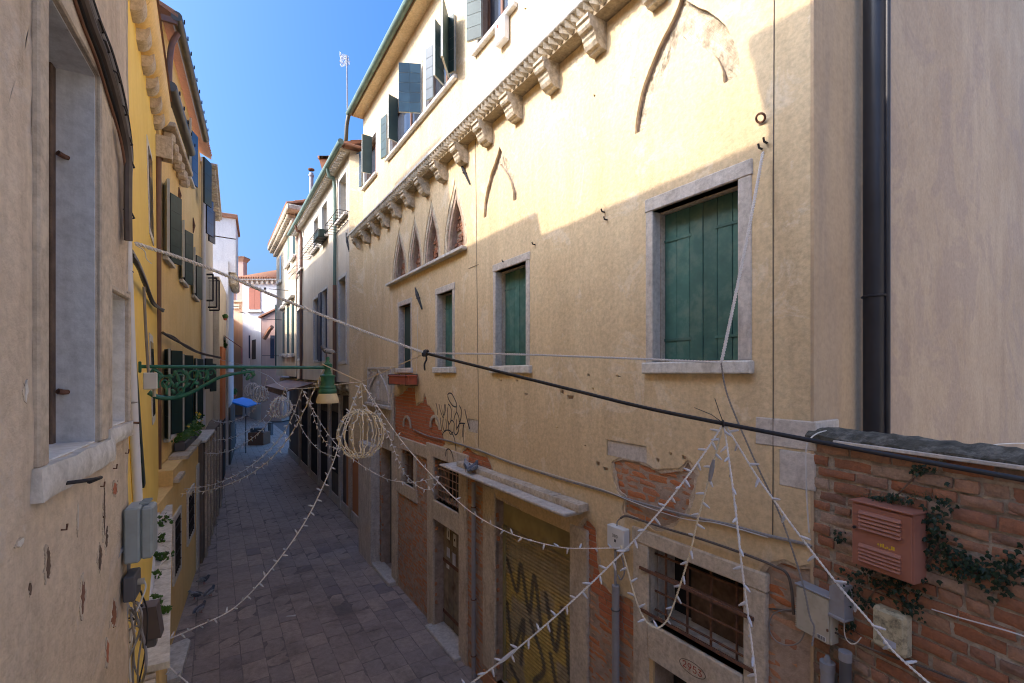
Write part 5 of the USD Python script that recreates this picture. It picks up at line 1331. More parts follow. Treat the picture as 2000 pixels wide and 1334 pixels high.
# ================================================================ RIGHT SIDE, FARTHER ALONG
JZ = EYE - 0.32                                                    # underside of the overhanging upper floors
ph = thing('pale_house', 'pale plastered house with overhanging floors, dark blue shutters and a green gutter', 'house', RB.w(19, 0, 0))
PU0, PU1, PT = 14.42, 24.9, EYE + 6.75
pw = []
PW = {}
for nm, (xl, xr, y0, y1) in dict(t1=(663, 677, 345, 424), t2=(630, 639.5, 398, 463), t3=(613.5, 622, 427, 486), t4=(585.5, 591.5, 472, 526), m1=(662, 676, 543, 705), m2=(630, 640, 566, 705), m3=(613, 623, 583, 703), m4=(581, 591, 604, 700)).items():
    ua, ub = RB.u(xr), RB.u(xl); pm = (xl + xr) / 2
    PW[nm] = (ua, ub, RB.z(pm, y1), RB.z(pm, y0))
part(ph, 'wall', ext(RB, sbox(PU0, JZ, PU1, PT).difference(unary_union([rect(w) for w in PW.values()])), -0.4, 0.0), 'plaster_pale')
part(ph, 'jetty_floor', bx(RB, PU0, PU1, -0.85, -0.401, JZ, JZ + 0.2), 'wood_old')
for k, (nm, w) in enumerate(PW.items()):
    ua, ub, z0, z1 = w
    a = part(ph, 'window', bx(RB, ua + .002, ub - .002, -0.36, -0.30, z0 + .002, z1 - .002), 'glass_dark' if nm[0] == 't' else 'interior', label={'t1': 'nearest top window of the pale front', 't2': 'second top window of the pale front', 't3': 'third top window of the pale front', 't4': 'farthest top window of the pale front', 'm1': 'nearest tall window with a navy leaf', 'm2': 'second tall window with a navy leaf', 'm3': 'third tall window with a navy leaf', 'm4': 'farthest tall window with a navy leaf'}[nm])
    part(a, 'surround', ext(RB, rect(w, 0.10).difference(rect(w, -0.001)), -0.04, 0.02), 'stone_white')
    if nm[0] == 't':
        part(a, 'frame', ext(RB, rect(w, -.003).difference(rect(w, -0.07)), -0.25, -0.2), 'shutter_light')
        part(a, 'sill', bx(RB, ua - 0.2, ub + 0.2, 0.021, 0.12, z0 - 0.12, z0 - 0.02, 0.01), 'stone_white')
    else:
        part(a, 'shutter', bx(RB, ua + 0.03, ua + (ub - ua) * (0.95 if nm != 'm1' else 0.45), -0.14, -0.10, z0 + 0.01, z1 - 0.01), 'shutter_navy')
        part(a, 'open_leaf', bx(RB, ub + 0.02, ub + 0.5, 0.03, 0.07, z0, z1 - 0.02), 'shutter_navy') if nm in ('m2',) else None
gl = part(ph, 'gutter', tube([RB.w(u, 0.34, PT + 0.02) for u in np.linspace(PU0 - 0.3, PU1 + 0.2, 30)], 0.085, 10), 'gutter_green', smooth=50)
part(ph, 'eaves', bx(RB, PU0, PU1, 0.001, 0.30, PT - 0.08, PT - 0.01), 'plaster_pale')
for k in range(56):
    u = PU0 + 0.1 + k * (PU1 - PU0 - 0.2) / 56
    part(ph, 'eaves_tile_end', bx(RB, u, u + 0.09, 0.10, 0.27, PT - 0.15, PT - 0.081, 0.02), 'stone_white')
for k in range(18):
    u = PU0 + 0.3 + k * 0.58
    part(gl, 'gutter_clip', bx(RB, u, u + 0.03, 0.32, 0.36, PT + 0.09, PT + 0.16), 'iron')
slope_roof(ph, RB, PU0 - 0.1, PU1, 0.36, PT + 0.04, -3.5, PT + 1.5)
part(ph, 'corner_tile', bx(RB, PU0 - 0.25, PU0 + 0.35, -0.5, 0.22, PT - 0.03, PT + 0.06, 0.02), 'tile')
for px, tone in ((653.5, 1), (588, 0)):
    u = RB.u(px, 0.08)
    zt_ = PT - 0.3
    part(ph, 'green_downpipe', tube(smoothline([RB.w(u - 0.1, 0.33, PT - 0.05), RB.w(u - 0.05, 0.25, PT - 0.3), RB.w(u, 0.08, PT - 0.6), RB.w(u, 0.08, EYE + 2.9)], 5), 0.055, 8), 'gutter_green' if tone else 'pipe_brown', smooth=50)
    part(ph, 'downpipe', tube([RB.w(u, 0.08, EYE + 2.9), RB.w(u, 0.08, JZ)], 0.065, 8), 'pipe_brown', smooth=50)
def rack(px0, px1, y0, y1, label):
    ua, ub = RB.u(px1), RB.u(px0)
    z1_ = RB.z((px0 + px1) / 2, y0); z0_ = z1_ - 0.28
    a = thing('flower_rack', label, 'flower rack', RB.w(ua, 0, z0_), group=None)
    for z in (z0_, z1_):
        for o in (0.03, 0.34):
            part(a, 'rail', tube([RB.w(ua, o, z), RB.w(ub, o, z)], 0.012, 4), 'iron')
    n = max(3, int((ub - ua) / 0.3))
    for k in range(n + 1):
        u = ua + (ub - ua) * k / n
        part(a, 'hoop', tube([RB.w(u, 0.0, z1_), RB.w(u, 0.34, z1_), RB.w(u, 0.34, z0_), RB.w(u, 0.03, z0_)], 0.010, 4), 'iron')
    return a, ua, ub, z0_, z1_
rack(656, 682, 428, 455, 'black iron flower rack beside the dark drainpipe on the pale house')
r_ = rack(604, 641, 472, 500, 'long black iron flower rack holding one green trough')
rack(578, 592, 528, 545, 'small far black iron flower rack on the pale house')
tr = thing('plant_trough', 'dark green trough sitting in the long iron flower rack', 'plant trough', RB.w(r_[1] + 0.3, 0.18, r_[3]))
part(tr, 'trough', bx(RB, r_[1] + 0.05, r_[1] + 1.0, 0.05, 0.32, r_[3] + 0.014, r_[4] + 0.02, 0.03), 'shutter_green')
for px, y0, y1 in ((678, 455, 492),):
    a, b = RB.at(px, y0), RB.at(px + 6, y1)
    part(ph, 'iron_tie', tube([RB.w(a[0], 0.03, a[1]), RB.w((a[0] + b[0]) / 2, 0.05, (a[1] + b[1]) / 2), RB.w(b[0], 0.03, b[1])], [.02, .035, .02], 5), 'iron')
# set back ground floor of this row, on brackets
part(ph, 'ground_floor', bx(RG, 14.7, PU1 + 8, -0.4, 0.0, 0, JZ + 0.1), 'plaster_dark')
part(ph, 'lower_brickwork', bx(RG, 14.72, 17.6, 0.001, 0.03, 0, 2.6), 'brick')
for k, u in enumerate(np.arange(14.9, PU1 + 7.5, 1.15)):
    part(ph, 'overhang_bracket', bx(RG, u, u + 0.26, 0.001, 0.64, JZ - 0.30, JZ - 0.002, 0.08), 'stone_cornice')
    part(ph, 'overhang_bracket_foot', bx(RG, u + 0.02, u + 0.24, 0.001, 0.34, JZ - 0.52, JZ - 0.303, 0.08), 'stone_cornice')
for k, (ua, ub, mt) in enumerate(((15.0, 15.25, 'stone'), (16.7, 16.95, 'stone_warm'), (18.2, 18.5, 'stone'), (20.2, 20.5, 'stone'), (22.5, 22.8, 'stone'), (25.0, 25.3, 'stone'), (28.0, 28.3, 'stone'))):
    part(ph, 'stone_post', bx(RG, ua, ub, 0.001, 0.12, 0, JZ - 0.55, 0.02), mt)
for k, (ua, ub, z0, z1) in enumerate(((15.45, 16.5, 2.3, 3.7), (17.1, 18.0, 2.6, 3.8), (18.7, 20.0, 1.2, 3.6), (20.7, 22.2, 0.2, 3.5), (23.0, 24.7, 0.2, 3.4), (25.6, 27.6, 0.2, 3.4))):
    part(ph, 'dark_shop_window', bx(RG, ua, ub, 0.002, 0.036, z0, z1), 'interior')
part(ph, 'brick_window', bx(RG, 15.5, 15.85, 0.031, 0.04, 1.55, 2.2), 'interior')
part(ph, 'base_course', bx(RG, 14.72, PU1 + 7.9, 0.031, 0.08, 0, 0.35, 0.01), 'stone')
# canvas shop canopy of slatted wood under the overhang
ca = thing('shop_canopy', 'brown wooden shop canopy hanging over the right side of the alley', 'canopy', RG.w(24, 0.7, 4))
part(ca, 'board', (RG.map(np.array([(20.5, 0.6, JZ - .10), (29, 0.6, JZ - .10), (29, 1.7, JZ - 0.42), (20.5, 1.7, JZ - 0.42), (20.5, 0.6, JZ - .16), (29, 0.6, JZ - .16), (29, 1.7, JZ - 0.48), (20.5, 1.7, JZ - 0.48)])), np.array([[0, 1, 2], [0, 2, 3], [4, 6, 5], [4, 7, 6], [3, 2, 6], [3, 6, 7], [0, 3, 7], [0, 7, 4]])), 'wood_brown')
part(ca, 'valance', bx(RG, 20.5, 29, 1.66, 1.70, JZ - 0.68, JZ - 0.43), 'wood_old')

ch = thing('cornice_house', 'cream house with a heavy bracketed cornice farther along the right', 'house', RB.w(29, 0, 0))
CU0, CU1, CT = 24.95, 33.2, EYE + 7.6
part(ch, 'wall', bx(RB, CU0, CU1, -5, 0.05, JZ + 0.1, CT), 'plaster_cream')
part(ch, 'cornice', bx(RB, CU0 - 0.2, CU1 + 0.1, 0.051, 0.55, CT + 0.15, CT + 0.42, 0.05), 'stone_cornice')
part(ch, 'cornice_bed', bx(RB, CU0 - 0.1, CU1, 0.051, 0.25, CT - 0.22, CT - 0.05, 0.03), 'stone_warm')
for k in range(18):
    u = CU0 - 0.05 + k * 0.47
    part(ch, 'cornice_bracket', bx(RB, u, u + 0.22, 0.051, 0.46, CT - 0.049, CT + 0.149, 0.04), 'stone_cornice')
part(ch, 'cornice_return', bx(RB, CU0 - 0.75, CU0 - 0.201, -3.0, 0.55, CT + 0.15, CT + 0.42, 0.05), 'stone_cornice')
part(ch, 'side_wall', bx(RB, CU0 - 0.2, CU0 - 0.001, -4.5, 0.045, CT - 3, CT), 'plaster_pink')
slope_roof(ch, RB, CU0 - 0.7, CU1, 0.55, CT + 0.44, -4.0, CT + 2.0)
for px, y0, y1, mt in ((574.5, 455, 500, 'shutter_green'), (563.5, 465, 515, 'gutter_green'), (548, 500, 548, 'glass_dark'), (572, 590, 690, 'shutter_green'), (563, 600, 690, 'shutter_green'), (554, 610, 690, 'shutter_green')):
    u = RB.u(px, .05)
    a = part(ch, 'window', bx(RB, u - 0.4, u + 0.4, 0.051, 0.065, RB.z(px, y1, .05), RB.z(px, y0, .05)), mt)
    part(a, 'sill', bx(RB, u - 0.65, u + 0.65, 0.066, 0.22, RB.z(px, y1, .05) - 0.22, RB.z(px, y1, .05) - 0.04, 0.03), 'stone_white')
    if y0 > 550: part(a, 'pediment', bx(RB, u - 0.65, u + 0.65, 0.051, 0.28, RB.z(px, y0, .05) + 0.15, RB.z(px, y0, .05) + 0.32, 0.04), 'stone_white')
for u, z in ((27.5, EYE + 4.4), (30.5, EYE + 3.1), (31.5, EYE + 1.0)):
    part(ch, 'flag_pole', tube([RB.w(u, 0.05, z), RB.w(u, 1.0, z)], 0.018, 5), 'iron')

# ---- the end of the alley
def axis_house(name, label, x0, x1, y, depth, zt, mat, roof=None):
    t = thing(name, label, 'house', ((x0 + x1) / 2, y, 0))
    pl = Pl((x0, y), (1, 0), (0, -1))
    part(t, 'wall', bx(pl, 0, x1 - x0, -depth, 0, 0, zt), mat)
    return t, pl
Z0 = 55.0
xl, xr = (474 - CX) / F * Z0, (556 - CX) / F * Z0
eh, EP = axis_house('white_end_house', 'white house with a rust red shutter and hipped tile roof closing the alley', xl, xr, Z0, 8, EYE - (548 - HY) / F * Z0, 'plaster_white')
etz = EYE - (548 - HY) / F * Z0
W_ = xr - xl
part(eh, 'eaves', bx(EP, -0.35, W_ + 0.3, -8.3, 0.4, etz + 0.001, etz + 0.2), 'stone_white')
for k in range(9):
    part(eh, 'eaves_bracket', bx(EP, k * W_ / 8.5, k * W_ / 8.5 + 0.25, 0.001, 0.3, etz - 0.4, etz), 'stone_warm')
hz = EYE - (529 - HY) / F * Z0 + 0.1
rv = np.array([(-0.45, 0.5, etz + .2), (W_ + 0.4, 0.5, etz + .2), (W_ + .4, -8.4, etz + .2), (-.45, -8.4, etz + .2), (W_ * .62, -4, hz + 1.0), (W_ * .72, -4, hz + 1.0)])
part(eh, 'roof', (EP.map(rv), np.array([[0, 1, 5], [0, 5, 4], [1, 2, 5], [2, 3, 4], [2, 4, 5], [3, 0, 4], [0, 2, 1], [0, 3, 2]])), 'tile')
mb = MB()
for k in range(20):
    t = (k + .5) / 20
    a = EP.w(-0.45 + t * (W_ + .85), 0.52, etz + .24); b = EP.w(W_ * (.62 + .1 * t), -4, hz + 1.04)
    mb.addm(tube([a, b], [0.12, 0.04], 6))
part(eh, 'roof_tiles', mb, 'tile', smooth=50, kind='stuff')
def epz(py): return EYE - (py - HY) / F * Z0
def epu(px): return (px - 474) / F * Z0
wn = part(eh, 'window', bx(EP, epu(486), epu(510), 0.001, 0.02, epz(606), epz(560)), 'stone_white')
for k in range(2):
    part(wn, 'shutter', bx(EP, epu(487) + k * .67, epu(487) + .65 + k * .67, 0.021, 0.06, epz(604), epz(562)), 'shutter_rust')
part(wn, 'sill', bx(EP, epu(483), epu(512), 0.021, 0.2, epz(610), epz(606.5)), 'stone_white')
part(eh, 'small_window', bx(EP, epu(515.5), epu(519.5), 0.001, 0.03, epz(566), epz(561.5)), 'interior')
part(eh, 'flag_pole', tube([EP.w(epu(478), 0, epz(612)), EP.w(epu(478), 1.2, epz(612)), EP.w(epu(490), 1.2, epz(612.5))], 0.03, 5), 'iron')
part(eh, 'lower_window', bx(EP, epu(486), epu(492), 0.001, 0.03, epz(700), epz(655)), 'shutter_navy')
# its peach side wall towards the left
sp = thing('peach_house', 'narrow peach coloured house beside the white end house', 'house', ((459 - CX) / F * 56.5, 56.5, 0))
PP = Pl(((456 - CX) / F * 56.5, 56.5), (1, 0), (0, -1))
part(sp, 'wall', bx(PP, 0, (474 - 456) / F * 56.5 - 0.02, -6, 0, 0, EYE - (590 - HY) / F * 56.5), 'plaster_peach')
for k in range(3):
    part(sp, 'cornice', bx(PP, -0.25 + k * .12, (474 - 456) / F * 56.5 - 0.03, -6, 0.25 - k * .08, EYE - (590 - HY) / F * 56.5 + 0.001 - k * .22 - .22 + .22, EYE - (590 - HY) / F * 56.5 + .2 - k * .22) if k == 0 else bx(PP, -0.2, 0.8, 0.001, 0.2, EYE - (590 - HY) / F * 56.5 - 0.3 * k - .2, EYE - (590 - HY) / F * 56.5 - 0.3 * k), 'stone_cornice')
def chimney(name, label, px0, px1, ytop, ybot, z, capw):
    t = thing(name, label, 'chimney', ((px0 + px1) / 2 / F * z - CX / F * z, z, EYE - (ybot - HY) / F * z))
    pl = Pl(((px0 - CX) / F * z, z), (1, 0), (0, -1))
    w = (px1 - px0) / F * z
    zt_, zb_ = EYE - (ytop - HY) / F * z, EYE - (ybot - HY) / F * z
    part(t, 'shaft', bx(pl, 0, w, -w, 0, zb_, zt_ - 0.55), 'plaster_pink')
    part(t, 'cap', (pl.map(np.array([(-.02, 0.02, zt_ - .55), (w + .02, .02, zt_ - .55), (w + .02, -w - .02, zt_ - .55), (-.02, -w - .02, zt_ - .55), (-capw, capw, zt_ - .08), (w + capw, capw, zt_ - .08), (w + capw, -w - capw, zt_ - .08), (-capw, -w - capw, zt_ - .08)])), np.array([[0, 1, 5], [0, 5, 4], [1, 2, 6], [1, 6, 5], [2, 3, 7], [2, 7, 6], [3, 0, 4], [3, 4, 7], [4, 5, 6], [4, 6, 7], [0, 2, 1], [0, 3, 2]])), 'tile')
    for k in range(6):
        u = -capw + (w + 2 * capw) * (k + .5) / 6
        part(t, 'cap_tile', bx(pl, u - .07, u + .07, -w - capw, capw + .04, zt_ - .079, zt_ + .03), 'tile')
    return t
chimney('chimney', 'tall pinkish chimney with a flared tile cap before the sky', 462, 475, 502, 600, 57.0, 0.28)
chimney('chimney', 'shorter pink chimney with a tile cap left of the tall one', 448, 456, 546, 640, 60.0, 0.22)
# pink gabled house in front of it
pk = thing('pink_gable_house', 'small pink gabled house with a grey side wall near the end of the alley', 'house', ((520 - CX) / F * 49, 49, 0))
zz = 49.0
PK = Pl(((510 - CX) / F * zz, zz), (1, 0), (0, -1))
kz = lambda py: EYE - (py - HY) / F * zz
ku = lambda px: (px - 510) / F * zz
gp_ = Polygon([(0, 0), (ku(550), 0), (ku(550), kz(606)), (ku(538), kz(606)), (0, kz(622))])
part(pk, 'front_wall', ext(PK, gp_, -5, 0.0), 'plaster_pink')
part(pk, 'roof', (PK.map(np.array([(-.2, .2, kz(622) + .02), (ku(540), .2, kz(606) + .05), (ku(540), -5.2, kz(606) + .05), (-.2, -5.2, kz(622) + .02), (-.2, .2, kz(622) + .2), (ku(540), .2, kz(606) + .22), (ku(540), -5.2, kz(606) + .22), (-.2, -5.2, kz(622) + .2)])), np.array([[0, 1, 5], [0, 5, 4], [1, 2, 6], [1, 6, 5], [2, 3, 7], [2, 7, 6], [3, 0, 4], [3, 4, 7], [4, 5, 6], [4, 6, 7], [0, 2, 1], [0, 3, 2]])), 'tile')
SD = Pl(((510 - CX) / F * zz, zz), unit(-0.35, 1), None if False else -np.array([unit(-0.35, 1)[1], -unit(-0.35, 1)[0]]))
sp0 = np.array([(510 - CX) / F * zz, zz]); sp1 = np.array([(489 - CX) / F * 53.5, 53.5])
dd = unit(*(sp1 - sp0)); SD = Pl(sp0, dd, np.array([-dd[1], dd[0]]))
ln_ = np.linalg.norm(sp1 - sp0)
part(pk, 'side_wall', (SD.map(np.array([(0, 0.02, 0), (ln_, 0.02, 0), (ln_, .02, kz(646)), (0, .02, kz(624)), (0, -.3, 0), (ln_, -.3, 0), (ln_, -.3, kz(646)), (0, -.3, kz(624))])), np.array([[0, 1, 2], [0, 2, 3], [4, 6, 5], [4, 7, 6], [3, 2, 6], [3, 6, 7]])), 'plaster_white')
part(pk, 'side_window', bx(SD, ln_ * .45, ln_ * .8, 0.021, 0.05, kz(700), kz(660)), 'interior')
part(pk, 'dormer_roof', tube([PK.w(ku(519), 0.3, kz(662)), PK.w(ku(532), 0.6, kz(645)), PK.w(ku(540), 0.9, kz(640))], 0.22, 6), 'tile')
part(pk, 'dark_leaf', bx(PK, ku(541), ku(549), 0.3, 0.4, kz(720), kz(596)), 'shutter_green')
part(pk, 'front_window', bx(PK, ku(528), ku(536), 0.001, 0.03, kz(700), kz(655)), 'shutter_navy')
# buildings closing the view low down behind the market
bk = thing('shaded_end_houses', 'dim shaded house fronts at the far end behind the market stall', 'house', (-33, 58, 0))
BK = Pl(((415 - CX) / F * 60, 60.0), (1, 0), (0, -1))
part(bk, 'wall', bx(BK, 0, 4.0, -3, 0, 0, EYE + 8.5), 'plaster_pale')
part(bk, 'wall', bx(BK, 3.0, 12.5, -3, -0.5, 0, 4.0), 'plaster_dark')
# ================================================================ LAMP, ROPES, LIGHTS, SMALL THINGS
rgl = random.Random(77)
# ---- street lamp on its scrolled bracket
arm0, arm1 = P(288, 716, 4.53), P(640, 714, 5.55)
lx = arm1 - arm0; lxy = unit(lx[0], lx[1]); arm_len = float(np.linalg.norm(lx[:2]))
ABr = Pl(arm0[:2], lxy, np.array([lxy[1], -lxy[0]]))                 # u along the arm
az = float(arm0[2])
lamp = thing('street_lamp', 'green cast iron street lamp on a long scrolled wall bracket', 'street lamp', [*arm0[:2], az - 0.6])
part(lamp, 'arm', tube([ABr.w(u, 0, az) for u in np.linspace(-0.06, arm_len - 0.02, 12)], 0.017, 10), 'lamp_green', smooth=50)
def bxz(px, py):                                                    # a pixel on the bracket's own plane
    return ABr.at(px, py)
def scroll(pts, r, name='scroll', taper=0.6):
    q = smoothline(np.array([(u, 0, z) for u, z in (bxz(*p) for p in pts)]), 6)
    rr_ = np.linspace(r, r * taper, len(q))
    part(lamp, name, tube(ABr.map(q), rr_, 7), 'lamp_green', smooth=50)
scroll([(290, 766), (310, 776), (340, 777), (370, 768), (400, 752), (430, 737), (470, 728), (497, 726)], 0.026, 'brace', 0.5)
def spiral(cx, cy, r0, turns, a0, sgn=1, r=0.013, n=26, end=0.25):
    pts = []
    for t in np.linspace(0, 1, n):
        a = a0 + sgn * turns * 2 * math.pi * t
        rr_ = r0 * (1 - (1 - end) * t)
        pts.append((cx + rr_ * math.cos(a), cy + rr_ * math.sin(a)))
    q = np.array([(u, 0, z) for u, z in (bxz(*p) for p in pts)])
    part(lamp, 'scroll', tube(ABr.map(q), np.linspace(r, r * 0.6, n), 6), 'lamp_green', smooth=50)
spiral(323, 748, 16, 1.5, 2.5); spiral(330, 752, 9, 1.2, 0.5, -1, 0.011); spiral(354, 737, 15, 1.4, 3.4, 1); spiral(378, 735, 14, 1.2, 0.4, -1); spiral(396, 733, 11, 1.2, 2.8, 1)
spiral(352, 762, 9, 1.1, 2.0, -1, 0.011); spiral(304, 728, 12, 1.0, 1.2, 1, 0.012); spiral(412, 728, 9, 1.1, 0.2, -1, 0.010); spiral(488, 733, 10, 1.2, 3.0, 1, 0.010); spiral(476, 727, 7, 1.0, 0.0, -1, 0.009)
for a, b in (((300, 722), (318, 735)), ((340, 724), (350, 750)), ((385, 722), (372, 758)), ((402, 722), (398, 745)), ((362, 724), (366, 745)), ((325, 770), (318, 748)), ((345, 773), (365, 745))):
    scroll([a, ((a[0] + b[0]) / 2 + 4, (a[1] + b[1]) / 2), b], 0.014, 'stem')
rs_ = random.Random(6)
for px, py in ((312, 735), (333, 735), (345, 752), (366, 752), (383, 748), (338, 765), (405, 738), (360, 728), (484, 738), (494, 730)):
    u, z = bxz(px, py)
    s_ = trimesh.creation.icosphere(1, 0.020)
    v = np.array(s_.vertices) * [1.5, 0.7, 1.0]
    a = rs_.uniform(0, 3); c_, s1 = math.cos(a), math.sin(a)
    v = np.stack([u + v[:, 0] * c_ - v[:, 2] * s1, v[:, 1], z + v[:, 0] * s1 + v[:, 2] * c_], 1)
    part(lamp, 'iron_leaf', (ABr.map(v), np.array(s_.faces)), 'lamp_green', smooth=True)
hc = arm1.copy()
prl = [(0.0, -0.245), (0.062, -0.235), (0.075, -0.232)]
hz_ = az
k_ = 5.55 / F
zz = lambda py: EYE - (py - HY) * k_
body = [(0.100, zz(768.5)), (0.104, zz(766)), (0.104, zz(762)), (0.094, zz(760)), (0.098, zz(757)), (0.093, zz(755)), (0.078, zz(752)), (0.076, zz(738)), (0.086, zz(736)), (0.086, zz(733)), (0.05, zz(731)), (0.032, zz(722)), (0.05, zz(716)), (0.052, zz(711)), (0.03, zz(708)), (0.018, zz(704)), (0.024, zz(701)), (0.016, zz(697)), (0, zz(696))]
part(lamp, 'lamp_body', lathe(body, 22, (hc[0], hc[1], 0)), 'lamp_green', smooth=45)
sh_ = [(0.126, zz(787)), (0.129, zz(786.5)), (0.128, zz(783)), (0.121, zz(777)), (0.108, zz(771)), (0.099, zz(768.6)), (0.094, zz(769)), (0.103, zz(772)), (0.116, zz(778)), (0.122, zz(784)), (0.121, zz(786.5)), (0.126, zz(787))]
part(lamp, 'glass_shade', lathe(sh_, 26, (hc[0], hc[1], 0)), 'lamp_glass', smooth=45)
part(lamp, 'lamp_bulb', lathe([(0, zz(785)), (0.04, zz(782)), (0.05, zz(776)), (0.03, zz(770)), (0, zz(769))], 14, (hc[0], hc[1], 0)), 'box_white', smooth=True)
part(lamp, 'wall_plate', bx(ABr, -0.07, -0.045, -0.02, 0.02, az - 0.06, az + 0.05, 0.006), 'lamp_green')
jb = P(294, 744, 4.45)
jbp = Pl(jb[:2], lxy, np.array([lxy[1], -lxy[0]]))
b_ = thing('junction_box', 'cream square junction box under the lamp bracket', 'junction box', jb)
part(b_, 'case', bx(jbp, -0.055, 0.055, 0.03, 0.10, jb[2] - 0.08, jb[2] + 0.08, 0.008), 'box_white')
part(b_, 'gland', tube([jbp.w(0.03, 0.06, jb[2] - 0.079), jbp.w(0.03, 0.06, jb[2] - 0.15)], 0.014, 8), 'box_beige', smooth=50)

# ---- pigeons
def pigeon(name, label, loc, rot, mat, group=None, scale=1.0):
    t = thing(name, label, 'pigeon', loc, group=group, rotz=rot)
    off = LOC[t]; LOC[t] = np.zeros(3)
    sc = scale
    def ell(c, r, tilt=0.0, n=2):
        s_ = trimesh.creation.icosphere(n, 1.0); v = np.array(s_.vertices) * r
        ca, sa = math.cos(tilt), math.sin(tilt)
        v = np.stack([v[:, 0] * ca - v[:, 2] * sa, v[:, 1], v[:, 0] * sa + v[:, 2] * ca], 1)
        return (v + c) * sc, np.array(s_.faces)
    import manifold3d as mf
    sph = [((-0.05, 0, 0.10), .045), ((0.03, 0, 0.125), .058), ((0.085, 0, 0.165), .034), ((0.105, 0, 0.205), .027)]
    man = None
    for (a, ra), (b, rb_) in zip(sph[:-1], sph[1:]):
        h = mf.Manifold.batch_hull([mf.Manifold.sphere(ra, 18).translate(a), mf.Manifold.sphere(rb_, 18).translate(b)])
        man = h if man is None else man + h
    tail = mf.Manifold.batch_hull([mf.Manifold.sphere(.030, 10).translate((-0.06, 0, 0.10)), mf.Manifold.cube((0.02, 0.05, 0.008), True).translate((-0.165, 0, 0.085))])
    man = (man + tail).refine_to_length(0.014)
    me = man.to_mesh()
    tm_ = trimesh.Trimesh(me.vert_properties[:, :3], me.tri_verts); trimesh.smoothing.filter_taubin(tm_, iterations=8)
    part(t, 'body', (np.array(tm_.vertices) * sc, np.array(tm_.faces)), mat, smooth=True)
    part(t, 'beak', tube([(0.125 * sc, 0, 0.203 * sc), (0.155 * sc, 0, 0.192 * sc)], [0.007 * sc, 0.002 * sc], 6), 'box_dark')
    for s in (-1, 1):
        part(t, 'wing', ell((-0.035, s * 0.046, 0.118), (0.105, 0.014, 0.042), 0.16), 'pigeon_light' if mat == 'pigeon' else 'pigeon', smooth=True)
        part(t, 'leg', tube([(0.01 * sc, s * 0.022 * sc, 0.08 * sc), (0.012 * sc, s * 0.024 * sc, 0.006 * sc), (0.04 * sc, s * 0.024 * sc, 0.003 * sc)], 0.005 * sc, 5), 'pigeon_foot')
        part(t, 'eye', ell((0.116, s * 0.022, 0.211), (0.005, 0.004, 0.005), 0, 1), 'cable_black')
    LOC[t] = off
    return t
def gpt(px, py):
    z = F * EYE / (py - HY); q = P(px, py, z); return np.array([q[0], q[1], 0.012])
pigeon('pigeon', 'dark pigeon pecking farthest along the paving at the foot of the ochre wall', gpt(398, 1142), 10, 'pigeon')
pigeon('pigeon', 'paler grey pigeon closest to the ochre wall on the paving', gpt(381, 1172), 200, 'pigeon_light')
pigeon('pigeon', 'slim dark pigeon on the paving right of the paler one', gpt(410, 1166), 80, 'pigeon')
pigeon('pigeon', 'dark pigeon nearest the viewer on the paving', gpt(391, 1199), 75, 'pigeon')
cpz = cz0 + 0.036
cq = R.w(R.u(905, .25), 0.25, 0)
pigeon('pigeon', 'grey pigeon crouching at the far end of the shop canopy', [*R.w(R.u(912, .25), 0.25, 0)[:2], cpz], 110, 'pigeon_light', scale=0.9)
pigeon('pigeon', 'second grey pigeon on the canopy, closer to the worn blocks', [*R.w(R.u(925, .22), 0.22, 0)[:2], cpz], 60, 'pigeon', scale=0.9)
pigeon('pigeon', 'blue grey pigeon perched on top of the street lamp', [hc[0], hc[1], zz(697)], 200, 'pigeon', scale=0.6)

# ---- ropes and cables
def cable(name, label, pts, r, mat, cat='cable', n=8, sides=8):
    q = smoothline(np.array([P(*p) for p in pts]), n)
    return solo(name, tube(q, r, sides), mat, label, cat, smooth=50)
K = (831, 690, 4.5)
def rope(name, label, pts, r, mat, twist=0.045):
    """Two strands laid round each other."""
    q = smoothline(np.array([P(*p) for p in pts]), 10)
    seg = np.linalg.norm(np.diff(q, axis=0), axis=1); s = np.concatenate([[0], np.cumsum(seg)])
    n = int(min(700, max(12, s[-1] / twist * 5)))
    ss = np.linspace(0, s[-1], n)
    c = np.stack([np.interp(ss, s, q[:, k]) for k in range(3)], 1)
    t = np.gradient(c, axis=0); t /= np.linalg.norm(t, axis=1, keepdims=True)
    a = np.cross(t, UP); a /= np.linalg.norm(a, axis=1, keepdims=True) + 1e-9
    b = np.cross(t, a)
    mb = MB()
    for k in range(2):
        ang = ss / twist * 2 * math.pi + k * math.pi
        mb.addm(tube(c + r * 0.55 * (np.cos(ang)[:, None] * a + np.sin(ang)[:, None] * b), r * 0.62, 5))
    return mb, c, t
def rope_thing(name, label, pts, r, mat, cat='rope'):
    mb, c, t = rope(name, label, pts, r, mat)
    return solo(name, mb, mat, label, cat, smooth=50)
rope_thing('rope', 'white twisted rope from the yellow front to the black knot', [(264, 475, 3.05), (400, 521, 3.45), (560, 588, 3.85), (700, 643, 4.2), K], 0.0125, 'rope')
cable('cable', 'loose white wire end hanging by the rope on the yellow front', [(264, 478, 3.05), (282, 490, 3.08), (286, 505, 3.09), (296, 515, 3.1)], 0.003, 'cable_white')
rope_thing('rope', 'white rope running level from the knot to the largest window', [K, (1000, 692, 4.1), (1200, 699, 3.75), (1408, 708, 3.42)], 0.009, 'rope')
rope_thing('rope', 'white rope slanting down from the iron hook beside the largest window', [(1490, 298, 3.72), (1466, 430, 3.62), (1438, 570, 3.52), (1409, 708, 3.42)], 0.012, 'rope')
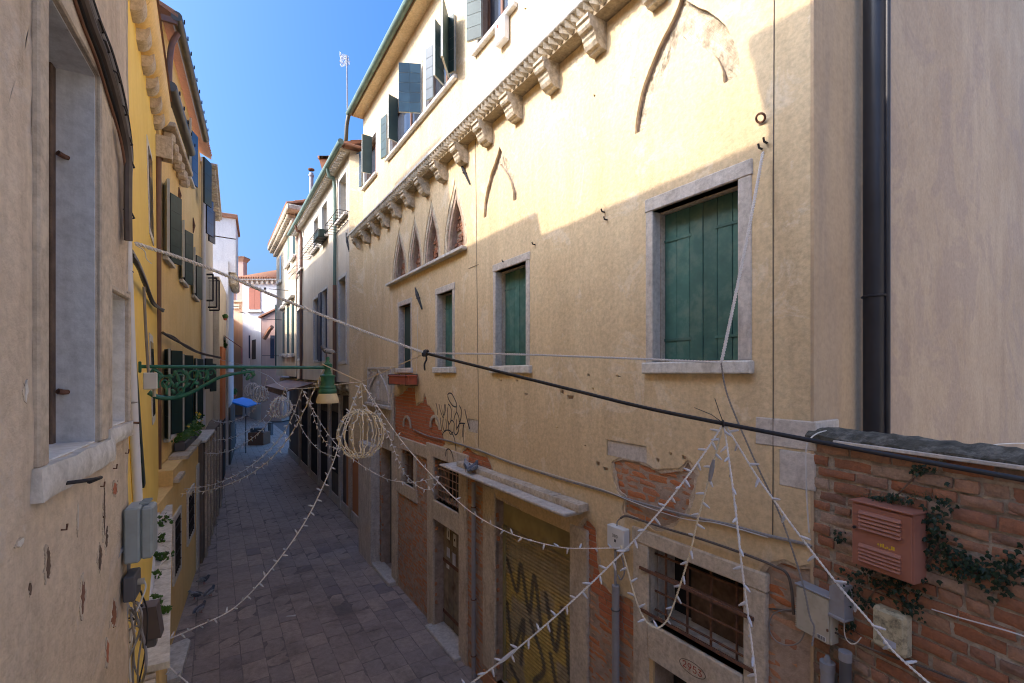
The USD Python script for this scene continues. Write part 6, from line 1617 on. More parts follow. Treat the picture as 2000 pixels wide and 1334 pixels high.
rope_thing('rope', 'grey rope falling from the window rope to the beige meter box', [(1408, 708, 3.42), (1422, 775, 3.38), (1470, 890, 3.32), (1525, 1010, 3.26), (1565, 1130, 3.16), (1582, 1205, 3.1), (1590, 1225, 3.08), (1586, 1262, 3.06)], 0.0065, 'cable_grey')
cable('cable', 'thick black cable from the knot to the right edge', [K, (1100, 757, 3.70), (1255, 795, 3.30), (1412, 827, 2.96), (1700, 882, 2.53), (2000, 937, 2.2), (2150, 965, 2.07)], 0.0135, 'cable_black')
kn = thing('cable_knot', 'black knot joining the ropes and the thick cable', 'cable knot', P(*K))
kp = P(*K)
for i in range(4):
    part(kn, 'turn', tube(ring_pts(kp + np.array([0.008 * i - .012, 0, 0.004 * (i % 2)]), 0.026, [0.25, 0.5, 0.2] / np.linalg.norm([.25, .5, .2]), [0, 0.2, 1] / np.linalg.norm([0, .2, 1]), 16), 0.009, 6), 'cable_black', smooth=50)
part(kn, 'tail', tube(smoothline([P(832, 694, 4.5), P(833, 702, 4.5), P(829, 712, 4.5), P(830, 724, 4.5)], 5), [0.009] * 15 + [0.004], 6), 'cable_black', smooth=50)
kn2 = thing('cable_tie', 'black cable tie with two loose ends where four light strings meet', 'cable tie', P(1412, 826, 2.95))
part(kn2, 'wrap', tube(ring_pts(P(1412, 827, 2.955), 0.019, [0.2, 1, 0] / np.linalg.norm([.2, 1, 0]), [0, 0, 1], 14), 0.006, 6), 'cable_black', smooth=50)
part(kn2, 'loose_end', tube([P(1413, 826, 2.95), P(1405, 805, 2.94), P(1396, 778, 2.93)], 0.0025, 5), 'cable_black')
part(kn2, 'loose_end', tube([P(1412, 826, 2.95), P(1390, 810, 2.95), P(1356, 796, 2.96)], 0.0025, 5), 'cable_black')
A1p = (705, 746, 5.2)
rope_thing('rope', 'thin yellowed rope from the street lamp to the lit ball hanger', [(630, 711, 5.5), (668, 729, 5.35), A1p], 0.006, 'rope_tan')
rope_thing('rope', 'thin yellowed rope from the lit ball hanger up to the knot', [A1p, (765, 719, 4.85), K], 0.006, 'rope_tan')
rope_thing('rope', 'thin white rope sagging from the ball hanger to the distant balls', [A1p, (650, 752, 6.2), (590, 759, 7.6), (557, 757, 9.0), (540, 748, 10.5), (522, 733, 12.0), (470, 712, 14.0), (428, 702, 15.5)], 0.006, 'rope')

# ---- strings of lights
def bulb_mesh(c, d, L_, r):
    d = d / np.linalg.norm(d)
    pts = np.array([c, c + d * L_ * 0.62, c + d * L_ * 0.66, c + d * L_ * 0.93, c + d * L_])
    return tube(pts, [r, r * 0.98, r * 0.74, r * 0.62, r * 0.2], 7)
def lights(label, pts, wire='wire_white', r=0.0062, step=0.082, L_=0.052, br=0.0085, seed=0, parts=True, side=None, skip=0.0):
    rg = random.Random(seed)
    mb, c, t = rope('', '', pts, r, wire)
    mid = c[len(c) // 2]
    th_ = thing('light_string', label, 'string of lights', mid)
    part(th_, 'wire', mb, wire, smooth=50)
    seg = np.linalg.norm(np.diff(c, axis=0), axis=1); s = np.concatenate([[0], np.cumsum(seg)])
    x = skip + rg.uniform(0.02, step)
    far = MB()
    i = 0
    while x < s[-1] - 0.02:
        k = int(np.searchsorted(s, x)); k = min(k, len(c) - 1)
        a = rg.uniform(0, 2 * math.pi)
        side_ = np.cross(t[k], UP); side_ /= np.linalg.norm(side_) + 1e-9
        up_ = np.cross(side_, t[k])
        ang = (i % 2) * math.pi + rg.uniform(-0.9, 0.9)
        d = math.cos(ang) * up_ * 0.9 + math.sin(ang) * side_ + t[k] * rg.uniform(-0.1, 0.7) + np.array([0, 0, -0.25])
        bm = bulb_mesh(c[k] + d / np.linalg.norm(d) * r * 0.8, d, L_, br)
        if parts: part(th_, 'bulb', bm, 'bulb', smooth=50)
        else: far.addm(bm)
        x += step * rg.uniform(0.75, 1.3); i += 1
    if not parts and far.n: part(th_, 'bulbs', far, 'bulb', smooth=50, kind='stuff')
    return th_
AP = (1412, 830, 2.96)
f1 = lights('string of white lights crossing the shop shutter down to the bottom edge', [(1410, 832, 2.96), (1372, 890, 2.98), (1300, 985, 3.0), (1215, 1080, 3.05), (1100, 1190, 3.1), (1000, 1275, 3.15), (920, 1334, 3.2), (850, 1380, 3.22)], seed=1)
cq1 = [P(985, 1287, 3.155), P(1002, 1273, 3.15)]
part(f1, 'connector', tube([P(974, 1296, 3.16), *cq1, P(1010, 1267, 3.145)], [0.008, 0.015, 0.013, 0.007], 8), 'bulb', smooth=50)
f2 = lights('string of white lights looping low in front of the big barred window', [(1411, 834, 2.96), (1393, 905, 3.0), (1364, 1010, 3.05), (1346, 1085, 3.1), (1316, 1180, 3.2), (1300, 1215, 3.22), (1280, 1226, 3.22), (1258, 1208, 3.25), (1240, 1165, 3.3), (1222, 1100, 3.35), (1212, 1065, 3.4)], seed=2, wire='wire_tan')
part(f2, 'connector', tube([P(1394, 898, 2.99), P(1391, 912, 3.0), P(1388, 928, 3.0), P(1386, 940, 3.0)], [0.008, 0.016, 0.014, 0.008], 8), 'pipe_grey', smooth=50)
lights('string of white lights hanging straight down in front of the barred window', [(1414, 832, 2.96), (1424, 900, 2.9), (1437, 1000, 2.8), (1448, 1100, 2.7), (1462, 1210, 2.65), (1473, 1300, 2.6), (1480, 1370, 2.6)], seed=3)
lights('string of white lights running down across the garden wall', [(1417, 831, 2.96), (1440, 868, 2.93), (1478, 930, 2.88), (1510, 975, 2.82), (1555, 1037, 2.75), (1635, 1140, 2.6), (1700, 1215, 2.5), (1745, 1272, 2.42), (1800, 1322, 2.36), (1850, 1365, 2.3)], seed=4, step=0.115)
lights('thin string of lights sagging from the ball hanger to the meter box', [(1215, 1070, 3.42), (1150, 1071, 3.6), (1090, 1068, 3.8), (1000, 1043, 4.1), (920, 1000, 4.4), (850, 935, 4.7), (790, 868, 4.9), (745, 805, 5.1), (707, 748, 5.2)], r=0.0045, seed=5, step=0.12, L_=0.045)
lights('long string of lights swinging from the ball hanger to the left foreground', [(290, 1264, 4.2), (330, 1248, 4.22), (380, 1226, 4.3), (460, 1185, 4.45), (535, 1105, 4.65), (600, 1012, 4.85), (645, 917, 5.0), (662, 868, 5.05), (680, 812, 5.15), (698, 765, 5.2), (705, 747, 5.2)], seed=6, step=0.075, L_=0.05)
lights('short string of lights dropping out of frame at the bottom left', [(290, 1264, 4.2), (315, 1288, 4.15), (345, 1315, 4.1), (385, 1350, 4.0)], seed=7, step=0.09)
lights('loose looped string of lights beside the nearest ball of wire', [(708, 748, 5.2), (735, 800, 5.25), (765, 865, 5.3), (778, 900, 5.35), (795, 930, 5.4), (820, 952, 5.4), (840, 956, 5.4), (852, 945, 5.4), (858, 930, 5.4)], r=0.003, seed=8, step=0.05, L_=0.04)
lights('string of lights from the second hanger to the grilled window', [(590, 760, 7.6), (620, 815, 7.4), (650, 860, 7.2), (690, 897, 6.9), (725, 920, 6.7), (760, 937, 6.5), (800, 942, 6.3), (830, 938, 6.1), (858, 930, 5.9)], r=0.004, seed=9, step=0.13, L_=0.05)
lights('near string of lights sagging from the second hanger to the ochre ledge', [(632, 722, 5.6), (600, 790, 6.2), (570, 845, 6.8), (535, 890, 7.3), (490, 925, 7.8), (440, 948, 8.2), (395, 960, 8.6), (352, 965, 8.9)], seed=10, step=0.12, wire='wire_tan', L_=0.06)
lights('far string of lights sagging from the second hanger to the ochre ledge', [(590, 760, 7.6), (570, 815, 7.8), (545, 858, 8.0), (505, 898, 8.4), (460, 928, 8.7), (410, 948, 9.0), (360, 955, 9.2)], seed=11, step=0.12, L_=0.06)
lights('tangled string of lights hanging right of the second hanger', [(590, 760, 7.6), (608, 800, 7.6), (622, 840, 7.6), (640, 868, 7.5), (665, 880, 7.3)], r=0.003, seed=12, step=0.06, L_=0.05)
lights('string of lights from the second ball to the far end of the ochre ledge', [(557, 757, 9.0), (545, 790, 9.4), (520, 830, 10.0), (490, 858, 10.8), (455, 878, 11.6), (420, 886, 12.4), (395, 884, 13.0)], seed=13, step=0.14, L_=0.07, r=0.007)
lights('fainter string of lights beyond the second ball', [(545, 775, 10.0), (520, 812, 10.8), (488, 838, 11.6), (450, 856, 12.4), (415, 860, 13.2)], seed=14, step=0.16, L_=0.07, r=0.006)
lights('string of lights from the distant ball to the left fronts', [(522, 735, 12.0), (510, 775, 12.6), (490, 805, 13.4), (462, 820, 14.2), (435, 825, 15.0), (415, 820, 15.6)], seed=15, step=0.18, L_=0.08, r=0.008)
lights('string of lights stretched to the right past the second ball', [(557, 757, 9.0), (572, 800, 9.2), (596, 848, 9.2), (625, 880, 9.0), (655, 893, 8.8)], seed=16, step=0.14, L_=0.06, r=0.005)
def ball(label, c, rad, nm=16, seed=0, wr=0.0072, wm='wire_tan', bl=0.030, br=0.0075):
    rg = random.Random(seed)
    t = thing('light_ball', label, 'ball of lights', c)
    n = 18
    for k in range(nm):
        a = 2 * math.pi * k / nm + rg.uniform(-.05, .05)
        ph = np.linspace(0.10, math.pi - 0.06, n)
        wob = rg.uniform(-.03, .03)
        q = np.stack([np.sin(ph) * np.cos(a + wob * np.sin(ph * 2)), np.sin(ph) * np.sin(a + wob * np.sin(ph * 2)), np.cos(ph) * 1.06], 1) * rad * (1 + rg.uniform(-.02, .02))
        q += np.array([[rg.gauss(0, .006) for _ in range(3)] for _ in range(n)]) * rad / .27
        part(t, 'meridian_wire', tube(q + c, wr, 5), wm, smooth=50)
        for j in range(1, n - 1, 2 if rad > 0.2 else 3):
            d = np.array([rg.gauss(0, 1) for _ in range(3)]) + q[j] / rad * 0.8
            part(t, 'bulb', bulb_mesh(q[j] + c, d, bl, br), 'bulb')
    for z in (0.9, -0.9):
        part(t, 'hoop', tube(ring_pts(c + np.array([0, 0, z * rad * 1.02]), rad * 0.38, [1, 0, 0], [0, 1, 0], 18), 0.005, 5), 'wire_tan')
    return t
b1 = P(705, 847, 5.25)
nb1 = ball('nearest and largest ball of light string wire above the alley', b1, 0.255, seed=1)
lights('pair of short hanging lights above the nearest ball', [(705, 748, 5.2), (697, 775, 5.22), (686, 800, 5.23), (680, 815, 5.23)], seed=21, r=0.005, step=0.07, L_=0.045, wire='wire_tan')
lights('second short hanging light string above the nearest ball', [(705, 748, 5.2), (707, 775, 5.22), (709, 800, 5.23), (712, 812, 5.23)], seed=22, r=0.005, step=0.08, L_=0.045, wire='wire_tan')
nb2 = ball('middle ball of light string wire, round and half as large', P(549, 796, 12.0), 0.25, seed=5, wr=0.013, wm='wire_white', bl=0.05, br=0.012, nm=14)
dup(nb2, P(507, 770, 15.0), 95, label='pale distant ball of light string wire behind the other two')
dup(nb2, P(492, 762, 17.5), 160, label='farthest faint ball of light string wire by the blue parasol')

# ---- wiring on the gothic house
def wall_cable(name, label, pts, r, mat, o=0.03, pl=R, n=5, sides=6):
    q = smoothline(np.array([pl.w(*(lambda a: (a[0], o + 0.0, a[1]))(pl.at(*p, o))) for p in pts]), n)
    return solo(name, tube(q, r, sides), mat, label, 'cable', smooth=50)
wall_cable('wall_cable', 'grey cable bundle sagging along the front under the scrawl to the corner', [(806, 838), (835, 851), (880, 862), (935, 880), (1000, 905), (1100, 937), (1175, 958), (1230, 976), (1330, 1004), (1420, 1024), (1500, 1046), (1570, 1062), (1585, 1068)], 0.013, 'cable_grey')
wall_cable('wall_cable', 'thin white cable following the grey bundle', [(930, 876), (1000, 902), (1100, 933), (1180, 957), (1240, 982), (1330, 1012), (1400, 1022), (1500, 1050)], 0.004, 'cable_white', 0.045)
wall_cable('wall_cable', 'dark cable pair over the low barred window to the beige meter box', [(1212, 1012), (1222, 1008), (1245, 1014), (1300, 1032), (1360, 1050), (1420, 1070), (1480, 1092), (1512, 1106), (1535, 1118), (1545, 1145), (1550, 1200)], 0.012, 'cable_brown', 0.055)
wall_cable('wall_cable', 'thin black wire down the plaster past the scrawl', [(928, 245), (930, 400), (932, 600), (934, 760), (935, 874)], 0.004, 'cable_brown', 0.02)
wall_cable('wall_cable', 'thin black wire down the plaster near the corner', [(1512, -30), (1511, 200), (1510, 400), (1510, 600), (1510, 860), (1509, 1045)], 0.004, 'cable_brown', 0.02)
wall_cable('wall_cable', 'short thin wire across the plaster by the small shuttered window', [(915, 525), (935, 516)], 0.004, 'cable_brown', 0.02)
wall_cable('wall_cable', 'white cable at the end of the gothic house beside the planter', [(816, 600), (815, 680), (813, 740)], 0.005, 'cable_white', 0.02)
# meter box 380 with its conduit
mu, mz = R.at(1200, 1052, 0.12)
mb_ = thing('meter_box', 'small white meter box numbered 380 on the wall beside the roller shutter', 'meter box', R.w(mu, 0.05, mz - .1))
w_ = (R.u(1183, .12) - R.u(1216, .12))
part(mb_, 'case', bx(R, mu - w_ / 2, mu + w_ / 2, 0.017, 0.11, R.z(1200, 1073, .12), R.z(1200, 1030, .12), 0.008), 'box_white')
t_ = meshkit.text_mesh('380', 0.032, 0.0015); tv = np.array(t_.vertices); tv[:, 0] -= tv[:, 0].mean()
part(mb_, 'number', (R.map(np.stack([mu - tv[:, 0], 0.1102 + tv[:, 2], mz + 0.01 + tv[:, 1]], 1)), np.array(t_.faces)), 'paint_black')
part(mb_, 'cover_line', bx(R, mu - .012, mu + .012, 0.1102, 0.1115, mz - 0.04, mz - 0.01), 'paint_black')
part(mb_, 'feed_wire', tube(smoothline([R.w(mu + 0.02, 0.06, R.z(1200, 1030, .12)), R.w(mu + 0.01, 0.06, R.z(1200, 1015, .06)), R.w(mu - 0.08, 0.05, R.z(1215, 1006, .06))], 5), 0.007, 6), 'cable_grey', smooth=50)
part(mb_, 'drop_wire', tube(smoothline([R.w(mu - 0.02, 0.06, R.z(1200, 1073, .12)), R.w(mu - 0.09, 0.06, R.z(1212, 1110, .06)), R.w(mu - 0.04, 0.06, R.z(1205, 1128, .06)), R.w(mu + 0.01, 0.06, R.z(1198, 1118, .06))], 5), 0.009, 6), 'cable_grey', smooth=50)
cu = R.u(1203, .06)
cd = thing('conduit', 'thick grey plastic conduit below the numbered meter box', 'conduit', R.w(cu, 0.06, 0))
part(cd, 'pipe', tube([R.w(cu, 0.065, 0), R.w(cu, 0.065, R.z(1203, 1143, .06))], 0.042, 12), 'pipe_grey', smooth=50)
part(cd, 'inner_pipe', tube([R.w(cu + .01, 0.06, R.z(1203, 1143, .06)), R.w(cu + .01, 0.06, R.z(1203, 1075, .06))], 0.016, 8), 'pipe_grey', smooth=50)
part(cd, 'clip', tube(ring_pts(R.w(cu, .065, R.z(1203, 1190, .06)), 0.045, [*R.d, 0], [*R.out, 0], 16), 0.008, 6), 'box_dark', smooth=50)
pu = R.u(926, .06)
dn = thing('rain_pipe', 'grey brown rain pipe between the plank door and the shop', 'pipe', R.w(pu, 0.06, 0))
part(dn, 'pipe', tube([R.w(pu, 0.07, 0), R.w(pu, 0.07, R.z(926, 942, .06))], 0.037, 12), 'pipe_grey', smooth=50)
for py in (990, 1170, 1280):
    part(dn, 'clip', tube(ring_pts(R.w(pu, .07, R.z(926, py, .06)), 0.042, [*R.d, 0], [*R.out, 0], 16), 0.009, 6), 'rust', smooth=50)
# alarm box, planters, antenna, vent
bu, bz = R.at(976, 58, .12)
al = thing('alarm_box', 'white alarm box with a red emblem under the top floor window', 'alarm box', R.w(bu, 0.05, bz))
part(al, 'case', bx(R, bu - .13, bu + .13, 0.02, 0.14, bz - .2, bz + .18, 0.02), 'box_white')
part(al, 'emblem', ext(R, Point(bu + .03, bz + .06).buffer(.03), 0.1402, 0.142), 'paint_red')
part(al, 'bracket', bx(R, bu - .2, bu - .02, 0.02, 0.10, bz + .2, bz + .26, .01), 'rust')
fu0, fu1 = R.u(803, .2), R.u(764, .2)
fz0 = R.z(785, 750, .15)
fb = thing('red_planter', 'terracotta red flower trough under the narrow dark window', 'planter', R.w(fu0, 0.1, fz0))
part(fb, 'trough', ext(Pl(R.p0, R.d, R.out), sbox(fu0, fz0, fu1, fz0 + .2), 0.06, 0.26), 'terracotta')
part(fb, 'rim', bx(R, fu0 - .02, fu1 + .02, 0.05, 0.28, fz0 + .17, fz0 + .21, .01), 'terracotta')
part(fb, 'holder', tube([R.w(fu0 + .1, 0.0, fz0 + .22), R.w(fu0 + .1, .29, fz0 + .22), R.w(fu0 + .1, .29, fz0 - .02), R.w(fu0 + .1, 0.0, fz0 - .02)], .008, 5), 'iron')
part(fb, 'holder', tube([R.w(fu1 - .1, 0.0, fz0 + .22), R.w(fu1 - .1, .29, fz0 + .22), R.w(fu1 - .1, .29, fz0 - .02), R.w(fu1 - .1, 0.0, fz0 - .02)], .008, 5), 'iron')
part(fb, 'end_tub', bx(R, fu1 + .02, fu1 + .14, 0.06, 0.24, fz0 - .02, fz0 + .14, .01), 'box_dark')
an = thing('antenna', 'tall thin television antenna mast against the sky', 'antenna', P(678, 245, 16))
ant = lambda px, py: P(px, py, 16.5)
part(an, 'mast', tube([ant(679, 250), ant(677, 108)], 0.025, 6), 'pipe_grey')
for py, a, b in ((112, 664, 682), (118, 668, 684), (124, 663, 680)):
    part(an, 'boom', tube([ant(a, py - 4), ant(b, py + 3)], 0.012, 5), 'pipe_grey')
for k in range(8):
    px = 665 + k * 2.3
    part(an, 'element', tube([ant(px - 1.5, 103 + k * .8), ant(px + 1.5, 131 - k * .6)], 0.008, 4), 'pipe_white')
for k in range(4):
    part(an, 'element', tube([ant(664, 101 + k * 8), ant(668, 112 + k * 6)], 0.010, 4), 'pipe_white')
vp = P(608, 375, 21.0)
vn = thing('flue_pipe', 'steel flue pipe with a rain cap above the green gutter', 'flue', vp)
k2 = 21.0 / F
part(vn, 'pipe', tube([vp + [0, 0, -1.2], P(608, 338, 21)], 4.0 * k2, 12), 'pipe_grey', smooth=50)
part(vn, 'cap', lathe([(5.2 * k2, 0), (6.2 * k2, 1.5 * k2), (5.6 * k2, 3 * k2), (0, 5 * k2)], 14, P(608, 333, 21)), 'rust', smooth=50)
part(vn, 'collar', lathe([(5.0 * k2, 0), (5.2 * k2, 3 * k2), (4.1 * k2, 4.5 * k2)], 14, P(608, 345, 21)), 'pipe_grey', smooth=50)
chimney('chimney', 'small tiled chimney peeping over the green gutter', 631, 640, 309, 350, 19.0, 0.12)

# ---- boxes on the garden wall
def sbx(px0, px1, py0, py1, o):                                     # face rectangle of a box standing out by o
    a, z1_ = S.at(px0, py0, o); b, _ = S.at(px1, py0, o); z0_ = S.z(px0, py1, o)
    return min(a, b), max(a, b), z0_, z1_
a, b, z0, z1 = sbx(1662, 1783, 978, 1100, 0.14)
cab = thing('cabinet', 'red brown louvred metal cabinet on the brick garden wall', 'cabinet', S.w((a + b) / 2, 0, z0))
part(cab, 'case', bx(S, a, b, 0.0, 0.128, z0, z1, 0.004), 'box_red')
part(cab, 'door', bx(S, a + 0.006, b - 0.006, 0.1285, 0.140, z0 + 0.006, z1 - 0.012, 0.004), 'box_red')
part(cab, 'top', bx(S, a - 0.006, b + 0.006, -0.02, 0.148, z1 + 0.0005, z1 + 0.012, 0.003), 'box_red')
H_ = z1 - z0; W_ = b - a
for zf0, zf1 in ((0.60, 0.90), (0.10, 0.38)):
    for k in range(5):
        zc_ = z0 + H_ * (zf0 + (zf1 - zf0) * (k + .5) / 5)
        hh = H_ * (zf1 - zf0) / 5 * 0.42
        u0_, u1_ = a + W_ * .17, b - W_ * .15
        v = np.array([(u, o, z) for u in (u0_, u1_) for o, z in ((0.1402, zc_ - hh), (0.156, zc_ - hh), (0.1435, zc_ + hh), (0.1402, zc_ + hh))])
        f = np.array([(0, 1, 5), (0, 5, 4), (1, 2, 6), (1, 6, 5), (2, 3, 7), (2, 7, 6), (3, 0, 4), (3, 4, 7), (0, 2, 1), (0, 3, 2), (4, 5, 6), (4, 6, 7)])
        part(cab, 'louvre', (S.map(v), f), 'box_red')
part(cab, 'lock', tube([S.w(b - W_ * .07, .140, z0 + H_ * .60), S.w(b - W_ * .07, .150, z0 + H_ * .60)], 0.010, 10), 'cable_black')
for k, (f0, hh, dz) in enumerate(((.43, .012, .004), (.47, .018, 0), (.51, .022, 0), (.545, .008, -.004), (.575, .012, 0), (.61, .008, -.004), (.645, .024, 0), (.675, .022, 0))):
    uu = b - W_ * (f0 + 0.04)
    part(cab, 'yellow_mark', bx(S, uu - .0045, uu + .0045, 0.1402, 0.1412, z0 + H_ * .415 + dz, z0 + H_ * .415 + dz + hh), 'paint_yellow')
a, b, z0, z1 = sbx(1556, 1612, 1150, 1220, 0.09)
bb = thing('beige_meter_box', 'beige plastic meter box with a printed strip on the garden wall', 'meter box', S.w((a + b) / 2, 0, z0))
z1 += 0.03
part(bb, 'case', bx(S, a - .03, b + .01, -0.01, 0.075, z0 - .03, z1, 0.006), 'box_beige')
part(bb, 'lid', bx(S, a - .02, b + .005, 0.0755, 0.092, z0 - .025, z1 - .006, 0.006), 'box_beige')
part(bb, 'hood', bx(S, a - .035, b + .015, -0.01, 0.097, z1 + .0005, z1 + .014, 0.004), 'pipe_grey')
part(bb, 'latch', bx(S, a - .027, a - .012, 0.0925, 0.102, z0 + .07, z0 + .09, .003), 'rust')
part(bb, 'label_plate', bx(S, a - .005, a + .06, 0.0922, 0.0935, z0 - .012, z0 + .02), 'paper')
for k in range(9):
    part(bb, 'bar_mark', bx(S, a + .058 - k * .0066, a + .058 - k * .0066 - (.0045 if k % 3 else .0025), 0.0937, 0.0942, z0 - .009, z0 + .017), 'paint_black')
for k in range(14):
    part(bb, 'edge_rib', bx(S, b + .0102, b + .016, 0.04, 0.085, z0 - .02 + k * .016, z0 - .012 + k * .016), 'box_beige')
a, b, z0, z1 = sbx(1622, 1650, 1135, 1195, 0.07)
gb = thing('grey_meter_box', 'small grey pitched top box beside the beige meter box', 'meter box', S.w(a, 0, z0))
pr = Polygon([(a - .005, z0), (b, z0), (b, z1 - .03), ((a + b) / 2, z1 + .005), (a - .005, z1 - .0)])
part(gb, 'case', ext(S, pr, -0.01, 0.085), 'pipe_grey')
part(gb, 'base', bx(S, a - .012, b + .006, -0.01, 0.095, z0 - .025, z0 - .0005, .005), 'pipe_grey')
a, b, z0, z1 = sbx(1703, 1768, 1180, 1258, 0.07)
mbx = thing('mottled_meter_box', 'weathered cream meter box overgrown with ivy, peeling to black', 'meter box', S.w(a, 0, z0))
part(mbx, 'case', bx(S, a, b, -0.01, 0.065, z0, z1, .012), 'box_mottled')
part(mbx, 'lid', bx(S, a + .008, b - .008, 0.0655, 0.078, z0 + .02, z1 - .012, .008), 'box_mottled')
part(mbx, 'peeled_label', bx(S, a + .045, b - .07, 0.0785, 0.080, z0 + .045, z0 + .085), 'paper_blue')
for nm, px, py, r, lb in (('wall_conduit', 1617, 1292, 0.043, 'pale grey capped conduit at the bottom of the garden wall'), ('wall_conduit', 1652, 1272, 0.036, 'darker grey conduit beside the capped one')):
    u, z = S.at(px, py, 0.05)
    c_ = thing(nm, lb, 'conduit', S.w(u, .05, z))
    part(c_, 'pipe', tube([S.w(u, 0.055, 1.4), S.w(u, 0.055, z - .06)], r, 14), 'pipe_grey' if px < 1630 else 'box_dark', smooth=50)
    part(c_, 'cap', tube([S.w(u, 0.055, z - .06), S.w(u, 0.055, z)], r * 1.12, 14), 'pipe_grey', smooth=50)
    if px < 1630: part(c_, 'gland', lathe([(0.024, 0), (0.020, 0.02), (0.018, 0.03), (0.012, 0.045), (0, 0.046)], 12, S.w(u, .055, z)), 'pipe_grey', smooth=50)
def scable(label, pts, r, mat, o=0.03, n=6):
    return wall_cable('wall_cable', label, pts, r, mat, o, S, n)
scable('dark cable run along the garden wall under the meter boxes', [(1500, 1188), (1570, 1198), (1610, 1224), (1660, 1250), (1720, 1275), (1790, 1298), (1900, 1340)], 0.008, 'cable_brown')
scable('looped grey cable beside the low barred window', [(1548, 1190), (1530, 1192), (1510, 1200), (1502, 1225), (1512, 1248), (1535, 1260), (1560, 1255), (1573, 1230), (1575, 1200)], 0.005, 'cable_grey', 0.05)
scable('thin white cable looping under the small grey box', [(1649, 1200), (1650, 1240), (1660, 1256), (1672, 1256), (1682, 1245)], 0.004, 'cable_white', 0.05)
scable('thin white cable along the garden wall at the right', [(1820, 1190), (1880, 1208), (1960, 1230), (2010, 1246)], 0.004, 'cable_white', 0.03)
cable('cable', 'white wire arching over the end of the mossy coping', [(1580, 1040, 3.36), (1575, 960, 3.36), (1574, 880, 3.36), (1582, 858, 3.36), (1600, 845, 3.4), (1630, 841, 3.42), (1664, 848, 3.42)], 0.005, 'cable_white')
cable('cable', 'thin pale wire behind the coping on the tan wall', [(1920, 872, 4.12), (1960, 867, 4.2), (2010, 866, 4.35)], 0.006, 'cable_white')
# ivy
iv = thing('ivy', 'dark ivy spreading round the red brown cabinet on the brick garden wall', 'ivy', S.w(-0.7, 0, 3.4))
rr = random.Random(31)
def ivy_leaf(c, s, nrm, up):
    nrm = nrm / np.linalg.norm(nrm); sd = np.cross(up, nrm); sd /= np.linalg.norm(sd) + 1e-9; up2 = np.cross(nrm, sd)
    o2 = [(0, -.5), (.28, -.42), (.5, -.05), (.26, .08), (.16, .2), (0, .62), (-.16, .2), (-.26, .08), (-.5, -.05), (-.28, -.42)]
    v = [c + nrm * s * 0.08] + [c + sd * x * s + up2 * y * s - nrm * s * .10 * abs(x) * 2 for x, y in o2]
    f = [(0, i, i % 10 + 1) for i in range(1, 11)]
    return np.array(v), np.array(f)
spots = [(1820, 1030, 34, 52, 26), (1835, 1075, 34, 35, 18), (1700, 1125, 62, 22, 34), (1660, 1155, 25, 18, 12), (1760, 1145, 50, 26, 26), (1900, 1110, 46, 22, 26), (1955, 1130, 40, 36, 26), (1860, 1095, 40, 22, 16), (1785, 1185, 22, 26, 14), (1745, 975, 42, 8, 14), (1800, 915, 26, 12, 9), (1640, 1048, 14, 10, 7), (1655, 1225, 16, 14, 8), (1990, 1100, 24, 30, 12), (1690, 1180, 22, 12, 8), (1840, 985, 18, 14, 8)]
cnt = 0
stf = MB()
for px, py, sx, sy, n in spots:
    for k in range(int(n * 2.5)):
        x, y = px + rr.gauss(0, sx * .55), py + rr.gauss(0, sy * .55)
        o = abs(rr.gauss(0.02, 0.025)) + 0.008
        u, z = S.at(x, y, o)
        nrm = np.array([*S.out, 0]) + np.array([rr.gauss(0, .45), rr.gauss(0, .45), rr.uniform(-.1, .7)])
        up = np.array([rr.gauss(0, .5), rr.gauss(0, .5), -1.0])
        lf = ivy_leaf(S.w(u, o, z), rr.uniform(0.016, 0.036), nrm, up)
        if cnt < 290 and k < n: part(iv, 'ivy_leaf', lf, 'ivy'); cnt += 1
        else: stf.addm(lf)
part(iv, 'small_leaves', stf, 'ivy', kind='stuff')
for pts in ([(1700, 1130), (1760, 1150), (1830, 1080), (1900, 1110), (1970, 1135)], [(1820, 1000), (1835, 1060), (1800, 1120)], [(1745, 976), (1800, 915)], [(1690, 1180), (1720, 1150), (1785, 1190)]):
    part(iv, 'stem', tube(smoothline(np.array([S.w(*(lambda a: (a[0], .012, a[1]))(S.at(*p, .012))) for p in pts]), 6), 0.005, 5), 'wood_old')
gr = thing('grass_tuft', 'dry grass tufts growing in the garden wall joints', 'grass', S.w(-0.9, 0, 4), kind='stuff')
gmb = MB()
for px, py, n in ((1745, 972, 60), (1700, 966, 30), (1800, 965, 30), (1860, 900, 18), (1780, 895, 14)):
    for k in range(n):
        u, z = S.at(px + rr.gauss(0, 26), py + rr.gauss(4, 4), 0.02)
        a = S.w(u, 0.005, z); b = a + np.array([*S.out, 0]) * rr.uniform(0.01, .05) + np.array([rr.gauss(0, .015), rr.gauss(0, .015), rr.uniform(-.03, .035)])
        gmb.addm(tube([a, (a + b) / 2 + [0, 0, .006], b], [.0014, .0012, .0004], 3, cap=False))
part(gr, 'blades', gmb, 'leaf_dull')

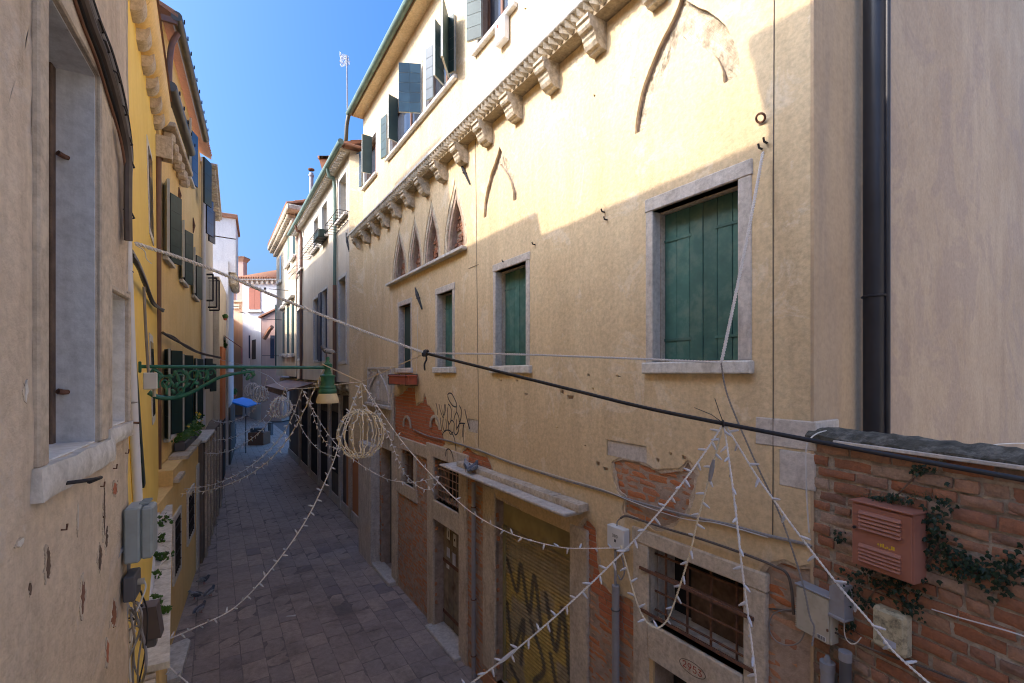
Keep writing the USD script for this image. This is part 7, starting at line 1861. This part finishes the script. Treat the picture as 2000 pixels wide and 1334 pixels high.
# ---- left foreground: pipes, boxes, cables
wp = smoothline([P(248, 440, 3.0), P(250, 520, 2.95), P(256, 680, 2.9), P(263, 850, 2.86), (P(270, 985, 2.84))], 6)
solo('white_pipe', tube(wp, 0.024, 12), 'pipe_white', 'white plastic pipe rising at the corner of the grey house', 'pipe', smooth=50)
for px, py, z_ in ((257, 786, 2.87), (249, 530, 2.95)):
    solo('pipe_clip', tube(ring_pts(P(px, py, z_), 0.027, [1, 0, 0], [0, 1, 0], 14), 0.006, 6), 'cable_grey', 'metal clip on the white pipe %s' % ('beside the window ledge' if py > 600 else 'near its upper end'), 'pipe clip', smooth=50)
solo('iron_spike', tube([P(246, 825, 2.8), P(272, 826, 2.86)], [0.004, 0.007], 6), 'rust', 'rusty spike sticking out past the white pipe', 'iron spike')
solo('wall_cable', tube(smoothline([P(249, 690, 2.95), P(252, 800, 2.9), P(257, 900, 2.88), P(262, 990, 2.86)], 6), 0.008, 6), 'paint_yellow', 'yellow strip of cable cover beside the white pipe', 'cable', smooth=50)
a, z0 = G.at(231, 1115, 0.0); b, _ = G.at(275, 1000, 0.09)
gz0, gz1 = G.z(255, 1116, .06), G.z(255, 1003, .06)
gu0_, gu1_ = G.u(231, 0.0), 3.02
gjb = thing('grey_meter_cabinet', 'blue grey plastic meter cabinet on the grey house with ridged hinge', 'meter cabinet', G.w(gu0_, 0, gz0))
part(gjb, 'case', bx(G, gu0_ + .03, gu1_, 0.012, 0.075, gz0, gz1, 0.008), 'box_grey')
part(gjb, 'lid', bx(G, gu0_ + .04, gu1_ - .01, 0.0755, 0.125, gz0 + .01, gz1 - .006, 0.010), 'box_grey')
for k in range(4):
    part(gjb, 'hinge_ridge', bx(G, gu0_ + .10 + k * .03, gu0_ + .107 + k * .03, 0.06, 0.10, gz1 - .0055, gz1 + .007, .002), 'box_grey')
dz0, dz1 = G.z(262, 1170, .05), G.z(262, 1121, .05)
db = thing('dark_box', 'dark plastic box fixed under the blue grey meter cabinet', 'junction box', G.w(2.85, 0, dz0))
part(db, 'case', bx(G, 2.86, 2.99, 0.012, 0.06, dz0, dz1, .006), 'box_dark')
part(db, 'knob', tube([G.w(2.92, .06, (dz0 + dz1) / 2 + .01), G.w(2.92, .085, (dz0 + dz1) / 2 + .01)], .016, 10), 'box_beige', smooth=50)
part(db, 'knob_wire', tube(smoothline([G.w(2.92, .085, (dz0 + dz1) / 2 + .01), G.w(2.86, .10, (dz0 + dz1) / 2 - .01), G.w(2.84, .07, dz0 - .04)], 5), .004, 5), 'cable_white')
lq = P(291, 1210, 2.95)
lp = Pl(lq[:2], G.d, G.out)
fld = thing('floodlight', 'brown wedge shaped floodlight hanging over the marble ledge', 'floodlight', lq)
hv = np.array([(-.05, -.04, -.10), (.06, -.04, -.10), (.06, .07, -.11), (-.05, .07, -.11), (-.05, -.04, .10), (.06, -.04, .10), (.06, .045, .095), (-.05, .045, .095)]) + [0, 0, lq[2]]
hull = trimesh.convex.convex_hull(lp.map(hv))
part(fld, 'housing', (np.array(hull.vertices), np.array(hull.faces)), 'lamp_brown')
part(fld, 'bracket', tube([lp.w(-.02, -.03, lq[2] + .1), lp.w(-.04, -.08, lq[2] + .16)], .008, 6), 'iron')
part(fld, 'base', bx(lp, -.03, .04, -.03, .04, lq[2] - .17, lq[2] - .111, .008), 'box_dark')
cp = smoothline([P(100, 1345, 1.62), P(130, 1280, 1.75), P(170, 1200, 1.92), P(206, 1125, 2.10), P(228, 1083, 2.22), P(236, 1072, 2.27)], 6)
gp = thing('grey_conduit', 'grey plastic conduit climbing the grey wall to an elbow', 'conduit', P(206, 1125, 2.1))
part(gp, 'pipe', tube(cp, 0.0155, 10), 'pipe_grey', smooth=50)
part(gp, 'elbow', tube(smoothline([P(234, 1074, 2.26), P(241, 1069, 2.32), P(248, 1071, 2.36), P(249, 1082, 2.36)], 6), 0.020, 10), 'pipe_grey', smooth=50)
part(gp, 'drop_pipe', tube([P(249, 1080, 2.36), P(245, 1160, 2.36), P(242, 1220, 2.36)], 0.0155, 10), 'pipe_grey', smooth=50)
part(gp, 'clip', tube(ring_pts(P(204, 1122, 2.09), 0.019, [*G.out, 0], [0, 0, 1], 14), 0.005, 6), 'rust', smooth=50)
part(gp, 'clip', tube(ring_pts(P(137, 1267, 1.78), 0.019, [*G.out, 0], [0, 0, 1], 14), 0.005, 6), 'pipe_grey', smooth=50)
rr = random.Random(14)
cols = ['cable_white', 'cable_grey', 'cable_grey', 'cable_black', 'cable_white', 'cable_blue', 'cable_grey', 'cable_white', 'cable_black', 'cable_grey']
tang = thing('cable_tangle', 'tangle of grey white and blue cables under the meter cabinet', 'cables', P(255, 1260, 2.6))
for k in range(13):
    x0 = 240 + rr.uniform(0, 42)
    pts = [P(x0, 1150 + rr.uniform(0, 40), 2.6 + rr.uniform(0, .2))]
    for y in (1200, 1245, 1290, 1345):
        x0 += rr.gauss(0, 9) - 2
        pts.append(P(max(226, min(292, x0)), y + rr.uniform(-12, 12), 2.55 + rr.uniform(0, .3)))
    part(tang, 'cable', tube(smoothline(np.array(pts), 6), rr.uniform(.004, .008), 6), cols[k % 10], smooth=50)
for k in range(4):
    c = P(238 + rr.uniform(-5, 25), 1235 + rr.uniform(-20, 30), 2.6)
    part(tang, 'loop', tube(ring_pts(c, rr.uniform(.03, .05), [.8, .4, .3], [0, .2, 1], 20, 0.3, 5.2), .005, 5), cols[k], smooth=50)
part(tang, 'blue_sleeve', tube([P(221, 1300, 2.5), P(242, 1290, 2.55)], .016, 8), 'cable_blue', smooth=50)
# big cable bundle on the grey house, clipped along the wall
gb_ = thing('cable_bundle', 'bundle of dark cables clipped in an arc across the grey wall', 'cables', G.w(2.9, 0.03, EYE + 1))
for k, (dx, dy, r, mt) in enumerate(((0, 0, .017, 'cable_brown'), (10, -2, .012, 'cable_grey'), (17, -4, .007, 'cable_black'), (-8, 3, .007, 'cable_black'), (-14, 8, .006, 'wood_brown'))):
    pts = [(158 + dx, -14 + dy), (178 + dx, 45 + dy), (203 + dx, 110 + dy), (225 + dx * .9, 185 + dy), (243 + dx * .6, 260 + dy), (250 + dx * .45, 310 + dy), (250 + dx * .35, 345), (250 + dx * .3, 420), (251 + dx * .3, 470)]
    q = []
    for p in pts:
        o = .015 + r
        u, z = G.at(*p, o)
        q.append(G.w(min(u, 3.10), o, z if u < 3.1 else EYE - (p[1] - HY) / F * G.w(3.1, o, 0)[1]))
    part(gb_, 'cable', tube(smoothline(np.array(q), 6), r, 7), mt, smooth=50)
for px, py in ((192, 50), (203, 90), (226, 150), (240, 215), (250, 275), (254, 320), (254, 420)):
    u, z = G.at(px, py, .03)
    part(gb_, 'clip', tube([G.w(min(u, 3.02) - .045, .012, z + .012), G.w(min(u, 3.02) - .03, .042, z + .004), G.w(min(u, 3.02) + .025, .042, z - .006), G.w(min(u, 3.02) + .04, .012, z - .012)], .004, 6), 'iron')
# bundles along the yellow and ochre fronts
def run(label, pts, n, spread, r, seed, bands=True):
    rg = random.Random(seed)
    t = thing('cable_bundle', label, 'cables', P(*pts[len(pts) // 2]))
    for k in range(n):
        q = [P(x + rg.gauss(0, spread * .5), y + rg.gauss(0, spread), z) for x, y, z in pts]
        part(t, 'cable', tube(smoothline(np.array(q), 6), r * rg.uniform(.7, 1.3), 6), rg.choice(['cable_grey', 'cable_brown', 'cable_brown', 'cable_black']), smooth=50)
    return t
run('cable bundle drooping across the yellow front to the brown pipe', [(255, 495, 3.4), (270, 520, 4.2), (284, 555, 5.4), (300, 592, 7.2), (318, 608, 9.0)], 5, 2.0, .017, 1)
run('cable bundle strung along the ochre front below the shutters', [(316, 650, 9.0), (340, 662, 10.2), (365, 678, 11.6), (392, 690, 13.4), (430, 700, 16)], 4, 2.0, .016, 2)
cable('wall_cable', 'vertical clipped cable above the lamp bracket', [(281, 560, 4.40), (284, 630, 4.42), (288, 700, 4.44), (290, 728, 4.44)], .012, 'cable_grey')
# ledge plants, planter, litter, bench
pl_ = thing('ledge_weeds', 'straggling green weeds growing along the marble ledge', 'plant', P(318, 1090, 5.6))
mbk = MB()
rr = random.Random(19)
cnt = 0
for px, py, n, s in ((312, 1020, 26, 9), (322, 1012, 20, 8), (316, 1050, 22, 9), (310, 1085, 26, 10), (322, 1087, 30, 8), (308, 1170, 18, 8), (318, 1190, 18, 7), (305, 1120, 12, 7), (333, 1018, 6, 4), (336, 1078, 4, 3), (328, 1188, 8, 5)):
    z_ = F * 2.38 / (py + 6 - HY)
    for k in range(n):
        c = P(px + rr.gauss(0, s * .6), py + rr.gauss(0, s * .7), z_)
        lf = ivy_leaf(c, rr.uniform(.03, .06), np.array([rr.gauss(.3, .5), rr.gauss(-.6, .4), rr.uniform(.3, 1)]), np.array([rr.gauss(0, .6), rr.gauss(0, .6), 1.0]))
        if cnt < 120: part(pl_, 'leaf', lf, 'leaf' if rr.random() < .6 else 'leaf_dull'); cnt += 1
        else: mbk.addm(lf)
part(pl_, 'small_leaves', mbk, 'leaf', kind='stuff')
solo('ledge_pipe', tube([P(291, 1178, 4.75), P(297, 1110, 5.6), P(305, 1030, 7.1), P(309, 997, 7.9)], 0.026, 8), 'pipe_white', 'white pipe lying along the back of the marble ledge', 'pipe', smooth=50)
solo('wall_cable', tube(smoothline([P(306, 1130, 5.3), P(312, 1105, 5.6), P(326, 1090, 5.9), P(333, 1080, 6.0), P(330, 1070, 6.1), P(318, 1065, 6.2)], 6), .008, 5), 'cable_white', 'loose white cable among the ledge weeds', 'cable', smooth=50)
fp = thing('window_planter', 'black plastic planter with yellow flowers on the ochre ledge', 'planter', LG.w(13.4, -.15, 3.4))
pu0, pu1 = LG.u(356, -.1), LG.u(376, -.1)
pz = 3.38
part(fp, 'trough', bx(LG, pu0, pu1, -.26, -.04, pz, pz + .2, .02), 'box_dark')
part(fp, 'soil', bx(LG, pu0 + .02, pu1 - .02, -.24, -.06, pz + .2005, pz + .21), 'soil')
mbk = MB(); mby = MB()
for k in range(260):
    u = rr.uniform(pu0 - .05, pu1 + 1.4); t_ = (u - pu0) / (pu1 + 1.4 - pu0)
    hgt = rr.uniform(0, .16 + .4 * max(0, t_ - .3))
    c = LG.w(u, rr.gauss(-.13, .09), pz + .22 + hgt)
    (mby if rr.random() < .12 and t_ > .4 else mbk).addm(ivy_leaf(c, rr.uniform(.06, .11), np.array([rr.gauss(.3, .5), rr.gauss(-.6, .4), rr.uniform(.2, 1)]), np.array([rr.gauss(0, .6), rr.gauss(0, .6), 1.0])))
part(fp, 'foliage', mbk, 'leaf', kind='stuff'); part(fp, 'flowers', mby, 'paint_yellow', kind='stuff')
part(fp, 'trough', bx(LG, pu1 + .1, pu1 + 1.3, -.26, -.04, pz, pz + .2, .02), 'box_dark')
sq = [gpt(331, 1272), gpt(366, 1257), gpt(372, 1262), gpt(352, 1334), gpt(300, 1352)]
slab = Polygon([(q[0], q[1]) for q in sq]).buffer(-.04).buffer(.04)
t_ = trimesh.creation.extrude_polygon(slab, 0.10, engine='earcut')
solo('stone_step', (np.array(t_.vertices) + [0, 0, 0.012], np.array(t_.faces)), 'stone_white', 'pale rounded marble step at the foot of the near left wall', 'step')
c = gpt(567, 1206)
solo('paper_scrap', brick_piece(FLT, 0, .17, 0, .05, .006, .004, random.Random(1), nx=4, nz=3, rough=.004, bev=.0, jit=.006) if False else (np.array([c + [-.10, 0, .006], c + [.10, .02, .006], c + [.09, .07, .014], c + [-.07, .03, .010], c + [-.10, 0, .004], c + [.10, .02, .004], c + [.09, .07, .012], c + [-.07, .03, .008]]), np.array([[0, 1, 2], [0, 2, 3], [4, 6, 5], [4, 7, 6], [0, 4, 5], [0, 5, 1], [1, 5, 6], [1, 6, 2], [2, 6, 7], [2, 7, 3], [3, 7, 4], [3, 4, 0]])), 'paper', 'small white scrap of paper in the middle of the paving', 'litter')
# ---- far end: parasol, stall, bins, hanging plants
pz_ = 30.0
ps = thing('blue_parasol', 'tilted bright blue canvas awning at the far end of the alley', 'parasol', P(462, 830, pz_))
a, b = P(445, 787, pz_), P(482, 798, pz_ - 1)
v = np.array([a + [0, 0, .15], b + [0, 0, .15], b + [.1, 1.5, .30], a + [.1, 1.5, .30], a + [0, 0, .05], b + [0, 0, .05], b + [.1, 1.5, .25], a + [.1, 1.5, .25]])
part(ps, 'canvas', (v, np.array([[0, 1, 2], [0, 2, 3], [4, 6, 5], [4, 7, 6], [0, 4, 5], [0, 5, 1], [1, 5, 6], [1, 6, 2], [2, 6, 7], [2, 7, 3], [3, 7, 4], [3, 4, 0]])), 'tarp_blue')
for px in (447, 480):
    part(ps, 'pole', tube([P(px, 792, pz_ - .3), gpt(px, 727 + F * EYE / (pz_ - .3))], .03, 6), 'iron')
stl = thing('market_stall', 'dark brown market stall counter with crates under the blue awning', 'market stall', P(490, 830, 33))
SP = Pl(P(484, 830, 33)[:2], (1, 0), (0, -1))
part(stl, 'counter', bx(SP, 0, 1.1, -1, 0, 0, .9, .02), 'wood_brown')
for u in (0.1, 0.55):
    part(stl, 'crate', bx(SP, u, u + .38, -.6, -.1, .901, 1.2, .02), 'box_dark')
for k, (px0, px1, py0, py1, z_, lb) in enumerate(((434, 455, 828, 868, 30.5, 'dark stacked crates by the left wall at the far end'), (523, 529, 828, 850, 33.0, 'slim dark bin by the right wall at the far end'))):
    q0 = gpt(px0, py1); z_ = q0[1]
    q = Pl(q0[:2], (1, 0), (0, -1)); w_ = (px1 - px0) / F * z_; h_ = (py1 - py0) / F * z_
    t = thing('stacked_crates' if k == 0 else 'street_bin', lb, 'crates' if k == 0 else 'bin', q0)
    n = 4 if k == 0 else 1
    for j in range(n):
        part(t, 'crate' if k == 0 else 'body', bx(q, .02 * (j % 2), w_ + .02 * (j % 2), -.4, 0, h_ * j / n + .004, h_ * (j + 1) / n - .01, .02), 'box_dark')
    if k: part(t, 'lid', bx(q, -.03, w_ + .03, -.43, .03, h_ + .001, h_ + .06, .02), 'iron')
rr = random.Random(2)
for px, py, s, z_, lb in ((433, 672, 11, 24.0, 'leafy pot plants on the orange house balcony'), (455, 765, 8, 32.0, 'round green shrub at the far left end'), (440, 618, 5, 23.0, 'small green plant below the black window boxes')):
    t = thing('potted_plant', lb, 'plant', P(px, py + s, z_))
    mbk = MB(); k_f = z_ / F
    for k in range(160):
        d = np.array([rr.gauss(0, 1) for _ in range(3)]); d /= np.linalg.norm(d)
        mbk.addm(ivy_leaf(P(px, py, z_) + d * s * k_f * rr.uniform(.4, 1.0), rr.uniform(.08, .16), d, np.array([rr.gauss(0, .6), rr.gauss(0, .6), 1.0])))
    part(t, 'foliage', mbk, 'leaf', kind='stuff')
    part(t, 'pot', lathe([(.0, 0), (s * k_f * .5, 0), (s * k_f * .7, s * k_f * .7), (0, s * k_f * .7)], 10, P(px, py + s * 1.5, z_)), 'terracotta', smooth=50)

# repeats of a kind share a group
GROUPS = {'light_string': 'strings of white lights hung across the alley', 'light_ball': 'wire balls of lights hung above the alley', 'pigeon': 'pigeons about the alley', 'flower_rack': 'iron flower racks on the pale house',
          'chimney': 'chimneys above the far roofs', 'wall_cable': 'cables fixed along the walls', 'rope': 'ropes strung across the alley', 'cable': 'loose cables across the view', 'cable_bundle': 'cable bundles on the left fronts',
          'downpipe': 'dark pipes in the corner by the tan house', 'wall_conduit': 'conduits at the foot of the garden wall', 'pipe_clip': 'clips on the white pipe', 'potted_plant': 'plants at the far left end'}
for prim in stage.GetPrimAtPath('/World').GetChildren():
    g = GROUPS.get(prim.GetName().rstrip('0123456789').rstrip('_'))
    if g:
        prim.SetCustomDataByKey('group', g)
